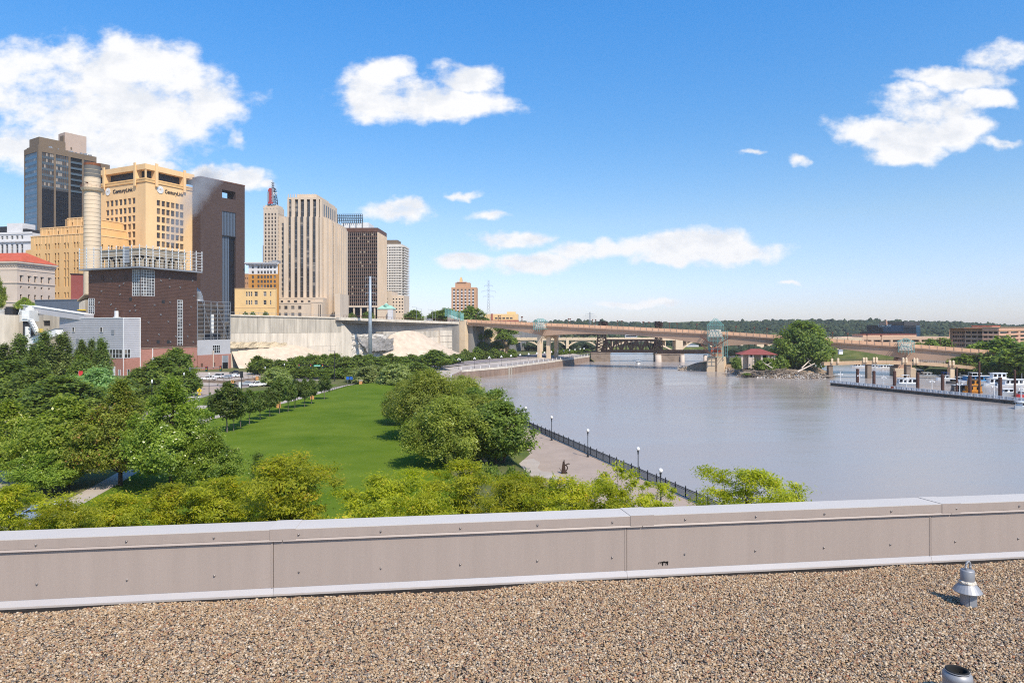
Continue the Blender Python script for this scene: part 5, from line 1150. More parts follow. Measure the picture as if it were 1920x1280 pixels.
for i in range(18):
    t = 2 * math.pi * i / 18; x, y = (r + 1.4) * math.cos(t), (r + 1.4) * math.sin(t); x2, y2 = (r + 1.4) * math.cos(t + .35), (r + 1.4) * math.sin(t + .35)
    q.bar((x, y, zp + .06), (x, y, zp + 1.3), .07)
    for z in (.7, 1.3): q.bar((x, y, zp + z), (x2, y2, zp + z), .07)
q.build('guard_rail', M['rust'], st)
q = MB()
for k in range(5): q.box(-.5 + .2 * k - .6, .5 + .1 * k - .6, -r - .03, -r + .6, zz(345) - .1 * k, zz(345) + .25 - .1 * k)
q.build('rust_patch', M['rust'], st)

# ---- things around the plant: panels, silo, conveyors
b = Bld('red_panel_block', 'windowless dark red panel block behind the coal conveyor', 133, 335, 130, 159, 60, z0=24); q = MB(); q.box(0, b.LR, 0, 12, 0, b.z(514)); q.build('wall', M['dark_red'], b.root); q = MB(); q.box(-.4, b.LR + .3, -.4, 12.3, b.z(513.9), b.z(512.6)); q.build('roof_edge', M['dark_metal'], b.root)
b = Bld('blue_grey_hall', 'long blue grey metal hall below the cream library', 147, 325, 65, 160, 14, z0=20); q = MB(); q.box(0, 12, 0, b.LL, 0, b.z(562)); q.build('wall', M['slate_blue'], b.root); q = MB()
for k in range(40): q.box(-.08, -.003, k * b.LL / 40, k * b.LL / 40 + .12, 0, b.z(562)); 
o = q.build('siding_rib', M['slate_blue'], b.root); o['kind'] = 'stuff'
q = MB(); q.box(-.3, 12.3, -.3, b.LL + .3, b.z(561.9), b.z(560.8)); q.build('roof_edge', M['grey_metal'], b.root)
p0 = at(8, 640, 300); silo = thing('concrete_silo', 'wide pale round concrete silo at the left edge behind trees', 'silo', (p0.x, p0.y, 6)); rs = 37 / F * 300
def zs3(py): return EYE - (py - HZ) / F * 300 - 6
q = MB(); q.lathe([(rs, 0), (rs, zs3(591)), (rs - .4, zs3(591)), (.01, zs3(590))], n=40); q.build('shell', M['concrete_pale'], silo, smooth=False)
q = MB(); zt_ = zs3(590.5)
for i in range(28):
    t = 2 * math.pi * i / 28; x, y = rs * math.cos(t), rs * math.sin(t); x2, y2 = rs * math.cos(t + .225), rs * math.sin(t + .225); q.bar((x, y, zt_), (x, y, zt_ + 1.3), .09)
    for z in (.6, 1.3): q.bar((x, y, zt_ + z), (x2, y2, zt_ + z), .08)
q.build('guard_rail', M['dark_metal'], silo)
q = MB(); q.box(-3, -.5, -rs * .3, rs * .1, zt_, zt_ + 2.6); q.build('roof_box', M['white_paint'], silo); q = MB(); q.box(2, 5.2, -2, 1, zt_, zt_ + 3.6); q.box(-1, 6, 1.2, 4, zt_ + .2, zt_ + 3); q.build('roof_plant', M['dark_metal'], silo)
q = MB()
for k in (3, 7.3): q.box(rs * .3, rs * .3 + .8, -rs * .96, -rs * .9, 0, zt_)
q.build('ladder', M['concrete'], silo)
Yc = 292; hp = at(53, 640, Yc); hh = thing('conveyor_head_house', 'pale grey metal conveyor transfer house on a dark steel tower beside the silo', 'conveyor tower', (hp.x, hp.y, 6))
def z9(py): return EYE - (py - HZ) / F * Yc - 6
s = Yc / F
q = MB(); q.box(-6.5 * s, 8.5 * s, -2, 4, z9(602), z9(582)); q.lathe([(7.5 * s, z9(582)), (7.5 * s, z9(578)), (.01, z9(573))], (0, 1, 0), 12); q.box(-4 * s, 5 * s, -2.4, -2.01, z9(598), z9(592)); q.build('house', M['white_metal'], hh)
q = MB(); q.box(-7 * s, 4 * s, -1, 3, 0, z9(602.1)); q.build('tower', M['dark_metal'], hh); q = MB(); q.tube((4 * s, -1.5, 0), (4 * s, -1.5, z9(612)), 1.1, 1.1, 10); q.build('pipe', M['white_metal'], hh)
q = MB()
for k in range(5): q.box(-9 * s, -6.6 * s, -2, 2, z9(600 - 4 * k), z9(600 - 4 * k) + .2)
q.bar((-9 * s, -2, z9(604)), (-9 * s, -2, z9(578)), .2); q.bar((-12 * s, -2, z9(590)), (-9 * s, -2, z9(579)), .2); q.build('ladder', M['white_metal'], hh)
cg = thing('conveyor_gallery', 'long sloping pale grey enclosed conveyor gallery above the annex roof', 'conveyor gallery', tuple(at(46, 580, 305)))
o0 = Vector(cg.location)
def loc(px, py, Y): return at(px, py, Y) - o0
q = MB(); A, B2 = loc(48, 577.5, 300), loc(167, 595.5, 290)
q.bar(A, B2, 4.5, 2.6); q.build('gallery', M['grey_siding'], cg); q = MB(); q.bar(A + Vector((0, 0, 1.45)), B2 + Vector((0, 0, 1.45)), 5.0, .28); q.build('roof', M['white_metal'], cg)
cg = thing('lower_conveyor', 'lower white conveyor gallery reaching the grey annex', 'conveyor gallery', tuple(at(60, 640, 292))); o0 = Vector(cg.location)
q = MB(); q.bar(loc(58, 641, 292), loc(112, 622, 288), 3.5, 3.0); q.build('gallery', M['white_metal'], cg); q = MB(); q.bar(loc(58, 634.5, 292), loc(112, 615.5, 288), 3.9, .3); q.build('roof', M['grey_metal'], cg)
cg = thing('loading_chute', 'steep white ribbed chute hanging from the transfer house', 'chute', tuple(at(60, 605, 290))); o0 = Vector(cg.location)
q = MB(); q.bar(loc(58, 600, 289), loc(70, 624, 286), 1.6, 1.2); q.build('tube', M['white_metal'], cg); q = MB()
for k in range(8): c_ = loc(58, 600, 289).lerp(loc(70, 624, 286), k / 8); q.box(c_.x - .9, c_.x + .9, c_.y - 1.2, c_.y - .8, c_.z - .1, c_.z + .1)
q.build('rib', M['grey_metal'], cg)
yr = thing('yellow_guardrail', 'bright yellow steel guard rail on the platform beneath the conveyor', 'guard rail', tuple(at(76, 620, 286))); q = MB()
for k in range(5): q.box(-1.2 + k * .55, -1.05 + k * .55, -.05, .05, -.6, .9)
for z in (-.5, .2, .8): q.box(-1.2, 1.15, -.08, -.051, z, z + .2)
q.build('rail', mat('safety_yellow', (.75, .5, .03), var=.1), yr)
b = Bld('grey_concrete_house', 'grey concrete conveyor building under the sloping gallery', 112, 312, 58, 120, 10, z0=6); q = MB(); f = Face('L'); b.facade(q, f, 0, b.LL, 0, b.z(590), [(b.uL(94), b.uL(81))], [(b.z(611), b.z(601))], .5, glass='win'); q.quad((0, 0, b.z(590)), (10, 0, b.z(590)), (10, b.LL, b.z(590)), (0, b.LL, b.z(590))); q.build('wall', M['concrete'], b.root)
b = Bld('tan_hopper_shed', 'small tan sloped roof shed wedged beside the brown plant wall', 160, 300, 148, 167, 15, z0=20); q = MB(); q.hexa([(0, 0, 0), (4, 0, 0), (4, b.LL, 0), (0, b.LL, 0), (0, 0, b.z(562)), (4, 0, b.z(562)), (4, b.LL, b.z(566)), (0, b.LL, b.z(566))]); q.build('wall', M['concrete'], b.root)
q = MB(); q.hexa([(-1, -.5, b.z(553)), (4.5, -.5, b.z(553)), (4.5, b.LL, b.z(565)), (-1, b.LL, b.z(565)), (-1, -.5, b.z(551)), (4.5, -.5, b.z(551)), (4.5, b.LL, b.z(563)), (-1, b.LL, b.z(563))]); q.build('roof', M['tan_panel'], b.root)
q = MB(); Face('L').box(q, -.5, b.LL, b.z(582), b.z(580), -.8, -.2); q.build('rail', MATS['safety_yellow'], b.root)

# ---- steam drifting up past the gold tower from the plant roof
sv = bpy.data.materials.new('steam'); sv.use_nodes = True; N, L = sv.node_tree.nodes, sv.node_tree.links
for n in list(N):
    if n.type != 'OUTPUT_MATERIAL': N.remove(n)
out = N[0]; vp_ = N.new('ShaderNodeVolumePrincipled'); vp_.inputs['Color'].default_value = (.98, .98, .98, 1); vp_.inputs['Anisotropy'].default_value = .1
tc = N.new('ShaderNodeTexCoord'); nz = N.new('ShaderNodeTexNoise'); nz.inputs['Scale'].default_value = .11; nz.inputs['Detail'].default_value = 5; L.new(tc.outputs['Object'], nz.inputs['Vector'])
# denser towards the middle line of the plume: distance from the axis in the plume's own frame (x along it)
sx = N.new('ShaderNodeSeparateXYZ'); L.new(tc.outputs['Object'], sx.inputs[0])
def mm(op, a, c):
    n = N.new('ShaderNodeMath'); n.operation = op
    for i, v in enumerate((a, c)):
        if hasattr(v, 'is_linked'): L.new(v, n.inputs[i])
        else: n.inputs[i].default_value = v
    return n.outputs[0]
rad = mm('SQRT', mm('ADD', mm('MULTIPLY', sx.outputs[1], sx.outputs[1]), mm('MULTIPLY', sx.outputs[2], sx.outputs[2])), 0)
fall = mm('SUBTRACT', 1.0, mm('DIVIDE', rad, mm('MULTIPLY_ADD', sx.outputs[0], .09) if False else mm('ADD', mm('MULTIPLY', sx.outputs[0], .075), 4.2)))
den = mm('MAXIMUM', mm('MULTIPLY', mm('SUBTRACT', mm('ADD', mm('MULTIPLY', fall, .75), nz.outputs[0]), .60), .16), 0.0)
L.new(den, vp_.inputs['Density']); L.new(vp_.outputs[0], out.inputs['Volume'])
A, B2 = at(308, 466, 292), at(392, 318, 330); ax = (B2 - A); ln = ax.length
q = MB(); q.lathe([(4.4, 0), (4.6 + .05 * ln, ln * .5), (4.6 + .1 * ln, ln)], n=16); n0 = len(q.v)
vv = [(z, x, y) for x, y, z in q.v]; q.v = vv; q.face([vv[i] for i in range(16)]); q.face([vv[32 + i] for i in range(16)])
o = q.build('steam_plume', sv, None, A); o['kind'] = 'stuff'; o['label'] = 'white steam rising from the plant roof'; o.rotation_euler = ax.to_track_quat('X', 'Z').to_euler()

# ---------------------------------------------------------------- bluff: retaining walls, rock, sand slopes
W = thing('retaining_wall', 'long stained pale concrete retaining wall below the city blocks', 'retaining wall', (W1a.x, W1a.y, 6)); dv = Vector((W1b.x - W1a.x, W1b.y - W1a.y)); ang = math.atan2(dv.y, dv.x); W.rotation_euler = (0, 0, ang); Ln = dv.length
rr = random.Random(6); n = 9
for i in range(n):
    u0, u1 = Ln * i / n, Ln * (i + 1) / n; zt0 = (W1a.z + (W1b.z - W1a.z) * i / n) - 6; zt1 = (W1a.z + (W1b.z - W1a.z) * (i + 1) / n) - 6; off = rr.uniform(-.12, .12)
    for k, (za, zb_) in enumerate(((-1, 9.4), (9.46, 16.6), (16.66, None))):
        q = MB(); a0, a1 = (zt0, zt1) if zb_ is None else (zb_, zb_); o2 = off + k * .08
        q.hexa([(u0 + .04, o2, za), (u1 - .04, o2, za), (u1 - .04, 2, za), (u0 + .04, 2, za), (u0 + .04, o2, a0), (u1 - .04, o2, a1), (u1 - .04, 2, a1), (u0 + .04, 2, a0)])
        for j in range(5): u = u0 + (u1 - u0) * (j + .5) / 5; q.box(u - .1, u + .1, o2 - .06, o2 - .003, za, min(a0, a1) - .05)
        q.build('wall_panel', M['concrete_pale'] if k < 2 else M['concrete'], W)
q = MB(); q.hexa([(-.2, -.4, W1a.z - 5.99), (Ln, -.4, W1b.z - 5.99), (Ln, 2, W1b.z - 5.99), (-.2, 2, W1a.z - 5.99), (-.2, -.4, W1a.z - 5.3), (Ln, -.4, W1b.z - 5.3), (Ln, 2, W1b.z - 5.3), (-.2, 2, W1a.z - 5.3)]); q.build('coping', M['concrete_pale'], W)
q = MB(); 
for k in range(int(Ln / 2.5)): q.box(k * 2.5, k * 2.5 + .1, .6, .7, W1a.z - 5.3, W1a.z - 4.2)
q.hexa([(0, .58, W1a.z - 4.3), (Ln, .58, W1b.z - 4.3), (Ln, .72, W1b.z - 4.3), (0, .72, W1a.z - 4.3), (0, .58, W1a.z - 4.15), (Ln, .58, W1b.z - 4.15), (Ln, .72, W1b.z - 4.15), (0, .72, W1a.z - 4.15)]); q.build('railing', M['galv'], W)
# recess with deck overhang, up to the bridge abutment
Bx = Vector((W1b.x, W1b.y)); Ex = Vector((at(856, 606, 461).x, 461)); dv2 = Ex - Bx; L2 = dv2.length; ang2 = math.atan2(dv2.y, dv2.x)
V = thing('terrace_wall', 'recessed concrete wall with dark upper band under the overhanging road', 'retaining wall', (Bx.x, Bx.y, 6), ang2)
zA, zB = W1b.z - 6, at(870, 605, 466).z - 6
def uw(px):  # distance along this wall for a picture column
    k = (px - 960) / F; d = dv2.normalized(); return (k * Bx.y - Bx.x) / (d.x - k * d.y)
def zw(py, px): u = uw(px); return EYE - (py - HZ) / F * (Bx.y + dv2.normalized().y * u) - 6
q = MB(); q.box(0, L2 - 18, 9, 10, 8, zB - .6); q.build('dark_band', M['concrete_dark'], V)  # shade under the overhanging deck is put into the concrete colour
for i in range(6):
    u0, u1 = uw(712) + (L2 - 18 - uw(712)) * i / 6, uw(712) + (L2 - 18 - uw(712)) * (i + 1) / 6; q = MB(); q.box(u0 + .04, u1 - .04, -3 + .1 * (i % 2), 8.9, -1, zw(621, 760)); q.build('wall_panel', M['concrete_pale'], V)
    q = MB(); q.box(u0 + .3, u1 - .3, -3.15 + .1 * (i % 2), -3.02, zw(621, 760) - 3.5, zw(621, 760) - .1); q.build('wall_panel', M['concrete'], V)
q = MB(); u0, u1 = uw(816), uw(838); q.box(u0, u1, -4.5, 8, -1, zw(619, 825))
for k in range(5): q.box(u0 - .2, u1 + .2, -4.7, -4.51, 2 + k * 4, 2.3 + k * 4)
q.build('buttress', M['concrete_pale'], V)
q = MB(); q.box(u0 + 1, u1, 2, 8.5, zw(619, 825) + .01, zB - .7); q.build('service_opening', M['dark_metal'], V)
q = MB(); q.box(uw(839), uw(872), 1.5, 9, -1, zB - .6); q.box(uw(853), uw(855.5), .9, 1.49, -1, zB - .6); q.build('wall_panel', M['concrete'], V)
q = MB(); q.hexa([(-4, -2.5, zA - .9), (L2 + 2, -.5, zB - .9), (L2 + 2, 14, zB - .9), (-4, 14, zA - .9), (-4, -2.5, zA + .6), (L2 + 2, -.5, zB + .6), (L2 + 2, 14, zB + .6), (-4, 14, zA + .6)]); q.build('deck_edge', M['concrete_pale'], V)
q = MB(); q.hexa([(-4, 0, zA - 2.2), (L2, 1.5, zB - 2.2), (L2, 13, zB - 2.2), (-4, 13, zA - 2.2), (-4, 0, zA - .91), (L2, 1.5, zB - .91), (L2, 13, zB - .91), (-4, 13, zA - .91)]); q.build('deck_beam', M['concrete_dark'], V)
q = MB()
for k in range(int(L2 / 2.2)):
    u = k * 2.2; z = zA + (zB - zA) * u / L2 + .6; q.box(u, u + .12, -1.9 + 1.6 * u / L2, -1.8 + 1.6 * u / L2, z, z + 1.15)
q.hexa([(0, -1.9, zA + 1.7), (L2, -.3, zB + 1.7), (L2, -.2, zB + 1.7), (0, -1.8, zA + 1.7), (0, -1.9, zA + 1.85), (L2, -.3, zB + 1.85), (L2, -.2, zB + 1.85), (0, -1.8, zA + 1.85)]); q.build('railing', M['lamp_brown'], V)
# wing of the first wall that turns the corner, seen lit
dW = dv.normalized(); kW = (659 - 960) / F; eW = (kW * W1a.y - W1a.x) / (dW.x - kW * dW.y) - Ln; q = MB(); z0, z1 = W1b.z - 6, EYE - (625 - HZ) / F * 384 - 6; q.hexa([(Ln + .03, 0, -1), (Ln + eW, 0, -1), (Ln + eW, 2, -1), (Ln + .03, 2, -1), (Ln + .03, 0, z0 - 2), (Ln + eW, 0, z1), (Ln + eW, 2, z1), (Ln + .03, 2, z0 - 2)]); q.build('wing_wall', M['concrete_pale'], W)
def rough_sheet(name, P, nx, nz, amp, m, seed, parent=None, smooth=True, kind='structure'):
    """a bumpy rock or earth face through the four corners of P"""
    q = MB(); ph = [(random.Random(seed + k).uniform(0, 6), random.Random(seed * 3 + k).uniform(.5, 1.6), random.Random(seed * 7 + k).uniform(.5, 1.6)) for k in range(6)]; n_ = (P[1] - P[0]).cross(P[3] - P[0]).normalized(); pts = []; rj = random.Random(seed)
    for j in range(nz + 1):
        for i in range(nx + 1):
            s_, t = i / nx, j / nz; c_ = P[0].lerp(P[1], s_).lerp(P[3].lerp(P[2], s_), t); a = sum(math.sin(p_ + s_ * nx * fx * .6 + 1.3 * math.sin(t * nz * fy * .5)) * math.cos(p_ * 2 + t * nz * fy * .6) for p_, fx, fy in ph) / 3
            pts.append(c_ + n_ * ((a + rj.uniform(-.55, .55)) * amp))
    for j in range(nz):
        for i in range(nx): a = j * (nx + 1) + i; q.quad(pts[a], pts[a + 1], pts[a + nx + 2], pts[a + nx + 1])
    o = q.build(name, m, parent, smooth=smooth)
    if parent is None: o['kind'] = kind
    return o
rough_sheet('rock_face', [at(658, 700, 383), at(722, 700, 394), at(728, 626, 402), at(657, 626, 390)], 26, 26, .9, M['rock'], 3, smooth=False)
rough_sheet('rock_face', [at(690, 660, 387), at(738, 655, 398), at(738, 634, 403), at(668, 634, 391)], 22, 14, .9, M['concrete_dark'], 5, smooth=False)
rough_sheet('rock_face', [at(432, 652, 328), at(538, 652, 352), at(538, 641, 354), at(432, 641, 329.5)], 50, 6, .4, M['cliff'], 8, smooth=False)
def slope_mound(name, c0, c1, w, h, m, back, seed):
    """a smooth earth slope heaped against a wall: long hump between two points"""
    q = MB(); nx, ny = 40, 14; d = (Vector(c1) - Vector(c0)); d2 = Vector((d.x, d.y)).normalized(); nn = Vector((d2.y, -d2.x)); pts = []; rg = random.Random(seed)
    for j in range(ny + 1):
        for i in range(nx + 1):
            s_ = i / nx; t = j / ny; prof = h(s_); p_ = Vector(c0).lerp(Vector(c1), s_); out_ = nn * (w * t * (.4 + .6 * min(1, 2 * s_)) - back)
            z = 6 + prof * (1 - t) ** 1.1 + .08 * math.sin(i * 1.7 + j * 2.3) * (1 - t)
            pts.append((p_.x + out_.x, p_.y + out_.y, z))
    for j in range(ny):
        for i in range(nx): a = j * (nx + 1) + i; q.quad(pts[a], pts[a + 1], pts[a + nx + 2], pts[a + nx + 1])
    o = q.build(name, m, None, smooth=True); o['kind'] = 'structure'; return o
w0, w1 = at(429, 690, 332), at(632, 690, 378)
slope_mound('sand_slope', (w0.x, w0.y, 6), (w1.x, w1.y, 6), 26, lambda s_: 11.2 * (1 if s_ < .45 else max(0, math.cos((s_ - .45) / .55 * 1.57)) ** .9), M['sand'], 0, 1)
w0, w1 = at(705, 690, 398), at(835, 690, 452)
slope_mound('sand_slope', (w0.x, w0.y, 6), (w1.x, w1.y, 6), 30, lambda s_: 17.5 * math.sin(math.pi * min(1, .18 + .82 * s_)) ** .8 * (1 if s_ > .15 else .5 + s_ / .3), M['sand'], -2, 2)
mp_ = at(694, 690, 372); Yp = 372; mono = thing('power_monopole', 'tall pale grey steel power monopole with stacked cross arms before the bluff', 'power pole', (mp_.x, mp_.y, 6))
def zm_(py): return EYE - (py - HZ) / F * Yp - 6
s = Yp / F; MB().tube((0, 0, 0), (0, 0, zm_(518)), 4.2 * s, 2.2 * s, 12).build('shaft', mat('pole_blue_grey', (.33, .38, .43), rough=.5, metal=.3), mono, smooth=True)
for k, py in enumerate((520, 533.5, 549.5, 566)):
    q = MB(); q.bar((-9 * s, 0, zm_(py)), (11 * s, 0, zm_(py)), .3); 
    for x in (-8.8, 10.8): q.tube((x * s, 0, zm_(py) - 1.6), (x * s, 0, zm_(py)), .16, .16, 6)
    q.build('cross_arm', M['galv'], mono)
# cliff under the city side of the bridge
rough_sheet('cliff', [at(882, 668, 470), at(958, 668, 490), at(950, 612, 520), at(880, 612, 480)], 40, 30, 2.2, M['cliff'], 11, smooth=False)

# ---------------------------------------------------------------- river bridges
BA, BB = Vector((-33.0, 466.0)), Vector((236.0, 347.0)); bd = (BB - BA).normalized(); bn = Vector((bd.y, -bd.x))   # bn points to the camera side
def bt(px):
    k = (px - 960) / F; return (k * BA.y - BA.x) / (bd.x - k * bd.y)
def bY(px): return BA.y + bd.y * bt(px)
def bz(px, py): return EYE - (py - HZ) / F * bY(px)
DECK = [(bt(p), bz(p, y)) for p, y in ((850, 604.6), (880, 606), (1017, 612.3), (1180, 620), (1345, 628.5), (1480, 637.5), (1590, 645.5), (1700, 653), (1820, 662.5), (1950, 674))]
def dz(t):
    for (a, za), (c, zc) in zip(DECK, DECK[1:]):
        if t <= c: return za + (zc - za) * (t - a) / (c - a)
    return DECK[-1][1]
WB = thing('river_bridge', 'long tan haunched girder bridge with orange railing crossing the river', 'bridge', (BA.x, BA.y, 0), math.atan2(bd.y, bd.x))
# frame: x along, -y to the camera
PIERS = [bt(1017), bt(1345), bt(1697), bt(1990)]; T0, T1 = bt(878), bt(1960)
def girder_depth(t):
    kn = [(T0, 1.6), (PIERS[0], 5.9), ((PIERS[0] + PIERS[1]) / 2, 2.6), (PIERS[1], 6.6), ((PIERS[1] + PIERS[2]) / 2, 2.3), (PIERS[2], 5.6), (T1 + 60, 2.6)]
    for (a, da), (c, dc) in zip(kn, kn[1:]):
        if t <= c:
            s = (t - a) / (c - a); s = s * s if dc > da else 1 - (1 - s) ** 2; return da + (dc - da) * s
    return 3
def girder(y0, y1, t0, t1, name='girder_span'):
    q = MB(); n = 14
    for i in range(n):
        a, c = t0 + (t1 - t0) * i / n, t0 + (t1 - t0) * (i + 1) / n; za, zc = dz(a) - .02, dz(c) - .02; ba, bc = za - girder_depth(a), zc - girder_depth(c)
        q.hexa([(a, y0, ba), (c, y0, bc), (c, y1, bc), (a, y1, ba), (a, y0 - .5, za), (c, y0 - .5, zc), (c, y1 + .5, zc), (a, y1 + .5, za)])
    q.build(name, M['bridge_tan'], WB)
spans = [T0] + PIERS[:3] + [T1]
for y0, y1 in ((0, 9), (13, 22)):
    for a, c in zip(spans, spans[1:]): girder(y0, y1, a + .1, c - .1)
q = MB()
for a, c in zip(spans, spans[1:]):
    m_ = (a + c) / 2; q.hexa([(a, -1.2, dz(a)), (c, -1.2, dz(c)), (c, 23, dz(c)), (a, 23, dz(a)), (a, -1.4, dz(a) + .7), (c, -1.4, dz(c) + .7), (c, 23, dz(c) + .7), (a, 23, dz(a) + .7)])
q.build('deck', M['bridge_tan'], WB)
seg = 3.6; k = 0; t = T0
while t < T1 - 1:
    z0, z1 = dz(t) + .72, dz(min(t + seg, T1)) + .72
    q = MB(); q.hexa([(t + .12, -1.3, z0), (t + seg - .12, -1.3, z1), (t + seg - .12, -1.05, z1), (t + .12, -1.05, z0), (t + .12, -1.3, z0 + 1.75), (t + seg - .12, -1.3, z1 + 1.75), (t + seg - .12, -1.05, z1 + 1.75), (t + .12, -1.05, z0 + 1.75)])
    q.build('railing_panel', M['rail_orange'], WB)
    q = MB(); q.box(t - .2, t + .2, -1.42, -1.0, z0 - .02, z0 + 2.0); q.build('rail_post', M['bridge_tan'], WB)
    t += seg
lampm = MB(); lampm.tube((0, 0, 0), (0, 0, 4.6), .2, .12, 6); lampm.box(-.45, .45, -.3, .3, 4.6, 5.4); lampm.box(-.3, .3, -.3, .3, 0, 1.6)
lm = lampm.mesh('bridge_lamp', [M['lamp_brown']]); n = 0
for i in range(34):
    t = T0 + 6 + i * 8.4
    if t > T1 or any(abs(t - P_) < 9 for P_ in PIERS): continue
    o = link('lamp_post', lm, None, (BA.x + bd.x * t + bn.x * (.4 if i % 2 == 0 else -20.5), BA.y + bd.y * t + bn.y * (.4 if i % 2 == 0 else -20.5), dz(t) + .72))
    side = 'near' if i % 2 == 0 else 'far'
    tag(o, f'{ORD[i // 2]} dark red lamp post on the {side} rail of the girder bridge, from the abutment', 'lamp post', f'lamp posts on the {side} rail of the girder bridge')
# piers
for i, P_ in enumerate(PIERS[:3]):
    zt = dz(P_) - girder_depth(P_)
    if i == 0:
        for (x, y) in ((-2.6, 1.5), (2.6, 4.5), (-2.6, 18), (2.6, 19)):
            q = MB(); q.box(P_ + x - 1.1, P_ + x + 1.1, y - 1.2, y + 1.2, 3.5, zt - 2.2); q.hexa([(P_ + x - 1.1, y - 1.2, zt - 2.2), (P_ + x + 1.1, y - 1.2, zt - 2.2), (P_ + x + 1.1, y + 1.2, zt - 2.2), (P_ + x - 1.1, y + 1.2, zt - 2.2), (P_ - 3.2 + x * .3, y - 1.2, zt), (P_ + 3.2 + x * .3, y - 1.2, zt), (P_ + 3.2 + x * .3, y + 1.2, zt), (P_ - 3.2 + x * .3, y + 1.2, zt)]); q.build('pier_column', M['arch_cream'], WB)
        q = MB(); q.box(P_ - 7.5, P_ + 10, -4.5, 24, -2, 3.5); q.build('pier_base', M['pier_stone'], WB)
    else:
        q = MB(); q.box(P_ - 3.2, P_ + 3.2, 0, 22, 4.2, zt); q.box(P_ - 4, P_ + 4, -1, 22.5, 4.0, 4.19); q.build('pier_column', M['bridge_tan'], WB)
        q = MB(); q.box(P_ - 5.2, P_ - .6, -6, 22, -2, 4.0 if i == 2 else 8.2); q.box(P_ + .61, P_ + 4.4, -6, 22, -2, 4.2 if i == 2 else 8.3); q.box(P_ - .59, P_ + .6, -4.8, 22, -2, 4.1 if i == 2 else 8.2); q.build('pier_base', M['arch_cream'], WB)
# glass overlooks over the piers
def overlook(P_, big):
    z = dz(P_) + .7; q = MB(); w, d_, h = (8.2, 8.5, 9.2) if big else (7.2, 6.5, 6.5)
    zt = z + (5.2 if big else 2.9); zl = z - (6 if big else 4.2)
    xs = [-w / 2 + w * i / 5 for i in range(6)]
    apex = z + (9.2 if big else 4.6)
    prof = lambda x: apex - abs(x) / (w / 2) * (apex - zt)
    for x in xs:
        q.bar((P_ + x, -d_, zl + abs(x) * .45), (P_ + x, -d_, prof(x)), .15); q.bar((P_ + x, 0, z), (P_ + x, 0, prof(x)), .15); q.bar((P_ + x, -d_, prof(x)), (P_ + x, 0, prof(x)), .18)
    for zz_ in (zl + 2, z, z + 1.4, zt): q.bar((P_ - w / 2, -d_, zz_), (P_ + w / 2, -d_, zz_), .16); q.bar((P_ - w / 2, -d_, zz_), (P_ - w / 2, 0, zz_), .16); q.bar((P_ + w / 2, -d_, zz_), (P_ + w / 2, 0, zz_), .16)
    for s in (-1, 1): q.bar((P_ + s * w / 2, -d_, zt), (P_, -d_, apex), .2); q.bar((P_ + s * w / 2, 0, zt), (P_, 0, apex), .2)
    q.build('overlook_frame', M['teal_steel'], WB)
    tg = bpy.data.materials.get('overlook_glass')
    if tg is None:
        tg = bpy.data.materials.new('overlook_glass'); tg.use_nodes = True; p_ = tg.node_tree.nodes['Principled BSDF']; p_.inputs['Base Color'].default_value = (.7, .86, .84, 1); p_.inputs['Roughness'].default_value = .06; p_.inputs['Alpha'].default_value = .07
    for i in range(5):
        q = MB(); x0, x1 = P_ + xs[i] + .12, P_ + xs[i + 1] - .12; q.quad((x0, -d_, z + .1), (x1, -d_, z + .1), (x1, -d_, prof(x1 - P_) - .15), (x0, -d_, prof(x0 - P_) - .15)); q.quad((x0, -d_, zl + 1.9), (x1, -d_, zl + 1.9), (x1, -d_, z - .1), (x0, -d_, z - .1)); q.build('glass_panel', tg, WB)
    for s in (-1, 1):
        q = MB(); q.quad((P_ + s * w / 2, -d_ + .1, z - 1), (P_ + s * w / 2, -.1, z - 1), (P_ + s * w / 2, -.1, zt), (P_ + s * w / 2, -d_ + .1, zt)); q.build('glass_panel', tg, WB)
    q = MB(); q.hexa([(P_ - w / 2 + .4, -d_ + .8, z - 1.5), (P_ + w / 2 - .4, -d_ + .8, z - 1.5), (P_ + w / 2 - .4, -.8, z - 1.5), (P_ - w / 2 + .4, -.8, z - 1.5), (P_ - w / 2 + 1.6, -d_ + 2, z + (2.6 if big else 1.9)), (P_ + w / 2 - 1.6, -d_ + 2, z + (2.6 if big else 1.9)), (P_ + w / 2 - 1.6, -2, z + (2.6 if big else 1.9)), (P_ - w / 2 + 1.6, -2, z + (2.6 if big else 1.9))]); q.build('overlook_floor', M['cream_stone'], WB)
overlook(PIERS[0], False); overlook(PIERS[2], False); overlook(PIERS[1] - .5, True)
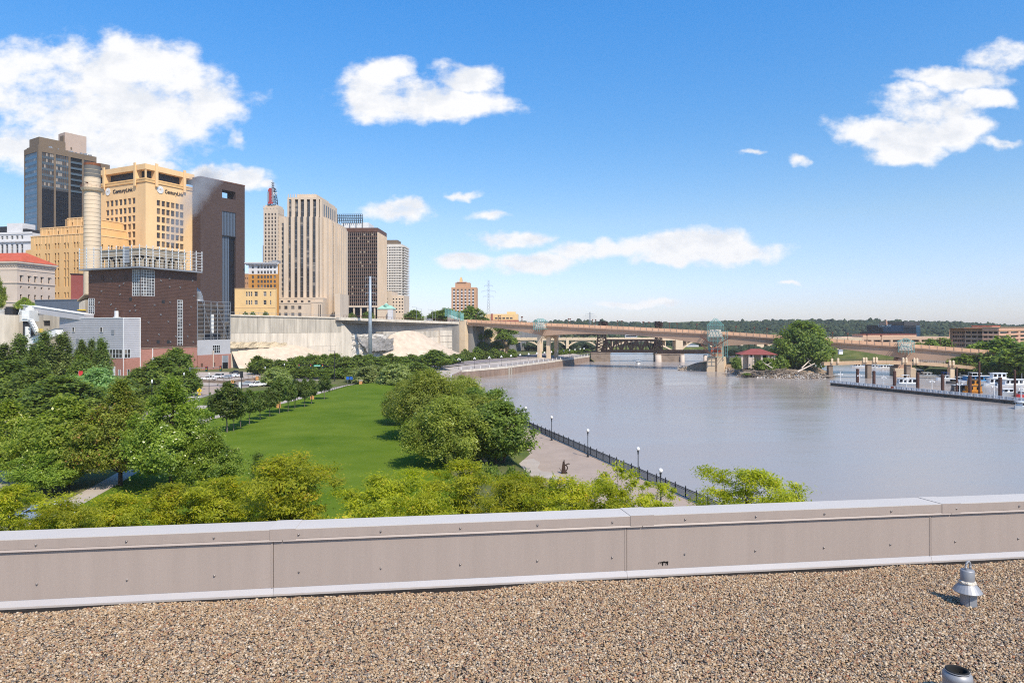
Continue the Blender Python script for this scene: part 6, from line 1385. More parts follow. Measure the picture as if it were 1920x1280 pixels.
# stair tower under the middle overlook: glazed shaft, zigzag flights
P_ = PIERS[1]; zt = dz(P_); q = MB()
for x in (-3.9, -1.3, 1.3, 3.9):
    for y in (-8.5, -3.5): q.bar((P_ + x, y, 8.3), (P_ + x, y, zt - 1), .22)
for k in range(6): z = 8.6 + (zt - 9.6) * k / 5; q.bar((P_ - 3.9, -8.5, z), (P_ + 3.9, -8.5, z), .16); q.bar((P_ - 3.9, -8.5, z), (P_ - 3.9, -3.5, z), .16); q.bar((P_ + 3.9, -8.5, z), (P_ + 3.9, -3.5, z), .16)
for x in (5.2, 6.4): q.bar((P_ + x, -7, 8.3), (P_ + x, -7, zt + 3), .18)
for k in range(8): z = 9 + (zt - 7) * k / 7; q.bar((P_ + 5.2, -7, z), (P_ + 6.4, -7, z), .12)
q.build('stair_frame', M['teal_steel'], WB)
for a_, c_ in (((-8.5, zt - .3), (-1, zt - 5.6)), ((8.5, zt - .8), (1, zt - 5.6)), ((-8, zt - 5), (-4, 12.5)), ((-6.5, 13), (0, 9))):
    q = MB(); q.bar((P_ + a_[0], -9.6, a_[1]), (P_ + c_[0], -9.6, c_[1]), 1.6, .45); q.bar((P_ + a_[0], -10.4, a_[1] + 1), (P_ + c_[0], -10.4, c_[1] + 1), .1, .12); q.build('stair_flight', M['lamp_brown'], WB)
q = MB(); q.box(P_ - 2.5, P_ + 2.5, -7.5, -4, 10.5, 13.8); q.build('stair_landing', M['roof_red'], WB)
# abutment tower with a teal glass screen
q = MB(); t = bt(869); q.box(t - 1.6, t + 2.6, -3, 3, 5, dz(t) + 2.2); q.build('abutment_pilaster', M['arch_cream'], WB)
q = MB(); q.hexa([(t - 13, 1, dz(t) - .5), (t - 1.7, -2, dz(t) - .5), (t - 1.7, 3, dz(t) - .5), (t - 13, 6, dz(t) - .5), (t - 13, 1, dz(t) + 5.6), (t - 1.7, -2, dz(t) + 2.0), (t - 1.7, 3, dz(t) + 2.0), (t - 13, 6, dz(t) + 5.6)]); q.build('abutment_wall', M['cream_stone'], WB)
for i in range(6):
    a, c = i / 6, (i + 1) / 6; x0, x1 = t - 12.5 + 14.5 * a, t - 12.5 + 14.5 * c - .15; y = -3.2; zb0 = dz(t) + 5.4 - 3.4 * a; q = MB(); q.box(x0, x1, y, y + .15, zb0 - 1, zb0 + 4.2); q.build('glass_screen', M['teal_glass'], WB); q = MB(); q.box(x0 - .14, x0 - .01, y - .1, y + .25, zb0 - 1, zb0 + 5.2); q.build('screen_post', M['teal_steel'], WB)
q = MB(); q.box(t + 2.7, t + 6, 2, 20, 5, dz(t) - 2); q.build('abutment_wall', M['concrete_dark'], WB)

# railway lift bridge: truss, towers, stone piers
TY = 508; TB = thing('lift_bridge', 'dark rusted steel railway lift bridge truss low across the river', 'bridge', (at(1215, 640, TY).x, TY, 0), R(-4)); s = TY / F
def tx(px): return (px - 1215) * s
def tz(py): return EYE - (py - HZ) / F * TY
xa, xb = tx(1128), tx(1240); zb, ztp = tz(658), tz(637.5); n = 12
for y in (-3, 4):
    q = MB(); q.bar((xa, y, zb), (xb, y, zb), 1.1); q.bar((xa + 3, y, ztp), (xb - 3, y, ztp), 1.1); w = (xb - xa) / n
    for i in range(n):
        x0, x1 = xa + i * w, xa + (i + 1) * w; q.bar((x1, y, zb), (x1, y, ztp), .5) if i < n - 1 else None
        q.bar((x0, y, zb if i % 2 == 0 else ztp), (x1, y, ztp if i % 2 == 0 else zb), .85)
        if i % 3 == 0: q.bar((x0, y, ztp if i else zb), (x1, y, zb if i else ztp), .3)
    q.build('truss', M['truss_dark'], TB)
q = MB(); q.box(tx(1100), tx(1330), -4, 5, zb - 1.0, zb - .4); q.box(xa, xb, -3.4, 4.4, zb + .46, zb + .9); q.build('track_deck', M['truss_dark'], TB)
q = MB(); q.box(tx(1230), tx(1328), -4.3, -3.9, zb - 1.6, zb + 1.2); q.build('plate_girder', M['truss_dark'], TB)
for x0, x1, yt, cw in ((1119, 1139, 603, (1129, 1140)), (1228, 1241, 604, (1228.5, 1241))):
    q = MB(); z1 = tz(yt)
    for px in (x0, x1):
        for y in (-3.5, 4.5): q.bar((tx(px), y, zb - 2), (tx((x0 + x1) / 2 + (px - (x0 + x1) / 2) * .45), y, z1), .75)
    for k in range(9):
        z0_, z2 = zb + (z1 - zb) * k / 9, zb + (z1 - zb) * (k + 1) / 9; f0, f1 = 1 - .55 * k / 9, 1 - .55 * (k + 1) / 9; c_ = (x0 + x1) / 2; h0 = (x1 - x0) / 2
        for y in (-3.5, 4.5): q.bar((tx(c_ - h0 * f0), y, z0_), (tx(c_ + h0 * f1), y, z2), .35); q.bar((tx(c_ + h0 * f0), y, z0_), (tx(c_ - h0 * f1), y, z2), .35); q.bar((tx(c_ - h0 * f1), y, z2), (tx(c_ + h0 * f1), y, z2), .35)
        q.bar((tx(c_ - h0 * f1), -3.5, z2), (tx(c_ - h0 * f1), 4.5, z2), .3)
    q.build('lift_tower', M['truss_dark'], TB)
    q = MB(); c0, c1 = tx(cw[0]), tx(cw[1])
    q.box(c0, c1, -3.5, 4.5, tz(612), tz(605)); q.lathe([(1.9, -.3), (1.9, .3)], (0, 0, 0), 10)
    q.v[-20:] = [((c0 + c1) / 2 + v[0], -3.8 + v[2], tz(604) + v[1]) for v in q.v[-20:]]
    for k in range(4): q.box(c0 + k * (c1 - c0) / 4, c0 + k * (c1 - c0) / 4 + .5, -3.6, 4.6, tz(604.9), tz(602 + (k % 2)))
    q.build('counterweight', mat('weight_brown', (.06, .035, .028), var=.3), TB)
for x0, x1, y0, y1 in ((1108, 1144, 676, 662), (1227, 1278.5, 678, 664)):
    q = MB(); q.box(tx(x0), tx(x1), -5, 6, -2, tz(y1) ); q.box(tx(x0) - .3, tx(x1) + .3, -5.3, 6.3, tz(y1), tz(y1) + .7); q.build('stone_pier', M['pier_stone'], TB)
for r_, px, y in ((2.5, 1232, -5.5), (1.7, 1276, -5.6), (1.5, 1319.5, -2)): MB().lathe([(r_, -2), (r_ * .9, tz(664.5)), (.01, tz(664.4))], (tx(px), y, 0), 12).build('round_pier', M['cream_stone'], TB, smooth=True)

# concrete arch bridge further off
AY = 640; AB = thing('arch_bridge', 'cream concrete arch road bridge running behind the rail bridge', 'bridge', (at(1200, 640, AY).x, AY, 0), R(-3)); s = AY / F
def ax_(px): return (px - 1200) * s
def az(py): return EYE - (py - HZ) / F * AY
q = MB(); q.box(ax_(955), ax_(1600), -6, 12, az(637.6), az(634.5)); q.build('deck', M['arch_cream'], AB)
for i in range(60):
    x = ax_(955) + (ax_(1600) - ax_(955)) * i / 60; q = MB(); q.box(x + .2, x + (ax_(1600) - ax_(955)) / 60 - .2, -6.1, -5.8, az(634.45), az(632.4)); q.build('railing_panel', M['arch_cream'], AB)
def arch(x0, x1, y0, rise, depth=1.5, ys=(-5, 8)):
    x0, x1 = ax_(x0), ax_(x1); z0 = az(y0); z1 = az(rise); n = 14
    for y in ys:
        q = MB()
        for i in range(n):
            def pt(k, o): t = k / n; return (x0 + (x1 - x0) * t, z0 + (z1 - z0) * (1 - (2 * t - 1) ** 2) + o)
            a, c, d_, e_ = pt(i, 0), pt(i + 1, 0), pt(i + 1, depth), pt(i, depth); q.hexa([(a[0], y, a[1]), (c[0], y, c[1]), (c[0], y + 3, c[1]), (a[0], y + 3, a[1]), (e_[0], y, e_[1]), (d_[0], y, d_[1]), (d_[0], y + 3, d_[1]), (e_[0], y + 3, e_[1])])
        q.build('arch_rib', M['arch_cream'], AB)
    q = MB()
    for i in range(1, 8):
        t = i / 8; x = x0 + (x1 - x0) * t; z = z0 + (z1 - z0) * (1 - (2 * t - 1) ** 2) + depth
        if az(637.6) - z > .6: q.box(x - .35, x + .35, -5, 10, z, az(637.7))
    q.build('spandrel_column', M['arch_cream'], AB)
arch(961, 1008, 648, 640); arch(1024, 1062, 650, 640); arch(1066, 1118, 650, 639.5); arch(1131, 1262, 660, 640); arch(1278, 1334, 654, 640); arch(1380, 1410, 656, 643); arch(1426, 1480, 656, 642); arch(1490, 1560, 656, 643)
for px, w, yb_ in ((958, 5, 664), (1016, 5, 662), (1064, 5, 662), (1124, 12, 668), (1270.5, 13, 664), (1343, 14, 664), (1418, 13, 664), (1485, 7, 664)):
    q = MB(); q.box(ax_(px - w / 2), ax_(px + w / 2), -6.4, 11, -2, az(634.6)); q.build('arch_pier', M['arch_cream'], AB)
# coach crossing on the far deck
bus = thing('coach', 'white and grey coach crossing the far bridge deck', 'coach', (at(1182, 634, AY).x, AY - 3, az(634.5) + .01)); L_ = 22.5 * s
q = MB(); q.box(-L_ / 2, L_ / 2, -1.2, 1.2, .5, 3.4); q.box(-L_ / 2 + .6, L_ / 2 - .4, -1.1, 1.1, 3.41, 3.7); q.build('body', M['boat_grey'], bus); q = MB(); q.box(-L_ / 2 + .5, L_ / 2 - .6, -1.24, -1.205, 1.7, 2.8); q.build('window_band', M['win_dark'], bus)
wm_ = MB().tube((0, -.15, 0), (0, .15, 0), .5, .5, 10).mesh('wheel', [M['rubber']])
for x in (-L_ * .33, L_ * .33): link('wheel', wm_, bus, (x, -1.0, .5))

# low footbridge to the island, on the near side
FY = 343; FB = thing('footbridge', 'low pale orange footbridge with paired posts linking the island to the bank', 'footbridge', (at(1680, 680, FY).x, FY, 0), R(-6)); s = FY / F
def fx_(px): return (px - 1680) * s
def fz(py): return EYE - (py - HZ) / F * FY
prof = [(1548, 679.5), (1600, 677.5), (1660, 676), (1720, 678), (1760, 680.5), (1800, 684), (1840, 688)]
for (p0_, y0), (p1_, y1) in zip(prof, prof[1:]):
    x0, x1 = fx_(p0_), fx_(p1_); q = MB(); q.hexa([(x0 + .03, -2, fz(y0) - 1.6), (x1 - .03, -2, fz(y1) - 1.6), (x1 - .03, 2, fz(y1) - 1.6), (x0 + .03, 2, fz(y0) - 1.6), (x0 + .03, -2.2, fz(y0)), (x1 - .03, -2.2, fz(y1)), (x1 - .03, 2.2, fz(y1)), (x0 + .03, 2.2, fz(y0))]); q.build('deck_span', mat('footbridge_tan', (.62, .42, .26), var=.08), FB)
    q = MB(); m_ = 10
    for i in range(m_ + 1): t = i / m_; x = x0 + (x1 - x0) * t; z = fz(y0 + (y1 - y0) * t); q.box(x - .04, x + .04, -2.05, -1.95, z, z + 1.1)
    q.bar((x0, -2, fz(y0) + 1.1), (x1, -2, fz(y1) + 1.1), .09); q.bar((x0, -2, fz(y0) + .6), (x1, -2, fz(y1) + .6), .06); q.build('railing', M['lamp_brown'], FB)
for px in (1562, 1573, 1619, 1623.5, 1637, 1642, 1689, 1694.5, 1708.5, 1713.5, 1771, 1777):
    y = np.interp(px, [a for a, c in prof], [c for a, c in prof]); q = MB(); x = fx_(px); z = fz(y); q.box(x - .45, x + .45, -2.7, -1.8, z - .6, z + 1.5); q.hexa([(x - .5, -2.75, z + 1.5), (x + .5, -2.75, z + 1.5), (x + .5, -1.75, z + 1.5), (x - .5, -1.75, z + 1.5), (x - .12, -2.35, z + 2.0), (x + .12, -2.35, z + 2.0), (x + .12, -2.2, z + 2.0), (x - .12, -2.2, z + 2.0)]); q.build('post', M['arch_cream'], FB)
for px in (1561, 1630.5, 1700, 1777):
    y = np.interp(px, [a for a, c in prof], [c for a, c in prof]); q = MB(); x = fx_(px); q.box(x - 1.0, x + 1.0, -1.5, 1.5, -2, fz(y) - 1.62); q.build('pier', M['pier_stone'] if px < 1777 else M['arch_cream'], FB)

# ---------------------------------------------------------------- lower quay wall with its railing, and paired globe lamps
QP = [Vector(p_) for p_ in EDGE if p_[1] >= 330]; QW = thing('quay_wall', 'curved concrete river wall with white posts and railing along the lower walk', 'river wall', (QP[0].x, QP[0].y, 0)); o0 = QP[0]
def along_q(d):
    for a, c in zip(QP, QP[1:]):
        l = (c - a).length
        if d <= l: return a + (c - a) * (d / l), (c - a).normalized()
        d -= l
    return QP[-1], (QP[-1] - QP[-2]).normalized()
QL = sum((c - a).length for a, c in zip(QP, QP[1:])); d = 0; i = 0; st_ = 7.6
while d < QL - 1:
    a, u = along_q(d); c, u2 = along_q(min(QL, d + st_)); nn = Vector((u.y, -u.x)); A = a - o0; C_ = c - o0
    q = MB(); o1, o2 = nn * .35, nn * -.5
    q.hexa([(*(A + o1), 3.6), (*(C_ + o1), 3.6), (*(C_ + o2), 3.6), (*(A + o2), 3.6), (*(A + o1), 4.6), (*(C_ + o1), 4.6), (*(C_ + o2), 4.6), (*(A + o2), 4.6)]); q.build('concrete_lip', M['concrete_pale'], QW)
    q = MB(); q.box(A.x - .22, A.x + .22, A.y - .22, A.y + .22, 4.6, 6.0); q.build('post', M['white_stone'], QW)
    q = MB(); v = (C_ - A).normalized() * .25
    for z in (4.75, 5.85): q.bar((*(A + v), z), (*(C_ - v), z), .09)
    m_ = 24
    for k in range(m_ + 1): p_ = A.lerp(C_, k / m_); q.bar((*p_, 4.7), (*p_, 5.85), .05)
    q.build('railing_panel', mat('rail_blue_grey', (.16, .165, .19), rough=.5), QW)
    # sheet piles below
    q = MB(); m_ = 9
    for k in range(m_): p0_, p1_ = A.lerp(C_, k / m_), A.lerp(C_, (k + .55) / m_); q.hexa([(*(p0_ + nn * .02), -2), (*(p1_ + nn * .02), -2), (*(p1_ + nn * .3), -2), (*(p0_ + nn * .3), -2), (*(p0_ + nn * .02), 3.59), (*(p1_ + nn * .02), 3.59), (*(p1_ + nn * .3), 3.59), (*(p0_ + nn * .3), 3.59)])
    q.build('sheet_pile', M['pile_wall'], QW)
    d += st_; i += 1
q = MB(); a, u = along_q(40); nn = Vector((u.y, -u.x)); A = a - o0; 
for s_ in (0, 3.0): p_ = A + u * s_; q.hexa([(*(p_ + nn * .31), -2), (*(p_ + u * .9 + nn * .31), -2), (*(p_ + u * .9 + nn * .9), -2), (*(p_ + nn * .9), -2), (*(p_ + nn * .31), 3.9), (*(p_ + u * .9 + nn * .31), 3.9), (*(p_ + u * .9 + nn * .9), 3.9), (*(p_ + nn * .9), 3.9)])
q.build('water_gate', M['concrete'], QW)
# globe lamps: single ones along the promenade, twin ones along the lower walk
def globe_lamp(name, label, loc, h, r=.24, twin=False, group=None, cat='street lamp'):
    t = thing(name, label, cat, loc, 0, group); q = MB()
    q.lathe([(.2, 0), (.2, .12), (.13, .25), (.10, .9), (.065, 1.0), (.055, h - .5)], n=8); q.lathe([(.055, h - .5), (.13, h - .38), (.07, h - .3), (.16, h - .06), (.12, h)], n=8)
    if twin: q.bar((-.6, 0, h - .6), (.6, 0, h - .6), .08)
    q.build('post', M['iron'], t, smooth=True)
    def globe(x, z):
        q = MB(); q.lathe([(.02, 0)] + [(r * math.sin(math.pi * k / 8), r - r * math.cos(math.pi * k / 8)) for k in range(1, 8)] + [(.01, 2 * r)], (x, 0, z), 12); q.build('globe', M['globe'], t, smooth=True)
    if twin: globe(-.6, h - .5); globe(.6, h - .5)
    globe(0, h); return t
NL = [(79.5, 17.3), (93.5, None), (110, None), (126, None), (140.5, None), (155, None), (170, None), (184, None)]
for i, (Y, X) in enumerate(NL):
    x = (edge_x(Y) - 1.3) if X is None else X
    globe_lamp('globe_lamp', f'{ORD[i]} globe lamp counted from the parapet end of the river promenade' if i else 'globe lamp standing in from the river fence behind a sparse tree', (x, Y, 5), 4.0, .26, group='globe lamps along the promenade')
l0 = globe_lamp('twin_lamp', 'x', (0, -500, 0), 5.0, .34, True, 'paired globe lamps on the lower river walk'); kids = {}
for x in bpy.data.objects:
    if x.parent: kids.setdefault(x.parent.name, []).append(x)
for i in range(16):
    a, u = along_q(min(QL, 3 + i * 12.5)); nn = Vector((u.y, -u.x)); loc_ = (a.x - nn.x * 4, a.y - nn.y * 4, 4.6)
    lab = f'{ORD[i]} triple globe lamp along the lower walk, counted from the willows'
    if i == 0: l0.location = loc_; l0['label'] = lab
    else: copy_tree(l0, loc_, math.atan2(u.y, u.x), lab, kids=kids)

# promenade fence by the water: posts and baluster panels
FN = thing('promenade_fence', 'black iron fence between the paved promenade and the water', 'fence', (edge_x(40) - .3, 40, 5)); fo = Vector((edge_x(40) - .3, 40, 5)); d = 0; prev = None; Y = 40
pm_ = MB().box(-.06, .06, -.06, .06, 0, 1.35).lathe([(.09, 1.35), (.07, 1.45), (.01, 1.55)], n=6).mesh('post', [M['iron']])
while Y < 205:
    Y2 = Y + 2.3; A = Vector((edge_x(Y) - .3, Y, 5)) - fo; C_ = Vector((edge_x(Y2) - .3, Y2, 5)) - fo
    link('post', pm_, FN, A); q = MB(); q.bar(A + Vector((0, 0, 1.2)), C_ + Vector((0, 0, 1.2)), .07); q.bar(A + Vector((0, 0, .15)), C_ + Vector((0, 0, .15)), .05); q.bar(A + Vector((0, 0, 1.0)), C_ + Vector((0, 0, 1.0)), .04)
    for k in range(1, 19): p_ = A.lerp(C_, k / 19); q.bar(p_ + Vector((0, 0, .1)), p_ + Vector((0, 0, 1.2)), .035)
    q.build('railing_panel', M['iron'], FN); Y = Y2
q = MB()
for i in range(len(oe) - 1): a, c = oe[i], oe[i + 1]; q.hexa([(a[0] - .6, a[1], 4.9), (c[0] - .6, c[1], 4.9), (c[0] + .02, c[1], 4.9), (a[0] + .02, a[1], 4.9), (a[0] - .6, a[1], 5.12), (c[0] - .6, c[1], 5.12), (c[0] + .02, c[1], 5.12), (a[0] + .02, a[1], 5.12)])
o = q.build('promenade_kerb', M['kerb']); o['kind'] = 'structure'

# ---------------------------------------------------------------- island
q = MB(); isl = [at(1268, 700, 408), at(1330, 699, 404), at(1364, 699.5, 388), at(1384, 702, 362), at(1420, 703, 345), at(1500, 708.5, 338), at(1545, 708, 340), at(1562, 704, 352), at(1560, 690, 380), at(1530, 680, 430), at(1480, 668, 500), at(1400, 664, 540), at(1320, 668, 500), at(1280, 678, 430)]
ctr = Vector((sum(p_.x for p_ in isl) / len(isl), sum(p_.y for p_ in isl) / len(isl)))
rings = [(1.0, -.6), (.98, .1), (.90, 1.6), (.82, 3.2), (.7, 3.9), (0, 4.2)]
for (k0, z0_), (k1, z1_) in zip(rings, rings[1:]):
    for i in range(len(isl)):
        a, c = isl[i], isl[(i + 1) % len(isl)]
        def P2(p_, k, z): return (ctr.x + (p_.x - ctr.x) * k, ctr.y + (p_.y - ctr.y) * k, z)
        q.quad(P2(a, k0, z0_), P2(c, k0, z0_), P2(c, k1, z1_), P2(a, k1, z1_), 0 if k0 > .75 else 1)
o = q.build('island', [mat('island_shore', (.30, .22, .15), var=.3, scale=.4, bump=.8, bscale=2), M['grass_rough']]); o['kind'] = 'structure'
# driftwood and shore stones: uncountable heaps
rr = random.Random(12); q = MB()
for k in range(900):
    t = rr.random(); px = 1395 + 160 * t; Yk = 344 + rr.uniform(-3, 12) + 6 * (1 - t); base = at(px, 700, Yk); h = .6 + rr.random() ** 2 * (3.4 * math.sin(math.pi * min(1, .15 + t))); l = rr.uniform(1.5, 7) if rr.random() < .9 else rr.uniform(8, 14); a = rr.uniform(-.5, .5) + (math.pi / 2 if rr.random() < .15 else 0); e_ = rr.uniform(-.25, .3)
    dv_ = Vector((math.cos(a) * l / 2, math.sin(a) * l / 2, e_ * l / 2)); c_ = Vector((base.x, base.y, .4 + h)); r_ = rr.uniform(.07, .24); q.tube(c_ - dv_, c_ + dv_, r_, r_ * .5, 5, m=rr.randrange(2))
o = q.build('driftwood', [M['wood_grey'], mat('driftwood_pale', (.36, .29, .23), var=.2, scale=1)]); tag(o, 'tangled heap of grey driftwood logs along the island shore', kind='stuff')
q = MB()
shapes = [ico(0, random.Random(k), .5, (1, .8, .6)) for k in range(5)]
for k in range(1500):
    px = rr.uniform(1270, 1560); e_i = np.interp(px, [1268, 1330, 1364, 1384, 1420, 1500, 1545, 1562], [408, 404, 388, 362, 345, 338, 340, 352]); Yk = e_i + rr.uniform(-.3, 6.5); p_ = at(px, 700, Yk); z = max(.05, (Yk - e_i) * .36); v, f_ = shapes[k % 5]; s_ = rr.uniform(.18, .5); n0 = len(q.v); cs, sn = math.cos(k), math.sin(k)
    q.v += [(p_.x + s_ * (x * cs - y * sn), p_.y + s_ * (x * sn + y * cs), z + s_ * zz_) for x, y, zz_ in v]; q.f += [tuple(n0 + i for i in t) for t in f_]; q.m += [k % 2] * len(f_)
o = q.build('shore_rocks', [M['pier_stone'], M['rock']]); tag(o, 'rough riprap stones on the waterline of the island', kind='stuff')
for k, (x0, y0, x1, y1, Y0, Y1, r_, lab) in enumerate(((1448, 690, 1432, 680, 345, 348, .35, 'bleached forked log sticking up from the driftwood near the pavilion'), (1495, 697, 1528, 681, 341, 347, .4, 'long bleached leaning log below the big willow'), (1366, 697, 1392, 688, 364, 372, .25, 'pale log lying on the shore right of the bridge pier base'), (1503, 690, 1522, 672, 346, 352, .35, 'leaning grey dead trunk at the willow foot'))):
    A, C_ = at(x0, y0, Y0), at(x1, y1, Y1); q = MB(); q.tube(A, C_, r_, r_ * .5, 7); m_ = A.lerp(C_, .6); q.tube(m_, m_ + Vector((2.5, 1, 1.2)), r_ * .5, .08, 6); q.tube(A.lerp(C_, .8), A.lerp(C_, .8) + Vector((-1.5, 0, 1.3)), r_ * .4, .06, 6); o = q.build('driftwood_log', M['cream_stone']); tag(o, lab, 'log')
# pavilion with a red hip roof
pv = thing('pavilion', 'small island pavilion with broad red hip roof and stone columns', 'pavilion', tuple(at(1418, 683, 362)), R(-8)); s = 362 / F; pv.location.z = 3.9; zb_ = EYE - (682 - HZ) / F * 362 - 3.9
def pz(py): return EYE - (py - HZ) / F * 362 - 3.9
q = MB(); q.hip(-34 * s, 34 * s, -6, 8, pz(663.5), pz(654), 25 * s); q.box(-34 * s, 34 * s, -6, 8, pz(664.2), pz(663.5) - .01); q.build('roof', M['dark_red'], pv)
for i, px in enumerate((-29, -16, -9, 6, 18, 29)):
    q = MB(); q.box((px - 1.6) * s, (px + 1.6) * s, -5.2, -4.2, 0, pz(664.3)); q.build('column', M['cream_stone'], pv)
q = MB(); q.box(-24 * s, 25 * s, -2, 6, 0, pz(664.4)); q.build('wall', M['limestone'], pv); q = MB(); q.box(-13 * s, -4 * s, -2.1, -2.003, pz(671), pz(665)); q.box(8 * s, 16 * s, -2.1, -2.003, pz(671), pz(665)); q.build('opening', M['black'], pv)  # openings are black sheets on a solid wall, their darkness painted
q = MB(); q.box(-16 * s, -9 * s, -5, -3, 0, pz(668)); q.build('stone_wall', M['cream_stone'], pv)

# ---------------------------------------------------------------- floating dock, pilings, lamps, boats
D0, D1 = at(1562, 721, 302), Vector((176, 212, 0)); D0.z = 0; dd = (D1 - D0).normalized(); dn = Vector((dd.y, -dd.x, 0)); DL = (D1 - D0).length
dk = thing('floating_dock', 'long low timber dock with pale railing reaching into the river', 'dock', D0, math.atan2(dd.y, dd.x))
n = 9
for i in range(n):
    q = MB(); q.box(DL * i / n + .05, DL * (i + 1) / n - .05, -1.6, 1.6, -.5, 1.1); q.build('pontoon', M['dock_wood'], dk)
    q = MB(); q.box(DL * i / n + .02, DL * (i + 1) / n - .02, -1.75, 1.75, 1.105, 1.25); q.build('deck_plank', M['paver'], dk)
x = 0; k = 0
while x < DL - 2:
    q = MB()
    for y in (-1.65,):
        for z in (1.5, 2.3): q.bar((x, y, z), (x + 2.2, y, z), .16)
        for j in range(7): q.bar((x + j * .37, y, 1.25), (x + j * .37, y, 2.3), .14 if j % 3 else .24)
    q.build('railing_panel', M['white_paint'], dk); x += 2.22
for kk, (xx, nm) in enumerate(((.32 * DL, 'orange life ring'),)):
    q = MB(); q.box(xx, xx + 1.3, -1.8, -1.7, 1.4, 2.2); q.build('sign_board', mat('sign_orange', (.55, .13, .06)), dk)
def dockp(px, off): # a point on the dock below a picture column, off to the camera side
    k = (px - 960) / F; t = (k * D0.y - D0.x) / (dd.x - k * dd.y); return D0 + dd * t + dn * off
dl0 = None; dx = (1579, 1615, 1660.5, 1703.5, 1751, 1803, 1868, 1918)
for i, px in enumerate(dx):
    p_ = dockp(px, 1.0); lab = f'{ORD[i]} white twin arm lamp on the dock, from its river end'
    if dl0 is None:
        dl0 = thing('dock_lamp', lab, 'dock lamp', (p_.x, p_.y, 1.25), 0, 'white lamps on the dock'); q = MB(); q.tube((0, 0, 0), (0, 0, 4.6), .13, .09, 8); q.tube((0, 0, 4.6), (0, 0, 5.3), .12, .02, 6); q.bar((-.75, 0, 4.2), (.75, 0, 4.2), .12); q.build('post', M['white_paint'], dl0)
        for x in (-.75, .75): MB().lathe([(.12, 0), (.3, -.15), (.26, -.5), (.02, -.55)], (x, 0, 4.2), 8).build('shade', M['white_paint'], dl0)
        kids = {dl0.name: [c for c in bpy.data.objects if c.parent == dl0]}
    else: copy_tree(dl0, (p_.x, p_.y, 1.25), random.uniform(-.2, .2), lab, kids=kids)
for i, (px, yt, off, r_) in enumerate(((1598, 693, -3, .62), (1628.5, 697, -3, .62), (1667, 697, -3, .6), (1709.5, 700, -3.2, .62), (1756, 703.5, -3.2, .6), (1807, 706, -3.2, .6), (1863.5, 709.5, -3.2, .62), (1745, 690, -14, .35), (1786.5, 680, -14, .35), (1845, 695.5, -16, .38), (1903, 696, -16, .38))):
    p_ = dockp(px, off); h = EYE - (yt - HZ) / F * p_.y; q = MB(); q.tube((0, 0, -2), (0, 0, h), r_, r_, 10); q.lathe([(r_ * 1.1, h), (r_ * .9, h + .35), (.02, h + .5)], n=10); o = q.build('mooring_pile', M['pile_brown'], None, (p_.x, p_.y, 0)); tag(o, f'{ORD[i]} brown steel mooring pile behind the dock, from the river end' if i < 7 else f'{ORD[i - 7]} thin brown pile among the moored boats, from the footbridge', 'mooring pile', 'mooring piles behind the dock')
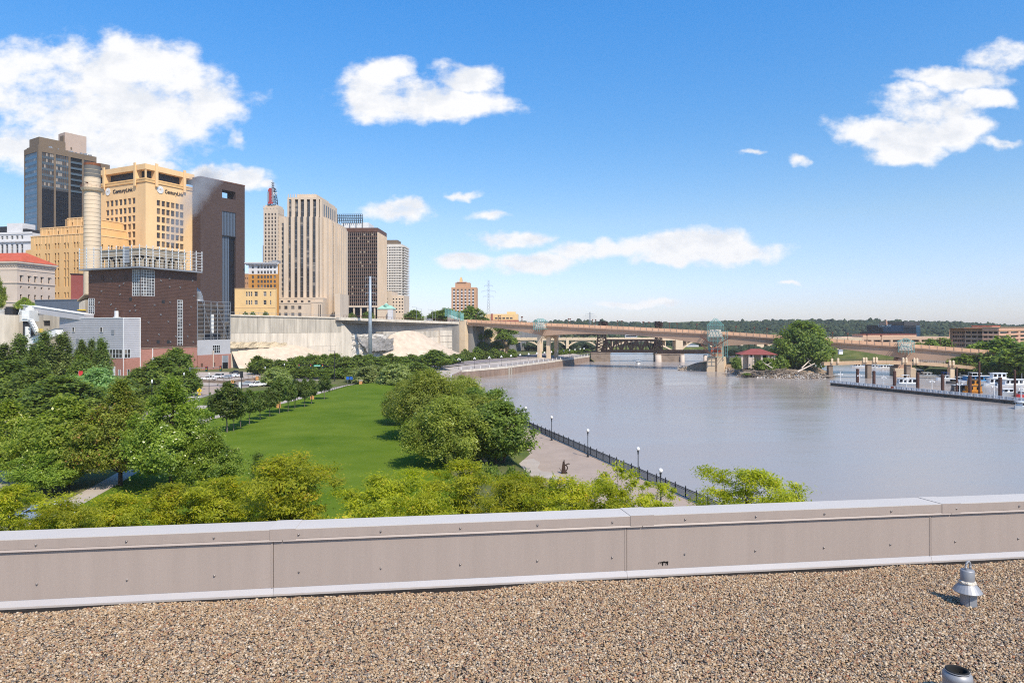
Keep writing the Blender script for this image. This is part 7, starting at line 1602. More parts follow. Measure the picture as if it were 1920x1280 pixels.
# inner finger pier
q = MB(); a, c = dockp(1690, -9), dockp(1960, -9); q.bar((a.x, a.y, .5), (c.x, c.y, .5), 2.2, .7); o = q.build('finger_pier', M['dock_wood']); tag(o, 'dark inner pier where the houseboats are tied up', 'pier')
def boat(label, px, py, Yk, length, h=1.0, hull='white_paint', cabin=None, rz=0, cat='boat', name='moored_boat', decks=1, roofm='white_paint', mast=0, canopy=None, box=True, stripe=None):
    p_ = at(px, py, Yk); b_ = thing(name, label, cat, (p_.x, p_.y, 0), rz, 'boats moored behind the dock'); l = length / 2; w = max(1.4, length * .16); q = MB()
    # hull: pointed bow towards +x
    sec = [(-l, .9), (-l * .5, 1.0), (0, 1.0), (l * .5, .85), (l * .85, .45), (l, .04)]
    for (xa_, wa), (xb_, wb) in zip(sec, sec[1:]):
        sh = lambda x: h * (1 + .35 * max(0, x / l) ** 2)
        q.hexa([(xa_, -w * wa * .7, -.3), (xb_, -w * wb * .7, -.3), (xb_, w * wb * .7, -.3), (xa_, w * wa * .7, -.3), (xa_, -w * wa, sh(xa_)), (xb_, -w * wb, sh(xb_)), (xb_, w * wb, sh(xb_)), (xa_, w * wa, sh(xa_))])
    q.build('hull', M[hull], b_)
    if stripe: q = MB(); q.box(-l * .98, l * .5, -w * 1.01 - .02, -w * 1.005, h * .45, h * .75); q.build('stripe', M[stripe], b_)
    z = h; c0, c1 = (-l * .9, l * .62) if box else (-l * .35, l * .45)
    for k in range(decks):
        ch = 2.2 if box else 1.2; q = MB(); q.hexa([(c0, -w * .85, z + .01), (c1, -w * .75, z + .01), (c1, w * .75, z + .01), (c0, w * .85, z + .01), (c0, -w * .8, z + ch), (c1 - (.1 if box else .8), -w * .7, z + ch), (c1 - (.1 if box else .8), w * .7, z + ch), (c0, w * .8, z + ch)]); q.build('cabin', M[cabin or 'white_paint'], b_)
        nwin = max(2, int((c1 - c0) / 1.8)); wm2 = pane(1.15 if box else 1.1, 1.1 if box else .7, 'win_dark')
        for i in range(nwin):
            for sg_ in (-1, 1): link('window', wm2, b_, (c0 + (c1 - c0) * (i + .5) / nwin, sg_ * (w * .85 + .04), z + ch * .58), (R(2 * sg_), 0, 0))
        q = MB(); q.box(c0 - .5, c1 + .3, -w * .95, w * .95, z + ch + .01, z + ch + .16); q.build('roof', M[roofm], b_); z += ch + .16; c0 += length * .06; c1 -= length * .14
    if canopy:
        q = MB(); q.box(-l * .3, l * .3, -w * .7, w * .7, z + 1.3, z + 1.4)
        for x in (-l * .28, l * .28):
            for y in (-w * .65, w * .65): q.bar((x, y, z), (x, y, z + 1.3), .07)
        q.build('canopy', M[canopy], b_)
    if mast: q = MB(); q.tube((0, 0, z), (0, 0, z + mast), .07, .04, 6); q.build('mast', M['white_paint'], b_)
    q = MB(); n_ = 6
    for i in range(n_): x = l * .45 + (l * .5) * i / n_; q.bar((x, -w * .6 * (1 - i / n_), h * 1.1), (x, -w * .6 * (1 - i / n_), h * 1.1 + .8), .05)
    q.bar((l * .45, -w * .6, h * 1.1 + .8), (l * .95, -.05, h * 1.2 + .85), .05); q.build('bow_rail', M['galv'], b_)
    return b_
def scr(px, Yk): return Yk
MATS_blue = mat('boat_blue', (.06, .22, .42), var=.1); M['boat_blue'] = MATS_blue; M['boat_orange'] = mat('houseboat_orange', (.55, .22, .03), var=.15, scale=1); M['boat_red'] = mat('boat_red', (.6, .05, .05)); M['canvas_blue'] = mat('canvas_blue', (.02, .06, .25)); M['boat_brown'] = mat('houseboat_grey_brown', (.17, .15, .14), var=.2, scale=.8)
boat('white cabin cruiser with grey side moored nearest the dock end', 1697, 716, 300, 9.5, 1.0, 'boat_grey', 'white_paint', R(172), stripe='white_paint', canopy='white_paint')
boat('two storey orange wooden houseboat at the inner pier', 1822, 728, 268, 7.0, .6, 'boat_orange', 'boat_orange', R(178), 'houseboat', 'houseboat', 2, 'boat_brown')
boat('low grey brown shed houseboat left of the orange one', 1795, 727, 272, 6.0, .5, 'boat_brown', 'boat_brown', R(180), 'houseboat', 'houseboat', 1, 'boat_grey')
boat('large blue houseboat with white roof under the bank trees', 1828, 712, 318, 15, .8, 'white_paint', 'boat_blue', R(176), 'houseboat', 'houseboat', 1, 'white_paint', canopy='white_paint')
boat('tall white two deck houseboat right of the blue one', 1866, 717, 300, 10, 1.0, 'white_paint', 'white_paint', R(178), 'houseboat', 'houseboat', 2)
boat('long white flat roofed houseboat below the bank trees', 1897, 720, 296, 13, .9, 'white_paint', 'white_paint', R(182), 'houseboat', 'houseboat', 1)
boat('grey cruiser with dark window band near the dock lamp', 1888, 736, 256, 10, 1.4, 'boat_grey', 'white_paint', R(180), box=False, mast=3)
boat('red and white speedboat at the edge by the dock', 1920, 738, 252, 6, .9, 'boat_red', 'white_paint', R(185), box=False)
boat('white motorboat with blue canvas by the footbridge end', 1772, 705, 330, 8, 1.1, 'white_paint', 'white_paint', R(170), box=False, canopy='canvas_blue')
boat('white motorboat lying behind the thin pile', 1800, 709, 322, 8, 1.0, 'white_paint', 'white_paint', R(165), box=False, mast=2)
boat('small dark hulled boat with tan canvas beside motorboats', 1788, 711, 310, 6, .9, 'boat_brown', 'tan_panel', R(150), box=False)
boat('dark blue covered launch tied under the footbridge', 1724, 695, 372, 10, .9, 'slate_blue', 'slate_blue', R(175), box=False)
boat('grey pontoon launch moored beyond the footbridge pier', 1738, 699, 355, 9, .8, 'boat_grey', 'boat_grey', R(172), box=False)
for i, (px, Yk, lab) in enumerate(((1608, 432, 'white motorboat moored far back under the footbridge, nearest the island'), (1640, 425, 'white cabin boat moored behind the second footbridge pier'), (1655, 420, 'white cruiser with high bow beyond the footbridge middle'), (1668, 420, 'white boat with flybridge just left of the wide bridge pier'), (1625, 436, 'low white runabout seen between the first footbridge piers'))):
    boat(lab, px, 686, Yk, 8 + i % 3, 1.0, 'white_paint', 'white_paint', R(170 + 5 * i), box=False, mast=1.5 if i % 2 else 0)
boat('small white sailing boat at the very edge by the dock end', 1916, 765, 216, 6.5, .9, 'boat_grey', 'white_paint', R(200), box=False, mast=9)
mb_ = boat('tiny white motorboat under way below the lift bridge', 1197, 670, 470, 6, .9, 'white_paint', 'white_paint', R(250), box=False); mb_['group'] = ''
del mb_['group']

# ---------------------------------------------------------------- far right bank: ramp, glass block, brick office
b = Bld('parking_ramp', 'long low tan parking ramp across the river with dark open decks', 1578, 640, 1540, 1800, 78, z0=2.6, cat='parking ramp'); q = MB(); g = Face('R'); H = b.z(632)
zs = [(b.z(641.5), b.z(637.5)), (b.z(651), b.z(646))]; us = [(b.uR(p_), b.uR(p_ + 14)) for p_ in range(1584, 1790, 18)]
b.facade(q, g, 0, b.LR, 0, H, us, zs, 2.0); f = Face('L'); b.facade(q, f, 0, b.LL, 0, H, [(1, b.LL - 1)], zs, 2.0); backs(q, b.LR, 40, 0, H - .1); q.build('wall', mat('ramp_tan', (.55, .37, .26), var=.08), b.root)
q = MB(); q.box(2.1, b.LR - 1, 2.1, 38, 1, H - 1); q.build('dark_decks', M['black'], b.root); q = MB(); g.box(q, b.uR(1625), b.uR(1726), H, b.z(627.5), 5, 20); q.build('upper_deck', MATS['ramp_tan'], b.root)  # solid black block paints the shaded inside of the decks
q = MB(); g.box(q, b.uR(1625) - .5, b.uR(1726) + .5, b.z(627.5) + .01, b.z(627), 4.5, 20); q.build('coping', M['roof_red'], b.root)
b = Bld('black_glass_office', 'black and blue mirrored glass office block with white lettering behind the ramp', 1693, 760, 1613, 1727, 62, z0=2.6); f, g = Face('L'), Face('R')
def glass_box(px0, px1, yt, yb_, d0, d1, gm_, face=f, uf=None):
    uf = uf or b.uL; u0, u1 = sorted((uf(px0), uf(px1))); q = MB(); face.box(q, u0, u1, b.z(yb_), b.z(yt), d0, d1); q.build('glass_block', M[gm_], b.root)
    q = MB(); n_ = int((u1 - u0) / 2.2); zz_ = b.z(yb_)
    for i in range(n_ + 1): u = u0 + (u1 - u0) * i / n_; face.box(q, u - .08, u + .08, zz_, b.z(yt), d0 - .08, d0 - .004)
    while zz_ < b.z(yt): face.box(q, u0, u1, zz_, zz_ + .25, d0 - .07, d0 - .005); zz_ += 3.4
    q.build('mullion', M['dark_metal'], b.root)
M['glass_black'] = glassm('mirror_black', (.012, .016, .024), rough=.05, spec=.7); M['glass_blue'] = glassm('mirror_blue', (.03, .085, .15), rough=.05, spec=.9, metal=.3)
glass_box(1693, 1613, 622, 665, 0, 25, 'glass_black'); glass_box(1693, 1624, 609.5, 621.9, 1, 24, 'glass_black'); glass_box(1693, 1646, 603, 609.4, 2, 20, 'glass_black')
glass_box(1693.5, 1725.8, 610, 665, 0, 24, 'glass_blue', g, b.uR); glass_box(1694, 1725.8, 603, 609.8, 1, 22, 'glass_black', g, b.uR)
lettering(b.root, 'COMCAST', Face('L', -.3, 0), b.uL(1659), b.z(610.8), 3.6, M['white_paint'], 0, sx=.95)
q = MB(); f.box(q, b.uL(1663), b.uL(1650), b.z(609), b.z(603.5), -1, 4); f.box(q, b.uL(1661.5), b.uL(1660), b.z(603.4), b.z(599), 0, .8); q.build('roof_plant', M['pink_office'], b.root)
b = Bld('brick_office', 'wide pink brick office block with dark window bands at the right edge', 1873, 520, 1780, 1990, 45, z0=2.6); f, g = Face('L'), Face('R'); H = b.z(614.5)
def office(face, uf, px0, px1, nb, off, Hh, name='wall'):
    q = MB(); u0, u1 = sorted((uf(px0), uf(px1))); us = even(u0 + .4, u1 - .4, nb, .8); zs = [(b.z(y + 3.9), b.z(y)) for y in (621.5, 629.8, 638, 646.5, 655)]
    b.facade(q, Face(face.k, off if face.k == 'L' else 0, off if face.k == 'R' else 0), u0, u1, 0, Hh, us, zs, .7, glass='win_dark'); q.build(name, M['pink_office'], b.root)
    q = MB(); ff = Face(face.k, off if face.k == 'L' else 0, off if face.k == 'R' else 0); ff.box(q, u0, u1, Hh - 2.2, Hh - 1.8, -.3, -.003); ff.box(q, u0 - .2, u1 + .2, Hh + .01, Hh + .5, -.4, 4)
    for z in zs: ff.box(q, u0, u1, z[1] + .02, z[1] + .5, -.2, -.003)
    q.build('brick_band', M['peach_brick'], b.root)
office(f, b.uL, 1873, 1842, 3, 0, H); office(f, b.uL, 1842, 1806, 3, 5, H - .2); office(f, b.uL, 1806, 1780, 7, 8, b.z(617)); office(g, b.uR, 1873, 1990, 8, 0, H)
q = MB(); backs(q, b.LR, b.LL, 0, H - .3); q.build('rear_wall', M['pink_office'], b.root); q = MB(); q.box(8, 40, 6, b.uL(1818), H, b.z(611)); q.build('penthouse', M['pink_office'], b.root)
q = MB(); q.box(7.5, 40.5, 5.5, b.uL(1818) + .5, b.z(611) + .01, b.z(610)); q.build('roof_edge', M['roof_red'], b.root)
for i, (px, yt, yb_, Yk, w, m_, lab) in enumerate(((1577, 655, 664, 470, 7, 'white_paint', 'small white house on the levee behind the girder bridge'), (1413, 628, 640, 900, 6, 'white_stone', 'tiny pale house on the wooded hillside beyond the bridge'), (1590, 627, 632, 1200, 5, 'gold_stone_pale', 'tiny cream house on the hillside left of the glass block'), (1240, 617, 622, 900, 60, 'peach_brick', 'long low brick shed roof behind the girder bridge'), (1290, 645, 650, 780, 40, 'white_stone', 'long white warehouse along the far shore'), (1368, 652, 659, 720, 50, 'white_paint', 'row of white marina sheds by the far shore'))):
    p_ = at(px, yb_, Yk); h = (yb_ - yt) / F * Yk; w_ = w / F * Yk; t = thing('distant_house', lab, 'house', (p_.x, p_.y, p_.z)); q = MB(); q.box(-w_ / 2, w_ / 2, 0, w_ * .6, 0, h * .7); q.build('wall', M[m_], t); q = MB(); q.hip(-w_ / 2 - .3, w_ / 2 + .3, -.3, w_ * .6 + .3, h * .7 + .01, h, w_ * .2); q.build('roof', M['roof_red'] if i in (3,) else M['grey_metal'], t)
q = MB(); a, c = at(1700, 672, 400), at(1840, 678, 380); q.bar((a.x, a.y, 6.6), (c.x, c.y, 5.6), .5, 2.4); o = q.build('flood_wall', M['cream_stone']); tag(o, 'low cream flood wall along the grassy right bank', 'wall')
# power pylons
def pylon(label, px, yt, yb_, Yk, w):
    p_ = at(px, yb_, Yk); t = thing('power_pylon', label, 'pylon', (p_.x, p_.y, p_.z)); s = Yk / F; h = (yb_ - yt) * s; q = MB(); wb, wt = w * s, w * s * .28; th = max(.22, .35 * s)
    def W_(z): k = z / h; return wb + (wt - wb) * min(1, k / .55) if k < .55 else wt
    n_ = 14; zs_ = [h * i / n_ for i in range(n_ + 1)]
    for z0_, z1_ in zip(zs_, zs_[1:]):
        for (sx, sy), (tx_, ty) in zip(((-1, -1), (1, -1), (1, 1), (-1, 1)), ((1, -1), (1, 1), (-1, 1), (-1, -1))):
            a = Vector((sx * W_(z0_), sy * W_(z0_), z0_)); c = Vector((sx * W_(z1_), sy * W_(z1_), z1_)); q.bar(a, c, th); q.bar(a, (tx_ * W_(z1_), ty * W_(z1_), z1_), th * .6)
    q.build('lattice', M['grey_metal'], t)
    for k, l in ((.62, 10), (.74, 13), (.87, 8)):
        q = MB(); q.bar((-l * s, 0, h * k), (l * s, 0, h * k), th); q.bar((-l * s, 0, h * k), (0, 0, h * (k + .04)), th * .6); q.bar((l * s, 0, h * k), (0, 0, h * (k + .04)), th * .6)
        for sx in (-1, 1): q.bar((sx * l * s, 0, h * k), (sx * l * s, 0, h * k - 3 * s), th * .7)
        q.build('cross_arm', M['grey_metal'], t)
pylon('nearer steel lattice power pylon right of the cupola hotel', 916, 525, 606, 700, 4.2); pylon('far small lattice power pylon over the wooded hill', 1106, 585, 616, 1300, 3)
for i, (px, yt) in enumerate(((781, 576), (790, 579), (811, 581), (817, 584))):
    p_ = at(px, 604, 470); t = thing('street_light', f'{ORD[i]} tall grey street light on the boulevard beside the abutment, from the city side', 'street light', (p_.x, p_.y, p_.z), 0, 'street lights on the boulevard'); q = MB(); h = (604 - yt) * 470 / F; q.tube((0, 0, 0), (0, 0, h), .14, .09, 6); q.bar((0, 0, h), (-2.6, 0, h + .3), .12); q.box(-3.2, -2.4, -.2, .2, h + .22, h + .42); q.build('pole', M['grey_metal'], t)

# ---------------------------------------------------------------- vegetation
def leaf_mesh(name, c, nrm, size, rng, m, tint, aspect=.5):
    n = len(c); t = rng.normal(size=(n, 3)); t -= (t * nrm).sum(1, keepdims=True) * nrm; t /= np.linalg.norm(t, axis=1, keepdims=True) + 1e-9; bt_ = np.cross(nrm, t)
    s = size * rng.uniform(.6, 1.35, (n, 1)); v = np.empty((n, 4, 3)); v[:, 0] = c - t * s; v[:, 1] = c + bt_ * s * aspect + nrm * s * .15; v[:, 2] = c + t * s; v[:, 3] = c - bt_ * s * aspect + nrm * s * .15
    me = bpy.data.meshes.new(name); me.vertices.add(n * 4); me.vertices.foreach_set('co', v.astype('f4').ravel()); me.loops.add(n * 4); me.loops.foreach_set('vertex_index', np.arange(n * 4, dtype='i4'))
    me.polygons.add(n); me.polygons.foreach_set('loop_start', np.arange(0, n * 4, 4, dtype='i4')); a = me.attributes.new('tint', 'FLOAT', 'FACE'); a.data.foreach_set('value', np.clip(tint, 0, 1).astype('f4'))
    me.materials.append(m); me.update(calc_edges=True); return me
PROF = {'round': lambda t: np.sqrt(np.clip(1 - (2 * t - 1) ** 2, 0, 1)) ** .85, 'maple': lambda t: np.sin(np.pi * np.clip(t * .92 + .08, 0, 1) ** .75) ** .75, 'vase': lambda t: np.clip((.35 + .75 * t) * (1 - t ** 5), 0, 1),
        'spire': lambda t: np.sin(np.pi * np.clip(t * .93 + .07, 0, 1) ** .62) ** .9 * (1.1 - .3 * t), 'column': lambda t: np.sin(np.pi * np.clip(t * .9 + .1, 0, 1) ** .7) ** .8, 'cone': lambda t: np.clip(1.02 - t, 0, 1) ** .8 * np.clip(t * 8 + .3, 0, 1), 'dome': lambda t: np.sqrt(np.clip(1 - t ** 2.2, 0, 1)) * np.clip(.75 + t, 0, 1)}
def make_tree(kind, H, Rad, base, ncl, nleaf, size, m, bark, seed, clump=.9, flat=.6, droop=0., aspect=.5, up=.5, lobes=.25, inner=.35, trunk_r=.18, stems=1):
    """meshes of one tree: a crown of leaf sprays on limb ends, and a tapered trunk with limbs"""
    rg = np.random.default_rng(seed); ph = rg.uniform(0, 6.28, (4, 2)); cc = []
    while len(cc) < ncl:
        t = rg.uniform(.0, 1); th = rg.uniform(0, 2 * np.pi); rr_ = rg.uniform(inner ** 2, 1) ** .5
        lob = 1 + lobes * (np.sin(2 * th + ph[0, 0] + 3 * t) * .5 + np.sin(3 * th + ph[1, 0] - 5 * t) * .4 + np.sin(5 * th + ph[2, 0] + 7 * t) * .3); r = Rad * PROF[kind](np.array(t)) * lob * rr_
        if rg.uniform() > .25 + .75 * PROF[kind](np.array(t)): continue
        cc.append((r * np.cos(th), r * np.sin(th), base + (H - base - clump * .3) * t, rr_))
    cc = np.array(cc); tops = []
    cr = clump * rg.uniform(.6, 1.3, len(cc)); k = nleaf // ncl; P = np.repeat(cc[:, :3], k, 0); off = rg.normal(size=P.shape) * .55; off *= np.repeat(cr, k)[:, None]; off[:, 2] *= flat
    if droop: dd_ = rg.uniform(0, 1, len(P)) ** 1.5 * droop * np.repeat(.4 + cc[:, 3], k); off[:, 2] -= dd_; off[:, :2] += P[:, :2] / Rad * dd_[:, None] * .12
    C = P + off; C = C[C[:, 2] > .25] if base < 1 else C
    outd = C - np.array([0, 0, base + (H - base) * .4]); outd /= np.linalg.norm(outd, axis=1, keepdims=True) + 1e-9; nrm = outd * .7 + np.array([0, 0, up + .4]) + rg.normal(size=C.shape) * .55; nrm /= np.linalg.norm(nrm, axis=1, keepdims=True)
    ct = rg.normal(.5, .16, len(cc)); tint = np.repeat(ct, k)[:len(C)] + rg.normal(0, .15, len(C)) if len(C) == len(P) else rg.normal(.5, .2, len(C))
    crown = leaf_mesh('crown', C, nrm, size, rg, m, tint, aspect)
    q = MB(); rr = random.Random(seed)
    for st_ in range(stems):
        bx, by = (0, 0) if stems == 1 else (rr.uniform(-.5, .5), rr.uniform(-.5, .5)); top = base + (H - base) * .62; pts = []; n_ = 6
        for i in range(n_ + 1): z = top * i / n_; pts.append(Vector((bx * (1 + i * .5) + rr.uniform(-.06, .06) * i, by * (1 + i * .5) + rr.uniform(-.06, .06) * i, z - (.3 if i == 0 else 0))))
        for i in range(n_): q.tube(pts[i], pts[i + 1], trunk_r * (1.15 - .85 * i / n_), trunk_r * (1.15 - .85 * (i + 1) / n_), 7, cap=False)
        sel = cc[rg.permutation(len(cc))[:14]]
        for c_ in sel:
            e_ = Vector(c_[:3]); j = max(1, min(n_ - 1, int((e_.z * .55) / top * n_))); a = pts[j]; m_ = a.lerp(e_, .55) + Vector((0, 0, .06 * (e_ - a).length)); r_ = trunk_r * .38; q.tube(a, m_, r_, r_ * .6, 5, cap=False); q.tube(m_, e_, r_ * .6, r_ * .15, 5, cap=False)
    return crown, q.mesh('trunk', [M[bark]], True)
LF = {
 'locust': leafm('leaf_locust', (.060, .076, .005), (.205, .198, .013), (.25, .18, .02), .07, .4),
 'maple': leafm('leaf_maple', (.036, .062, .007), (.140, .170, .022), (.40, .38, .26), .03, .3),
 'maple_red': leafm('leaf_maple_red', (.042, .062, .008), (.150, .160, .024), (.20, .105, .035), .12, .3),
 'maple_lime': leafm('leaf_maple_lime', (.048, .075, .010), (.155, .17, .024), (.36, .34, .16), .04, .35),
 'willow': leafm('leaf_willow', (.048, .068, .010), (.165, .175, .030), (.25, .26, .10), .04, .32),
 'birch': leafm('leaf_birch', (.028, .047, .008), (.10, .125, .020), None, 0, .3),
 'linden': leafm('leaf_linden', (.020, .036, .006), (.075, .095, .016), None, 0, .28),
 'poplar': leafm('leaf_poplar', (.028, .045, .010), (.095, .115, .026), (.16, .19, .07), .05, .28),
 'park': leafm('leaf_park', (.027, .046, .007), (.10, .125, .018), None, 0, .28),
 'olive': leafm('leaf_olive', (.050, .068, .020), (.15, .165, .05), (.22, .22, .1), .05, .3),
 'silver': leafm('leaf_silver', (.05, .085, .03), (.16, .23, .085), None, 0, .3)}
TPL = {}
def tpl(k):
    if k in TPL: return TPL[k]
    sp, v = k.rsplit('_', 1) if k.rsplit('_', 1)[-1].isdigit() else (k, '0'); s = 17 * int(v) + 3
    D = {
     'locust': lambda: make_tree('vase', 10, 4.6, 3.6, 130, 21000, .15, LF['locust'], 'bark', s, .85, .30, .3, .34, .8, .75, .35, .15),
     'locust_sparse': lambda: make_tree('vase', 10, 4.2, 4.5, 40, 5200, .19, LF['locust'], 'bark', s, .75, .34, .3, .34, .8, .4, .4, .12),
     'maple': lambda: make_tree('spire', 13, 4.6, 2.6, 300, 42000, .135, LF['maple'], 'bark', s, .68, 1.05, 0, .62, .35, .3, .4, .22),
     'maple_red': lambda: make_tree('spire', 13, 4.4, 2.6, 300, 40000, .135, LF['maple_red'], 'bark', s, .68, 1.05, 0, .62, .35, .3, .4, .22),
     'maple_lime': lambda: make_tree('spire', 12, 4.4, 2.8, 220, 26000, .17, LF['maple_lime'], 'bark', s, .7, 1.0, 0, .6, .35, .3, .4, .2),
     'willow': lambda: make_tree('dome', 12, 5.4, 3.2, 320, 36000, .21, LF['willow'], 'bark', s, .95, .6, 1.1, .34, .3, .28, .4, .24, 2),
     'birch': lambda: make_tree('round', 12, 4.2, 2.8, 170, 18000, .26, LF['birch'], 'bark', s, .95, .6, .8, .5, .3, .35, .4, .16, 3),
     'linden': lambda: make_tree('maple', 7, 2.1, 2.7, 80, 6000, .18, LF['linden'], 'bark_pale', s, .48, .95, 0, .65, .35, .22, .4, .09),
     'poplar': lambda: make_tree('column', 19, 3.1, 2.0, 170, 13000, .27, LF['poplar'], 'bark_pale', s, .85, 1.7, 0, .6, .2, .4, .3, .22),
     'park': lambda: make_tree('maple', 11, 4.2, 1.6, 170, 12000, .30, LF['park'], 'bark', s, .9, .95, 0, .6, .35, .28, .4, .2),
     'olive': lambda: make_tree('dome', 7, 4.4, .5, 120, 7500, .34, LF['olive'], 'bark', s, 1.1, .65, .2, .5, .4, .3, .4, .14, 2),
     'silver': lambda: make_tree('dome', 8, 4.6, .8, 120, 9000, .32, LF['silver'], 'bark', s, 1.1, .6, .3, .4, .5, .25, .4, .15, 2),
     'far': lambda: make_tree('maple', 10, 4.4, 1.3, 90, 4500, .5, LF['park'], 'bark', s, 1.15, .9, 0, .6, .4, .25, .4, .2),
     'big': lambda: make_tree('dome', 22, 13.5, 3.2, 260, 15000, .75, LF['birch'], 'bark_pale', s, 2.4, .7, 1.2, .5, .4, .25, .4, .6, 3),
     'bush': lambda: make_tree('dome', 3, 2.6, .1, 50, 2400, .3, LF['park'], 'bark', s, .8, .7, 0, .6, .4, .25, .3, .06, 3),
     'conifer': lambda: make_tree('cone', 5, 1.5, .4, 70, 4200, .13, LF['linden'], 'bark', s, .5, .6, .1, .25, .2, .2, .3, .07)}
    DIM = {'locust': (10, 4.6), 'locust_sparse': (10, 4.2), 'maple': (13, 4.6), 'maple_red': (13, 4.4), 'maple_lime': (12, 4.4), 'willow': (12, 5.4), 'birch': (12, 4.2), 'linden': (7, 2.1), 'poplar': (19, 3.1), 'park': (11, 4.2), 'olive': (7, 4.4), 'silver': (8, 4.6), 'far': (10, 4.4), 'big': (22, 13.5), 'bush': (3, 2.6), 'conifer': (5, 1.5)}
    TPL[k] = (*D[sp](), *DIM[sp]); return TPL[k]
trng = random.Random(77)
def plant(k, px, ytop, Y, hw, label, name='tree', group=None, z=6.0, cat='tree', crown='crown'):
    """stands a tree at depth Y so that its crown reaches the given picture row and half width"""
    cr, tr, H, Rd = tpl(k); p_ = at(px, ytop, Y); h = p_.z - z; sw = hw / F * Y / Rd; sh = h / H
    t = thing(name, label, cat, (p_.x, Y, z), trng.uniform(0, 6.28), group); t.scale = (sw, sw, sh)
    link('trunk', tr, t); link(crown, cr, t); return t
G_LOC = 'honey locusts just below the parapet'
for i, (k, px, yt, Y, hw, lab) in enumerate((
 ('locust_1', 22, 905, 53, 95, 'yellow green honey locust below the parapet at its corner near the parked car'), ('locust_2', 122, 926, 47, 80, 'low honey locust below the parapet, in front of the lime maple'),
 ('locust_3', 215, 917, 51, 85, 'honey locust below the parapet, in front of the big maples'), ('locust_1', 318, 903, 55, 90, 'honey locust below the parapet beside the dark maple trunks'),
 ('locust_2', 415, 884, 57, 95, 'honey locust below the parapet, just before the small dark conifer'), ('locust_3', 545, 842, 55, 118, 'tallest honey locust rising in front of the open lawn'),
 ('locust_2', 722, 876, 55, 106, 'wide honey locust in front of the lawn, right of the tallest'),
 ('locust_3', 800, 908, 46, 70, 'low honey locust below the willow shadow'), ('locust_1', 868, 858, 57, 95, 'honey locust in front of the garden steps'),
 ('locust_2', 962, 884, 53, 96, 'honey locust hiding the garden path bend'), ('locust_1', 1005, 890, 57, 80, 'honey locust between the sculpture and the garden path bend'), ('locust_3', 1062, 886, 50, 98, 'honey locust just below the dark metal sculpture'),
 ('locust_sparse_1', 1160, 866, 55, 70, 'sparse honey locust with bare twigs before the promenade'), ('locust_sparse_2', 1232, 888, 57, 52, 'thin honey locust crown around the nearest globe lamp'),
 ('locust_sparse_3', 1130, 898, 48, 78, 'sparse honey locust at the parapet before the paving'), ('locust_2', 1405, 862, 51, 104, 'lone honey locust crown standing before the open water'))): plant(k, px, yt, Y, hw, lab, 'honey_locust', G_LOC, 5.5)
for k, px, yt, Y, hw, lab in (
 ('maple_lime_1', 18, 752, 88, 66, 'lime green maple beside the road at the left edge'), ('maple_lime_2', 128, 736, 85, 84, 'broad lime tinged maple left of the red tinged one'),
 ('maple_red_1', 226, 716, 86, 74, 'maple with red brown leaves at its top'), ('maple_1', 322, 714, 84, 82, 'tall dark green maple with visible trunk near the warning sign'),
 ('maple_3', 395, 806, 82, 58, 'maple at the lawn side of the cluster'), ('maple_1', 95, 822, 82, 62, 'low maple by the road, below the lime tinged one')): plant(k, px, yt, Y, hw, lab, 'maple_tree', 'maples beside the road')
plant('conifer_1', 484, 848, 74, 30, 'small dark conifer at the near edge of the lawn', 'young_conifer'); plant('conifer_2', 462, 905, 62, 24, 'smaller dark conifer among the locust crowns', 'young_conifer')
row = [(426, 810, 718), (438, 808, 742), (451, 801, 735), (468, 795, 731), (488, 787, 734), (506, 781, 728), (524, 775, 708), (540, 772, 711), (553, 765.5, 712), (571, 763, 711), (584, 757, 710), (608, 748.6, 703)]
for i, (px, yb_, yt) in enumerate(row):
    Y = 20 * F / (yb_ - HZ); plant(f'linden_{1 + i % 3}', px, yt, Y, (29, 13, 16, 17, 16, 15, 16, 14, 14, 13, 12, 13)[i], f'{ORD[i]} young linden of the lawn row, counted from the locusts', 'young_linden', 'row of young lindens along the lawn path', 6.0)
for k, px, yt, Y, hw, lab in (
 ('willow_1', 842, 742, 98, 76, 'willow with leaning trunk standing on the lawn edge, nearest its shadow'), ('birch_1', 938, 752, 100, 56, 'dark river birch beside the promenade, rightmost of the willow clump'), ('willow_2', 892, 738, 108, 70, 'willow in the middle of the waterside clump'),
 ('willow_3', 800, 690, 122, 68, 'tallest willow of the clump on the lawn side'), ('willow_1', 765, 712, 140, 48, 'willow bulging over the lawn behind the tallest'), ('willow_2', 868, 702, 136, 50, 'willow behind the clump next to the quay wall'), ('birch_2', 900, 722, 125, 44, 'river birch between the willows and the far lamps')): plant(k, px, yt, Y, hw, lab, 'willow_tree' if 'willow' in k else 'birch_tree', 'willow clump by the promenade', 5.6)
for i, (px, yt, Y, hw) in enumerate(((8, 648, 205, 26), (38, 624, 208, 22), (62, 652, 200, 20), (84, 626, 205, 24), (118, 621, 208, 21), (153, 638, 203, 16), (172, 640, 205, 16), (190, 632, 203, 18))): plant(f'poplar_{1 + i % 3}', px, yt, Y, hw, f'{ORD[i]} poplar in front of the plant annex, from the silo side', 'poplar_tree', 'poplars before the plant annex')
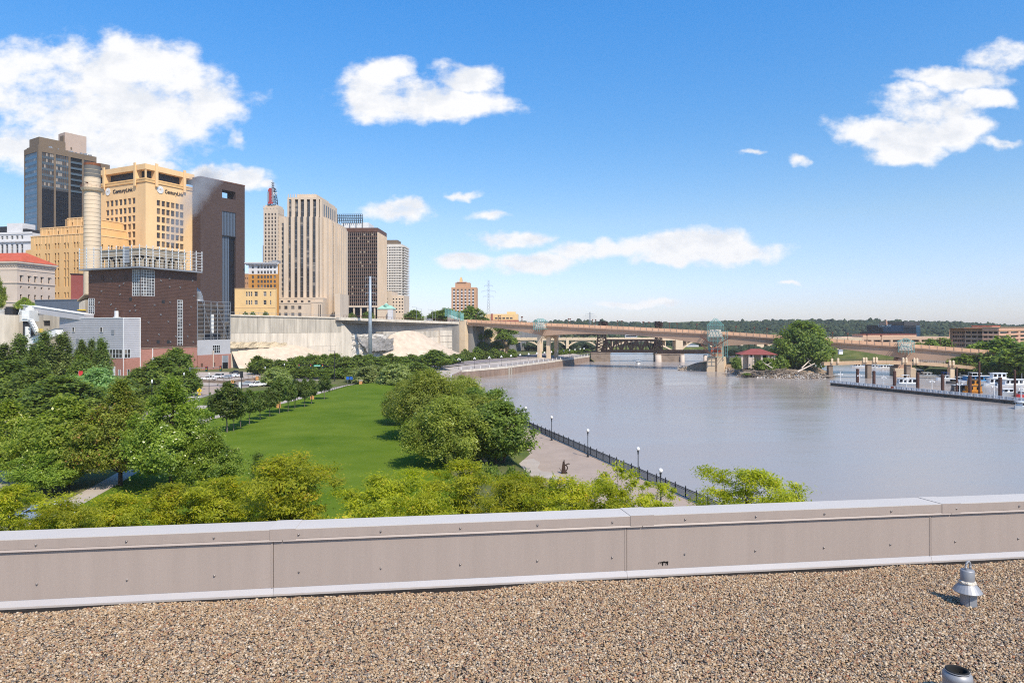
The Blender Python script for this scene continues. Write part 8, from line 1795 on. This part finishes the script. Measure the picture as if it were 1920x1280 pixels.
for k, px, yt, Y, hw, lab in (
 ('park_1', 20, 680, 180, 52, 'dark round tree below the silo'), ('park_2', 62, 690, 172, 42, 'round tree below the loading chute'), ('park_3', 112, 706, 150, 62, 'dark tree with low branches over the cross path'), ('park_1', 88, 735, 146, 50, 'low dark tree beside the cross path'), ('silver_1', 182, 690, 175, 46, 'silvery willow like tree below the annex windows'),
 ('park_2', 152, 664, 196, 24, 'olive tinted tree between poplars and annex'), ('park_3', 332, 653, 222, 33, 'round topped tree against the dark plant wall'), ('park_1', 300, 672, 208, 40, 'broad tree below the plant brick base'), ('park_2', 345, 692, 196, 30, 'tree beside the signal mast arm'), ('park_3', 262, 690, 205, 28, 'tree hiding the plant base left of the broad one'), ('park_1', 232, 712, 190, 36, 'low tree below the annex doors'), ('park_2', 290, 722, 165, 40, 'low tree around the white globe lamp'), ('olive_1', 520, 690, 232, 30, 'dark olive spreading tree at the road bend'),
 ('olive_2', 698, 684, 240, 36, 'olive shrub tree at the far lawn end'), ('olive_3', 742, 682, 225, 34, 'olive green tree behind the willow clump'), ('olive_1', 672, 690, 246, 26, 'olive bush by the last stone pillar'), ('park_2', 815, 655, 330, 30, 'round tree at the quay bend below the abutment'), ('park_3', 782, 680, 270, 28, 'tree between olive trees and quay wall')): plant(k, px, yt, Y, hw, lab, 'park_tree')
for i, (px, yt, Y, hw) in enumerate(((484, 668, 285, 16), (500, 672, 280, 15), (523, 674, 286, 15), (545, 672, 290, 15), (563, 667, 296, 15), (585, 664, 300, 16), (607, 665, 302, 16), (628, 662, 312, 15), (650, 668, 305, 15), (672, 666, 318, 16), (692, 664, 325, 15), (712, 668, 325, 15), (732, 664, 335, 16), (752, 668, 335, 15), (772, 664, 345, 15), (792, 666, 350, 15), (838, 668, 360, 15), (855, 663, 372, 13))): plant(f'far_{1 + i % 3}', px, yt, Y, hw + 3, f'{ORD[i]} street tree in the row below the bluff, from the plant', 'street_tree', 'street trees below the bluff')
for i, (px, yt, Y, hw) in enumerate(((560, 690, 262, 14), (585, 689, 262, 14), (610, 690, 262, 14), (636, 690, 262, 13), (655, 690, 262, 13))): plant(f'far_{1 + i % 3}', px, yt, Y, hw + 3, f'{ORD[i]} low tree at the kerb under the green street sign, from the road bend', 'street_tree', 'kerb trees under the street sign')
for i, px in enumerate(range(872, 966, 11)): plant(f'far_{1 + i % 3}', px, 655 + 6 * math.sin(i * 2.1) + (px - 872) * .05, 400 + (px - 872) * .5, 10, f'{ORD[i]} small tree on the lower walk below the girder bridge, from the abutment', 'walk_tree', 'small trees on the lower walk under the bridge', 5.5)
for i, px in enumerate(range(1038, 1106, 9)): plant(f'far_{1 + i % 3}', px, 655 + 1.5 * math.sin(i * 1.7), 478 + (px - 1038) * .9, 7, f'{ORD[i]} small tree on the quay past the first bridge pier, city side first', 'walk_tree', 'small trees on the quay past the bridge pier', 5.5)
for k, px, yt, Y, hw, z, lab in (
 ('big_1', 1506, 604, 366, 55, 3.6, 'big spreading willow on the island beside the driftwood'), ('bush_1', 1382, 669, 356, 9, 3.6, 'yellow green bush on the island by the stair tower'), ('bush_2', 1400, 661, 366, 12, 3.6, 'dark bush left of the pavilion'), ('bush_3', 1436, 673, 352, 20, 3.4, 'dense low shrub before the pavilion wall'), ('bush_1', 1462, 667, 354, 14, 3.5, 'shrub between the pavilion and the willow'), ('far_2', 1478, 650, 372, 13, 3.6, 'small tree growing into the willow crown'), ('bush_2', 1400, 699, 346, 8, 1.4, 'small grey green bush on the island shore stones'), ('far_1', 1552, 648, 420, 12, 3.6, 'small tree behind the big willow'),
 ('far_1', 1808, 662, 350, 24, 2.6, 'bank tree nearest the footbridge end'), ('far_2', 1840, 644, 352, 36, 2.6, 'tall bank tree behind the blue houseboat'), ('far_3', 1882, 632, 346, 40, 2.6, 'tallest bank tree behind the white houseboats'), ('far_1', 1915, 652, 320, 40, 2.6, 'bank tree at the right edge above the boats'), ('far_2', 1862, 668, 330, 24, 2.6, 'low dark bank tree behind the pontoon houseboats'), ('far_3', 1925, 640, 350, 30, 2.6, 'bank tree reaching over the brick office'),
 ('far_1', 1745, 637, 480, 18, 2.6, 'round tree behind the girder bridge left of the brick office'), ('far_2', 1768, 633, 490, 20, 2.6, 'tree in front of the brick office end'), ('far_3', 1722, 642, 470, 14, 2.6, 'tree right of the last glass overlook'), ('far_1', 1838, 642, 470, 20, 2.6, 'tree before the brick office entrance'),
 ('far_2', 776, 581, 500, 18, PLZ, 'tree on the bluff right of the white apartments'), ('far_3', 838, 578, 520, 22, PLZ, 'tree on the bluff left of the cupola hotel'), ('far_1', 882, 575, 560, 22, PLZ, 'tree behind the abutment glass screen'), ('far_2', 818, 583, 530, 16, PLZ, 'low tree on the bluff by the street lights'), ('far_1', 905, 594, 560, 16, PLZ - 2, 'low tree right of the abutment'), ('far_3', 690, 584, 470, 11, PLZ, 'small tree before the dark slab tower'), ('far_1', 660, 587, 470, 8, PLZ, 'smaller tree under the dark slab tower portico'), ('far_2', 474, 584, 400, 6, PLZ, 'small tree before the yellow annex'), ('far_3', 498, 584, 400, 6, PLZ, 'second small tree before the yellow annex, nearer the courthouse'), ('far_1', 460, 585, 400, 6, PLZ, 'small tree at the foot of the dark brick block'),
 ('maple_lime_1', -4, 516, 250, 14, 30, 'tree tip at the very edge before the library'), ('maple_lime_2', 46, 556, 300, 16, 32, 'small lime green tree before the library wall')): plant(k, px, yt, Y, hw, lab, 'tree' if 'bush' not in k else 'bush', None, z, 'tree' if 'bush' not in k else 'bush')
for i, (px, yt, Y, hw, z) in enumerate(((896, 622, 478, 12, 8), (905, 640, 474, 12, 6), (915, 618, 486, 12, 12), (930, 640, 478, 12, 6), (945, 622, 492, 14, 14), (955, 612, 500, 14, 18), (938, 608, 505, 14, 18), (962, 632, 496, 10, 8), (920, 655, 470, 10, 5), (890, 655, 470, 10, 5))): plant(f'bush_{1 + i % 3}', px, yt, Y, hw, f'{ORD[i]} wild bush on the rocky cliff beside the abutment, from the abutment', 'cliff_bush', 'wild bushes on the cliff', max(4, EYE - (yt + 15 - HZ) / F * Y), 'bush')
for i, (px, yt, Y, hw) in enumerate(((905, 868, 90, 20), (925, 872, 88, 18), (960, 880, 84, 18), (985, 884, 82, 14), (1035, 893, 80, 10))): plant(f'bush_{1 + i % 3}', px, yt, Y, hw, f'{ORD[i]} low planting beside the garden steps, from the steps outward', 'garden_shrub', 'garden plantings by the steps', 5.0, 'shrub')
# wooded hills and far belts: nobody could count these
def wood(name, lab, spots, seed, m):
    rg = random.Random(seed); q = MB(); sh = [ico(1, random.Random(seed * 9 + k), .55, (1, 1, .95)) for k in range(6)]
    for (x, y, z, r) in spots:
        v, f_ = sh[rg.randrange(6)]; n0 = len(q.v); c, s = math.cos(rg.uniform(0, 6)), math.sin(rg.uniform(0, 6)); sx, sz = r * rg.uniform(.8, 1.2), r * rg.uniform(.8, 1.3)
        q.v += [(x + sx * (a * c - b_ * s), y + sx * (a * s + b_ * c), z + sz * w) for a, b_, w in v]; q.f += [tuple(n0 + i for i in t) for t in f_]; q.m += [rg.randrange(3)] * len(f_)
    o = q.build(name, m, None, smooth=False); return tag(o, lab, kind='stuff')
wm3 = [mat('woods_dark', (.024, .038, .020), var=.5, scale=.9, bump=1.0, bscale=1.0, bdist=.6), mat('woods_mid', (.032, .050, .024), var=.5, scale=.9, bump=1.0, bscale=1.0, bdist=.6), mat('woods_light', (.046, .062, .028), var=.5, scale=.9, bump=1.0, bscale=1.0, bdist=.6)]
hp = [(880, 606), (940, 603), (1000, 604), (1060, 602), (1120, 603), (1180, 604), (1250, 606), (1330, 604), (1400, 602), (1450, 600), (1520, 599), (1570, 600), (1640, 601), (1700, 602), (1760, 603), (1810, 606), (1860, 610), (1960, 612)]
HY = 1500; hw_ = random.Random(31); q = MB(); hx = [p_ for p_, _ in hp]; hy = [y for _, y in hp]
for i in range(90):
    p0_, p1_ = 860 + i * 12.5, 860 + (i + 1) * 12.5
    def hpt(px, k): yt = np.interp(px, hx, hy) + 3.5; Yk = HY - 500 * (1 - k); zt_ = 2.6 + (EYE - (yt - HZ) / F * HY - 2.6) * (k ** .8); return ((px - 960) / F * HY, Yk, zt_)
    for k in range(5): q.quad(hpt(p0_, k / 5), hpt(p1_, k / 5), hpt(p1_, (k + 1) / 5), hpt(p0_, (k + 1) / 5))
    a, c = hpt(p0_, 1), hpt(p1_, 1); q.quad(a, c, (c[0], HY + 600, c[2] + 6), (a[0], HY + 600, a[2] + 6))
o = q.build('hill', M['far_land']); o['kind'] = 'structure'
sp_ = []
for i in range(5200):
    px = hw_.uniform(860, 1985); k = hw_.random() ** .6; yt = np.interp(px, hx, hy) + 3.5; Yk = HY - 500 * (1 - k); zt_ = 2.6 + (EYE - (yt - HZ) / F * HY - 2.6) * (k ** .8); sp_.append(((px - 960) / F * HY, Yk, zt_ + 1.5, hw_.uniform(1.8, 4.6) * (1.5 if hw_.random() < .12 else 1)))
wood('hillside_woods', 'dense dark woods covering the far hills', sp_, 3, wm3)
sp_ = []
for i in range(900):
    t = hw_.random(); px = 960 + t * 830; Yk = hw_.uniform(690, 960); 
    if 1135 < px < 1345 and Yk < 800: continue
    sp_.append(((px - 960) / F * Yk, Yk, hw_.uniform(3.5, 7), hw_.uniform(2.5, 5)))
for i in range(160): px = hw_.uniform(1340, 1560); Yk = hw_.uniform(560, 700); sp_.append(((px - 960) / F * Yk, Yk, hw_.uniform(3.5, 6), hw_.uniform(2, 4)))
for i in range(240): px = hw_.uniform(1690, 1960); Yk = hw_.uniform(395, 470); sp_.append(((px - 960) / F * Yk, Yk, hw_.uniform(3, 5.5), hw_.uniform(1.2, 3)))
wood('riverside_woods', 'belt of trees along the far river shore behind the bridges', sp_, 5, wm3)
sp_ = []
for i in range(260): px = hw_.uniform(965, 1110); Yk = hw_.uniform(665, 720); sp_.append(((px - 960) / F * Yk, Yk, hw_.uniform(4, 9), hw_.uniform(1.5, 3)))
wood('embankment_woods', 'trees on the city embankment under the arch bridge', sp_, 8, wm3)
sp_ = []
for i in range(90): px = hw_.uniform(950, 1120); Yk = hw_.uniform(900, 1000); sp_.append(((px - 960) / F * Yk, Yk, 20 + hw_.uniform(0, 5) , hw_.uniform(4, 7)))
wood('skyline_woods', 'tree line right of the orange block behind the bridge railing', sp_, 9, wm3)

# ---------------------------------------------------------------- cars
def car(label, px, py, rz, paint, kind='sedan', z=6.02, group=None, name='parked_car', Y=None):
    p_ = gnd(px, py, z) if Y is None else Vector((at(px, 0, Y).x, Y, z)); c = thing(name, label, 'pickup truck' if kind == 'pickup' else 'car', (p_.x, p_.y, z), rz, group); w = .9
    prof = {'sedan': [(-2.2, .35), (-2.25, .8), (-1.7, .98), (.95, .98), (2.15, .75), (2.25, .35)], 'pickup': [(-2.8, .5), (-2.85, 1.1), (-.9, 1.12), (1.3, 1.12), (2.65, 1.02), (2.75, .5)], 'van': [(-2.3, .4), (-2.35, 1.05), (1.4, 1.05), (2.2, .95), (2.35, .4)]}[kind]
    cab = {'sedan': [(-1.75, .98), (-1.1, 1.45), (.2, 1.47), (1.0, .98)], 'pickup': [(-.85, 1.12), (-.75, 1.8), (.55, 1.82), (1.3, 1.12)], 'van': [(-2.3, 1.05), (-2.1, 1.85), (.5, 1.88), (1.4, 1.05)]}[kind]
    q = MB()
    def ext(pf, w0, w1, m=0):
        n = len(pf); a = len(q.v); zs_ = [b_ for _, b_ in pf]; lo, hi = min(zs_), max(zs_)
        for s in (-1, 1):
            for x, zz_ in pf: q.v.append((x, s * (w0 + (w1 - w0) * ((zz_ - lo) / (hi - lo + 1e-6))), zz_))
        q.f.append(tuple(a + i for i in range(n))); q.f.append(tuple(a + n + i for i in reversed(range(n)))); q.m += [m, m]
        for i in range(n): j = (i + 1) % n; q.f.append((a + i, a + n + i, a + n + j, a + j)); q.m.append(m)
    ext(prof, w, w * .97); q.build('body', M[paint], c); q = MB(); ext(cab, w * .94, w * .78); q.build('cabin', M[paint], c)
    q = MB(); xs = [x for x, _ in cab]; zlo, zhi = cab[0][1] + .08, cab[1][1] - .1
    for s in (-1, 1):
        yl, yh = s * (w * .93 + .012), s * (w * .80 + .012); q.quad((cab[0][0] + .25, yl, zlo), (cab[3][0] - .22, yl, zlo), (cab[2][0] - .02, yh, zhi), (cab[1][0] + .02, yh, zhi))
    a, b_ = cab[3], cab[2]; o_ = .02; q.quad((a[0] - .07 + o_, -w * .86, a[1] + .09), (a[0] - .07 + o_, w * .86, a[1] + .09), (b_[0] + .08 + o_, w * .74, b_[1] - .05), (b_[0] + .08 + o_, -w * .74, b_[1] - .05)); a, b_ = cab[0], cab[1]; q.quad((a[0] + .03 - o_, -w * .86, a[1] + .09), (a[0] + .03 - o_, w * .86, a[1] + .09), (b_[0] - .02 - o_, w * .74, b_[1] - .05), (b_[0] - .02 - o_, -w * .74, b_[1] - .05)); q.build('glazing', M['win_dark'], c)
    if kind == 'pickup': q = MB(); q.box(-2.7, -.95, -.72, .72, 1.1, 1.135); q.build('cargo_bed', M['dark_metal'], c)
    for x in (prof[0][0] + .85, prof[-1][0] - .85):
        for s in (-1, 1):
            q = MB(); q.tube((x, s * (w - .16), .36), (x, s * (w + .02), .36), .36, .36, 14); wh = q.build('wheel', M['rubber'], c); q = MB(); q.tube((x, s * (w + .021), .36), (x, s * (w + .03), .36), .2, .2, 10); q.build('rim', M['galv'], wh)
    for s in (-1, 1):
        q = MB(); q.box(prof[-1][0] - .04, prof[-1][0] + .015, s * .62 - .16, s * .62 + .16, prof[-2][1] - .2, prof[-2][1] - .06); q.build('headlight', M['globe'], c); q = MB(); q.box(prof[0][0] - .06, prof[0][0] + .02, s * .68 - .12, s * .68 + .12, prof[1][1] - .25, prof[1][1] - .06); q.build('tail_light', M['boat_red'], c)
    q = MB(); q.box(prof[-1][0] - .02, prof[-1][0] + .03, -.5, .5, prof[-1][1] + .05, prof[-2][1] - .18); q.box(prof[-1][0] - .01, prof[-1][0] + .06, -.88, .88, prof[-1][1] - .06, prof[-1][1] + .1); q.build('grille', M['dark_metal'], c); return c
M['car_white'] = mat('car_white', (.78, .78, .77), var=.02, rough=.2, spec=.5); M['car_silver'] = mat('car_silver', (.45, .48, .50), var=.03, rough=.25, metal=.4); M['car_dark'] = mat('car_dark', (.03, .035, .045), var=.05, rough=.2); M['car_blue'] = mat('car_blue', (.25, .32, .40), var=.03, rough=.25, metal=.3)
car('white pickup truck waiting at the junction, its dark grille facing the park', 482, 724.5, R(215), 'car_white', 'pickup', name='pickup_truck'); car('silver sedan beside the white pickup at the junction', 461, 722.5, R(200), 'car_silver', name='sedan'); car('dark car hidden behind the first linden at the junction', 434, 727, R(200), 'car_dark', name='sedan')
car('white pickup parked in the plant yard nearest the brick base', 391, 713, R(178), 'car_white', 'pickup', name='pickup_truck'); car('white van parked by the plant garage door', 409, 708.5, R(160), 'car_white', 'van', name='van'); car('grey sedan parked between white van and white sedan', 426, 709.5, R(170), 'car_silver', name='sedan'); car('white sedan parked at the sand slope', 438, 707, R(175), 'car_white', name='sedan'); car('dark car parked at the foot of the sand slope', 441, 700.5, R(185), 'car_dark', name='sedan')
car('blue grey car under the locusts at the corner near the parapet', 62, 975, R(205), 'car_blue', name='sedan'); car('pale car parked beside the blue grey one under the locusts', 98, 968, R(205), 'car_white', name='sedan')
for i, (px, m_, lab) in enumerate(((930, 'car_white', 'white car on the girder bridge near the abutment'), (944, 'car_silver', 'silver car on the girder bridge past the white one'), (1118, 'car_white', 'white van on the girder bridge near its middle'), (1255, 'boat_red', 'red car on the girder bridge left of the glass pyramid'), (1435, 'car_white', 'white car on the girder bridge right of the stair tower'))):
    t = bt(px); p_ = BA + bd * t - bn * 4; car(lab, px, 0, math.atan2(bd.y, bd.x), m_, 'van' if 'van' in lab else 'sedan', dz(t) + .75, None, 'car', p_.y)
for i, (px, m_, lab) in enumerate(((665, 'car_white', 'white car at the kerb before the dark slab tower'), (805, 'car_silver', 'silver car on the boulevard before the abutment'))): p_ = at(px, 600, 440); car(lab, px, 0, R(60), m_, 'sedan', PLZ + 1.6, None, 'car', 452 if i else 405)

# ---------------------------------------------------------------- signals, signs, lamps, pillars, sculpture, steps
def sgroup(name, label, cat, px, Y, z=6.0, group=None): return thing(name, label, cat, (at(px, 0, Y).x, Y, z), 0, group)
def sig(parent, x, z, y=-.3):
    q = MB(); q.box(x - .28, x + .28, y - .22, y + .22, z - 1.1, z + .6); h = q.build('signal_head', M['dark_metal'], parent)
    for k, c in enumerate(('boat_red', 'safety', 'sig_green')):
        q = MB(); q.lathe([(.15, 0), (.15, .04), (.01, .05)], n=10); link('lens', q.mesh('lens', [MATS['safety_yellow'] if c == 'safety' else M[c]]), h, (x, y - .225, z + .32 - k * .52), (R(90), 0, 0))
M['sig_green'] = mat('signal_green', (.02, .25, .12), var=.05, rough=.3)
def yz(py, Y): return EYE - (py - HZ) / F * Y - 6
Y = 215; s = Y / F; t = sgroup('traffic_signal', 'traffic signal mast arm with two heads before the plant brick base', 'traffic signal', 356, Y); q = MB(); q.tube((0, 0, 0), (0, 0, yz(688, Y)), .16, .12, 8); q.build('pole', M['grey_metal'], t); q = MB(); q.bar((0, 0, yz(690.5, Y)), (60 * s, 0, yz(688, Y)), .16); q.build('mast_arm', M['grey_metal'], t); sig(t, 32 * s, yz(690, Y)); sig(t, 58.5 * s, yz(689, Y))
Y = 250; s = Y / F; t = sgroup('traffic_signal', 'traffic signal mast arm with green street sign and tall luminaire', 'traffic signal', 627.5, Y); q = MB(); q.tube((0, 0, 0), (0, 0, yz(658, Y)), .2, .12, 8); q.build('pole', M['dark_metal'], t); q = MB(); q.bar((0, 0, yz(686, Y)), (-68 * s, 0, yz(684, Y)), .17); q.build('mast_arm', M['dark_metal'], t); q = MB(); q.bar((0, 0, yz(658, Y)), (-9 * s, 0, yz(657, Y)), .12); q.box(-12 * s, -8.5 * s, -.2, .2, yz(657, Y) - .05, yz(657, Y) + .15); q.build('luminaire', M['grey_metal'], t)
for px in (561.5, 583.5, 605.5): sig(t, (px - 627.5) * s, yz(685, Y))
q = MB(); q.box(-39 * s, -26.5 * s, -.12, -.09, yz(687, Y), yz(684, Y)); o = q.build('street_sign', mat('sign_green', (.03, .42, .24), var=.03, rough=.4), t); q = MB(); rr = random.Random(3)
for k in range(9): x = -37.5 * s + k * 1.15 * s; q.box(x, x + .14, -.127, -.122, yz(686.4, Y), yz(684.9, Y) if k % 3 else yz(685.3, Y))
q.build('lettering', M['white_paint'], o)
q = MB(); q.box(-22.2 * s, -21.7 * s, -.1, .1, 0, yz(687, Y)); 
Y = 205; s = Y / F; t = sgroup('pedestrian_signal', 'dark signal post with white box at the lawn side of the junction', 'traffic signal', 453, Y); q = MB(); q.tube((0, 0, 0), (0, 0, yz(698, Y)), .14, .1, 8); q.build('pole', M['dark_metal'], t); q = MB(); q.box(-.35, .35, -.3, .3, yz(708, Y), yz(696, Y)); q.build('signal_head', M['dark_metal'], t); q = MB(); q.box(-.75, -.2, -.3, .2, yz(727, Y), yz(716, Y)); q.build('control_box', M['white_paint'], t)
def lamp_pole(label, px, ytop, Y, style='arm', m='iron', group=None):
    t = sgroup('street_lamp', label, 'street lamp', px, Y, group=group); h = yz(ytop, Y); q = MB(); q.lathe([(.2, 0), (.2, .3), (.1, .6), (.07, h - .3)], n=8); q.build('post', M[m], t, smooth=True); q = MB(); q.lathe([(.05, h - .3), (.16, h), (.19, h + .25), (.09, h + .5), (.02, h + .62)], n=10); q.build('lantern', M['globe'], t, smooth=True); return t
lamp_pole('black street lamp beside the yellow warning sign', 392, 702, 188); lamp_pole('acorn street lamp with white lantern between the park trees', 285, 716, 150); lamp_pole('acorn street lamp before the brick base tree', 345, 702, 185); lamp_pole('black street lamp on the verge near the kerb trees', 497, 690, 262); lamp_pole('acorn street lamp near the road bend tree', 533, 684, 262)
Y = 183; t = sgroup('warning_sign', 'yellow diamond pedestrian warning sign on a post at the verge', 'road sign', 374, Y); q = MB(); q.tube((0, 0, 0), (0, 0, yz(728, Y)), .05, .05, 6); q.build('post', M['galv'], t); zc = yz(732, Y); r_ = .72; q = MB(); q.hexa([(0, -.08, zc - r_), (r_, -.08, zc), (r_, -.05, zc), (0, -.05, zc - r_), (-r_, -.08, zc), (0, -.08, zc + r_), (0, -.05, zc + r_), (-r_, -.05, zc)]); q.face([(0, -.081, zc - r_), (r_, -.081, zc), (0, -.081, zc + r_), (-r_, -.081, zc)]); p_ = q.build('sign_plate', MATS['safety_yellow'], t)
q = MB(); q.box(-.06, .06, -.1, -.085, zc + .2, zc + .34); q.box(-.08, .08, -.1, -.085, zc - .1, zc + .18); q.bar((-.05, -.092, zc - .08), (-.18, -.092, zc - .4), .07); q.bar((.05, -.092, zc - .08), (.16, -.092, zc - .4), .07); q.bar((-.05, -.092, zc + .12), (-.22, -.092, zc - .06), .06); q.bar((.05, -.092, zc + .12), (.22, -.092, zc), .06); q.build('pedestrian_symbol', M['dark_metal'], p_)
q = MB(); q.box(-.4, .4, -.07, -.04, zc - 1.15, zc - .8); q.build('sign_plate', MATS['safety_yellow'], t)
for px, lab in ((652, 'blue park sign on a post at the far lawn end'), (658.5, 'second blue park sign beside the stone pillar, right of the first')):
    Y = 238; t = sgroup('park_sign', lab, 'sign', px, Y); q = MB(); q.tube((0, 0, 0), (0, 0, yz(706, Y)), .05, .05, 6); q.build('post', M['galv'], t); q = MB(); q.box(-.5, .5, -.06, -.02, yz(711.5, Y), yz(706, Y)); q.build('sign_plate', mat('sign_blue', (.02, .12, .5), rough=.4), t)
for i, (px, yb_, lab) in enumerate(((522, 764, 'orange stone pillar between lindens on the lawn path'), (585, 748, 'orange stone pillar near the far end of the linden row'), (676, 723, 'orange stone pillar where the path leaves the lawn'), (436, 721, 'orange stone pillar across the road by the plant yard'), (482, 713, 'orange stone pillar beside the low wall of the plant yard'))):
    p_ = gnd(px, yb_, 6.0); t = thing('stone_pillar', lab, 'pillar', (p_.x, p_.y, 6.0), R(20)); q = MB()
    for k in range(4): q.box(-.5 - .02 * (k % 2), .5 + .02 * (k % 2), -.5, .5, k * .42, k * .42 + .40)
    q.build('shaft', M['pillar_stone'], t); q = MB(); q.box(-.66, .66, -.66, .66, 1.685, 1.88); q.build('cap', M['cream_stone'], t)
# low rail by the plant yard
q = MB(); pts = [gnd(366, 716), gnd(430, 719), gnd(482, 712), gnd(520, 706)]
for a, c in zip(pts, pts[1:]):
    q.bar((a.x, a.y, 6.5), (c.x, c.y, 6.5), .3, 1.0); n_ = int((c - a).length / 2.5)
    for k in range(n_): p_ = a.lerp(c, k / n_); q.bar((p_.x, p_.y, 6), (p_.x, p_.y, 8), .1)
    q.bar((a.x, a.y, 7.9), (c.x, c.y, 7.9), .1); q.bar((a.x, a.y, 7.4), (c.x, c.y, 7.4), .08)
o = q.build('yard_fence', M['pier_stone']); tag(o, 'low stone wall with rail between the road and plant yard', 'fence')
q = MB(); pts = [(-56 + .4, 206), (-54.3, 225), (-49.5, 243)]
for a, c in zip(pts, pts[1:]):
    for z in (.5, 1.0): q.bar((*a, 6 + z), (*c, 6 + z), .07)
    for k in range(9): p_ = Vector(a).lerp(Vector(c), k / 9); q.bar((*p_, 6), (*p_, 7.05), .08)
o = q.build('path_railing', M['iron']); tag(o, 'low black railing along the path at the far lawn end', 'railing')
# abstract metal sculpture on the promenade
p_ = gnd(1058, 887, 5.0); sc = thing('sculpture', 'dark rusted abstract metal sculpture on the promenade paving', 'sculpture', (p_.x, p_.y, 5.0), R(15)); M['corten'] = mat('corten', (.045, .026, .018), var=.4, rough=.7, scale=3)
q = MB()
for x0, x1, h, le in ((-.42, -.1, 1.75, .1), (-.15, .2, 1.95, -.05)): q.hexa([(x0, -.06, .35), (x1, -.06, .3), (x1, .06, .3), (x0, .06, .35), ((x0 + x1) / 2 - .05 + le, -.03, h), ((x0 + x1) / 2 + .04 + le, -.03, h), ((x0 + x1) / 2 + .04 + le, .03, h), ((x0 + x1) / 2 - .05 + le, .03, h)])
q.build('wing_plate', M['corten'], sc); q = MB(); pts = [Vector((.1 + .38 * math.cos(t), 0, .75 + .42 * math.sin(t))) for t in [-1.9 + 3.4 * i / 10 for i in range(11)]] + [Vector((.62, 0, 1.35)), Vector((.8, 0, 1.3))]
for a, c in zip(pts, pts[1:]): q.tube(a, c, .09, .07, 7)
q.build('curved_neck', M['corten'], sc, smooth=True); q = MB(); q.lathe([(.5, 0), (.45, .15), (.2, .4), (.02, .45)], n=8); q.tube((-.4, 0, .3), (-.75, 0, .8), .05, .03, 6); q.build('base', M['corten'], sc)
# planted garden steps below the willow
g0 = gnd(905, 876, 5.6); gs = thing('garden_steps', 'stone garden steps with boulder edging beneath the willow clump', 'steps', (g0.x, g0.y, 5.0), R(35))
for k in range(6): q = MB(); q.box(-1.4, 1.4, k * .45, k * .45 + .44, 0, .17 * (k + 1)); q.build('step', M['walk'], gs)
rr = random.Random(5)
for k in range(14):
    v, f_ = ico(1, random.Random(k), .5, (1, .8, .7)); me = bpy.data.meshes.new('boulder'); s = rr.uniform(.3, .55); me.from_pydata([(a * s, b_ * s, c * s) for a, b_, c in v], [], f_); me.materials.append(M['cream_stone'] if k % 2 else M['cliff']); me.update(); link('boulder', me, gs, ((-1.8 if k % 2 else 1.8) + rr.uniform(-.15, .15), -.4 + (k // 2) * .5, .15 + .15 * (k // 2)))
q = MB(); q.bar((-4, -1.2, .25), (3.5, -1.2, .25), .4, .6); q.build('edging_wall', M['red_brick'], gs)
# red banner and flower heads among the poplars
p_ = at(147, 715, 190); rb = thing('red_banner', 'bright red banner hanging between the poplars by the annex', 'banner', (p_.x, p_.y, 6.0)); h = yz(696, 190); q = MB(); q.tube((0, 0, 0), (0, 0, h + .2), .06, .05, 6); q.build('pole', M['galv'], rb); q = MB()
for k in range(4): q.hexa([(.06 + k * .3, -.03 + .06 * (k % 2), h - 1.6 + .25 * k), (.36 + k * .3, -.03 + .06 * ((k + 1) % 2), h - 1.4 + .25 * k), (.36 + k * .3, .0 + .06 * ((k + 1) % 2), h - 1.4 + .25 * k), (.06 + k * .3, .0 + .06 * (k % 2), h - 1.6 + .25 * k), (.06 + k * .3, -.03 + .06 * (k % 2), h), (.36 + k * .3, -.03 + .06 * ((k + 1) % 2), h + .15), (.36 + k * .3, .0 + .06 * ((k + 1) % 2), h + .15), (.06 + k * .3, .0 + .06 * (k % 2), h)])
q.build('cloth', M['boat_red'], rb)

# ---------------------------------------------------------------- air: thin even haze that pales only the far hills
hm = bpy.data.materials.new('haze'); hm.use_nodes = True; N, L = hm.node_tree.nodes, hm.node_tree.links
for n in list(N):
    if n.type != 'OUTPUT_MATERIAL': N.remove(n)
hv = N.new('ShaderNodeVolumePrincipled'); hv.inputs['Color'].default_value = (.95, .97, 1, 1); hv.inputs['Density'].default_value = 0.00008; L.new(hv.outputs[0], N[0].inputs['Volume'])
o = MB().box(-2700, 2700, -150, 2700, -4, 250).build('haze', hm); o['kind'] = 'stuff'
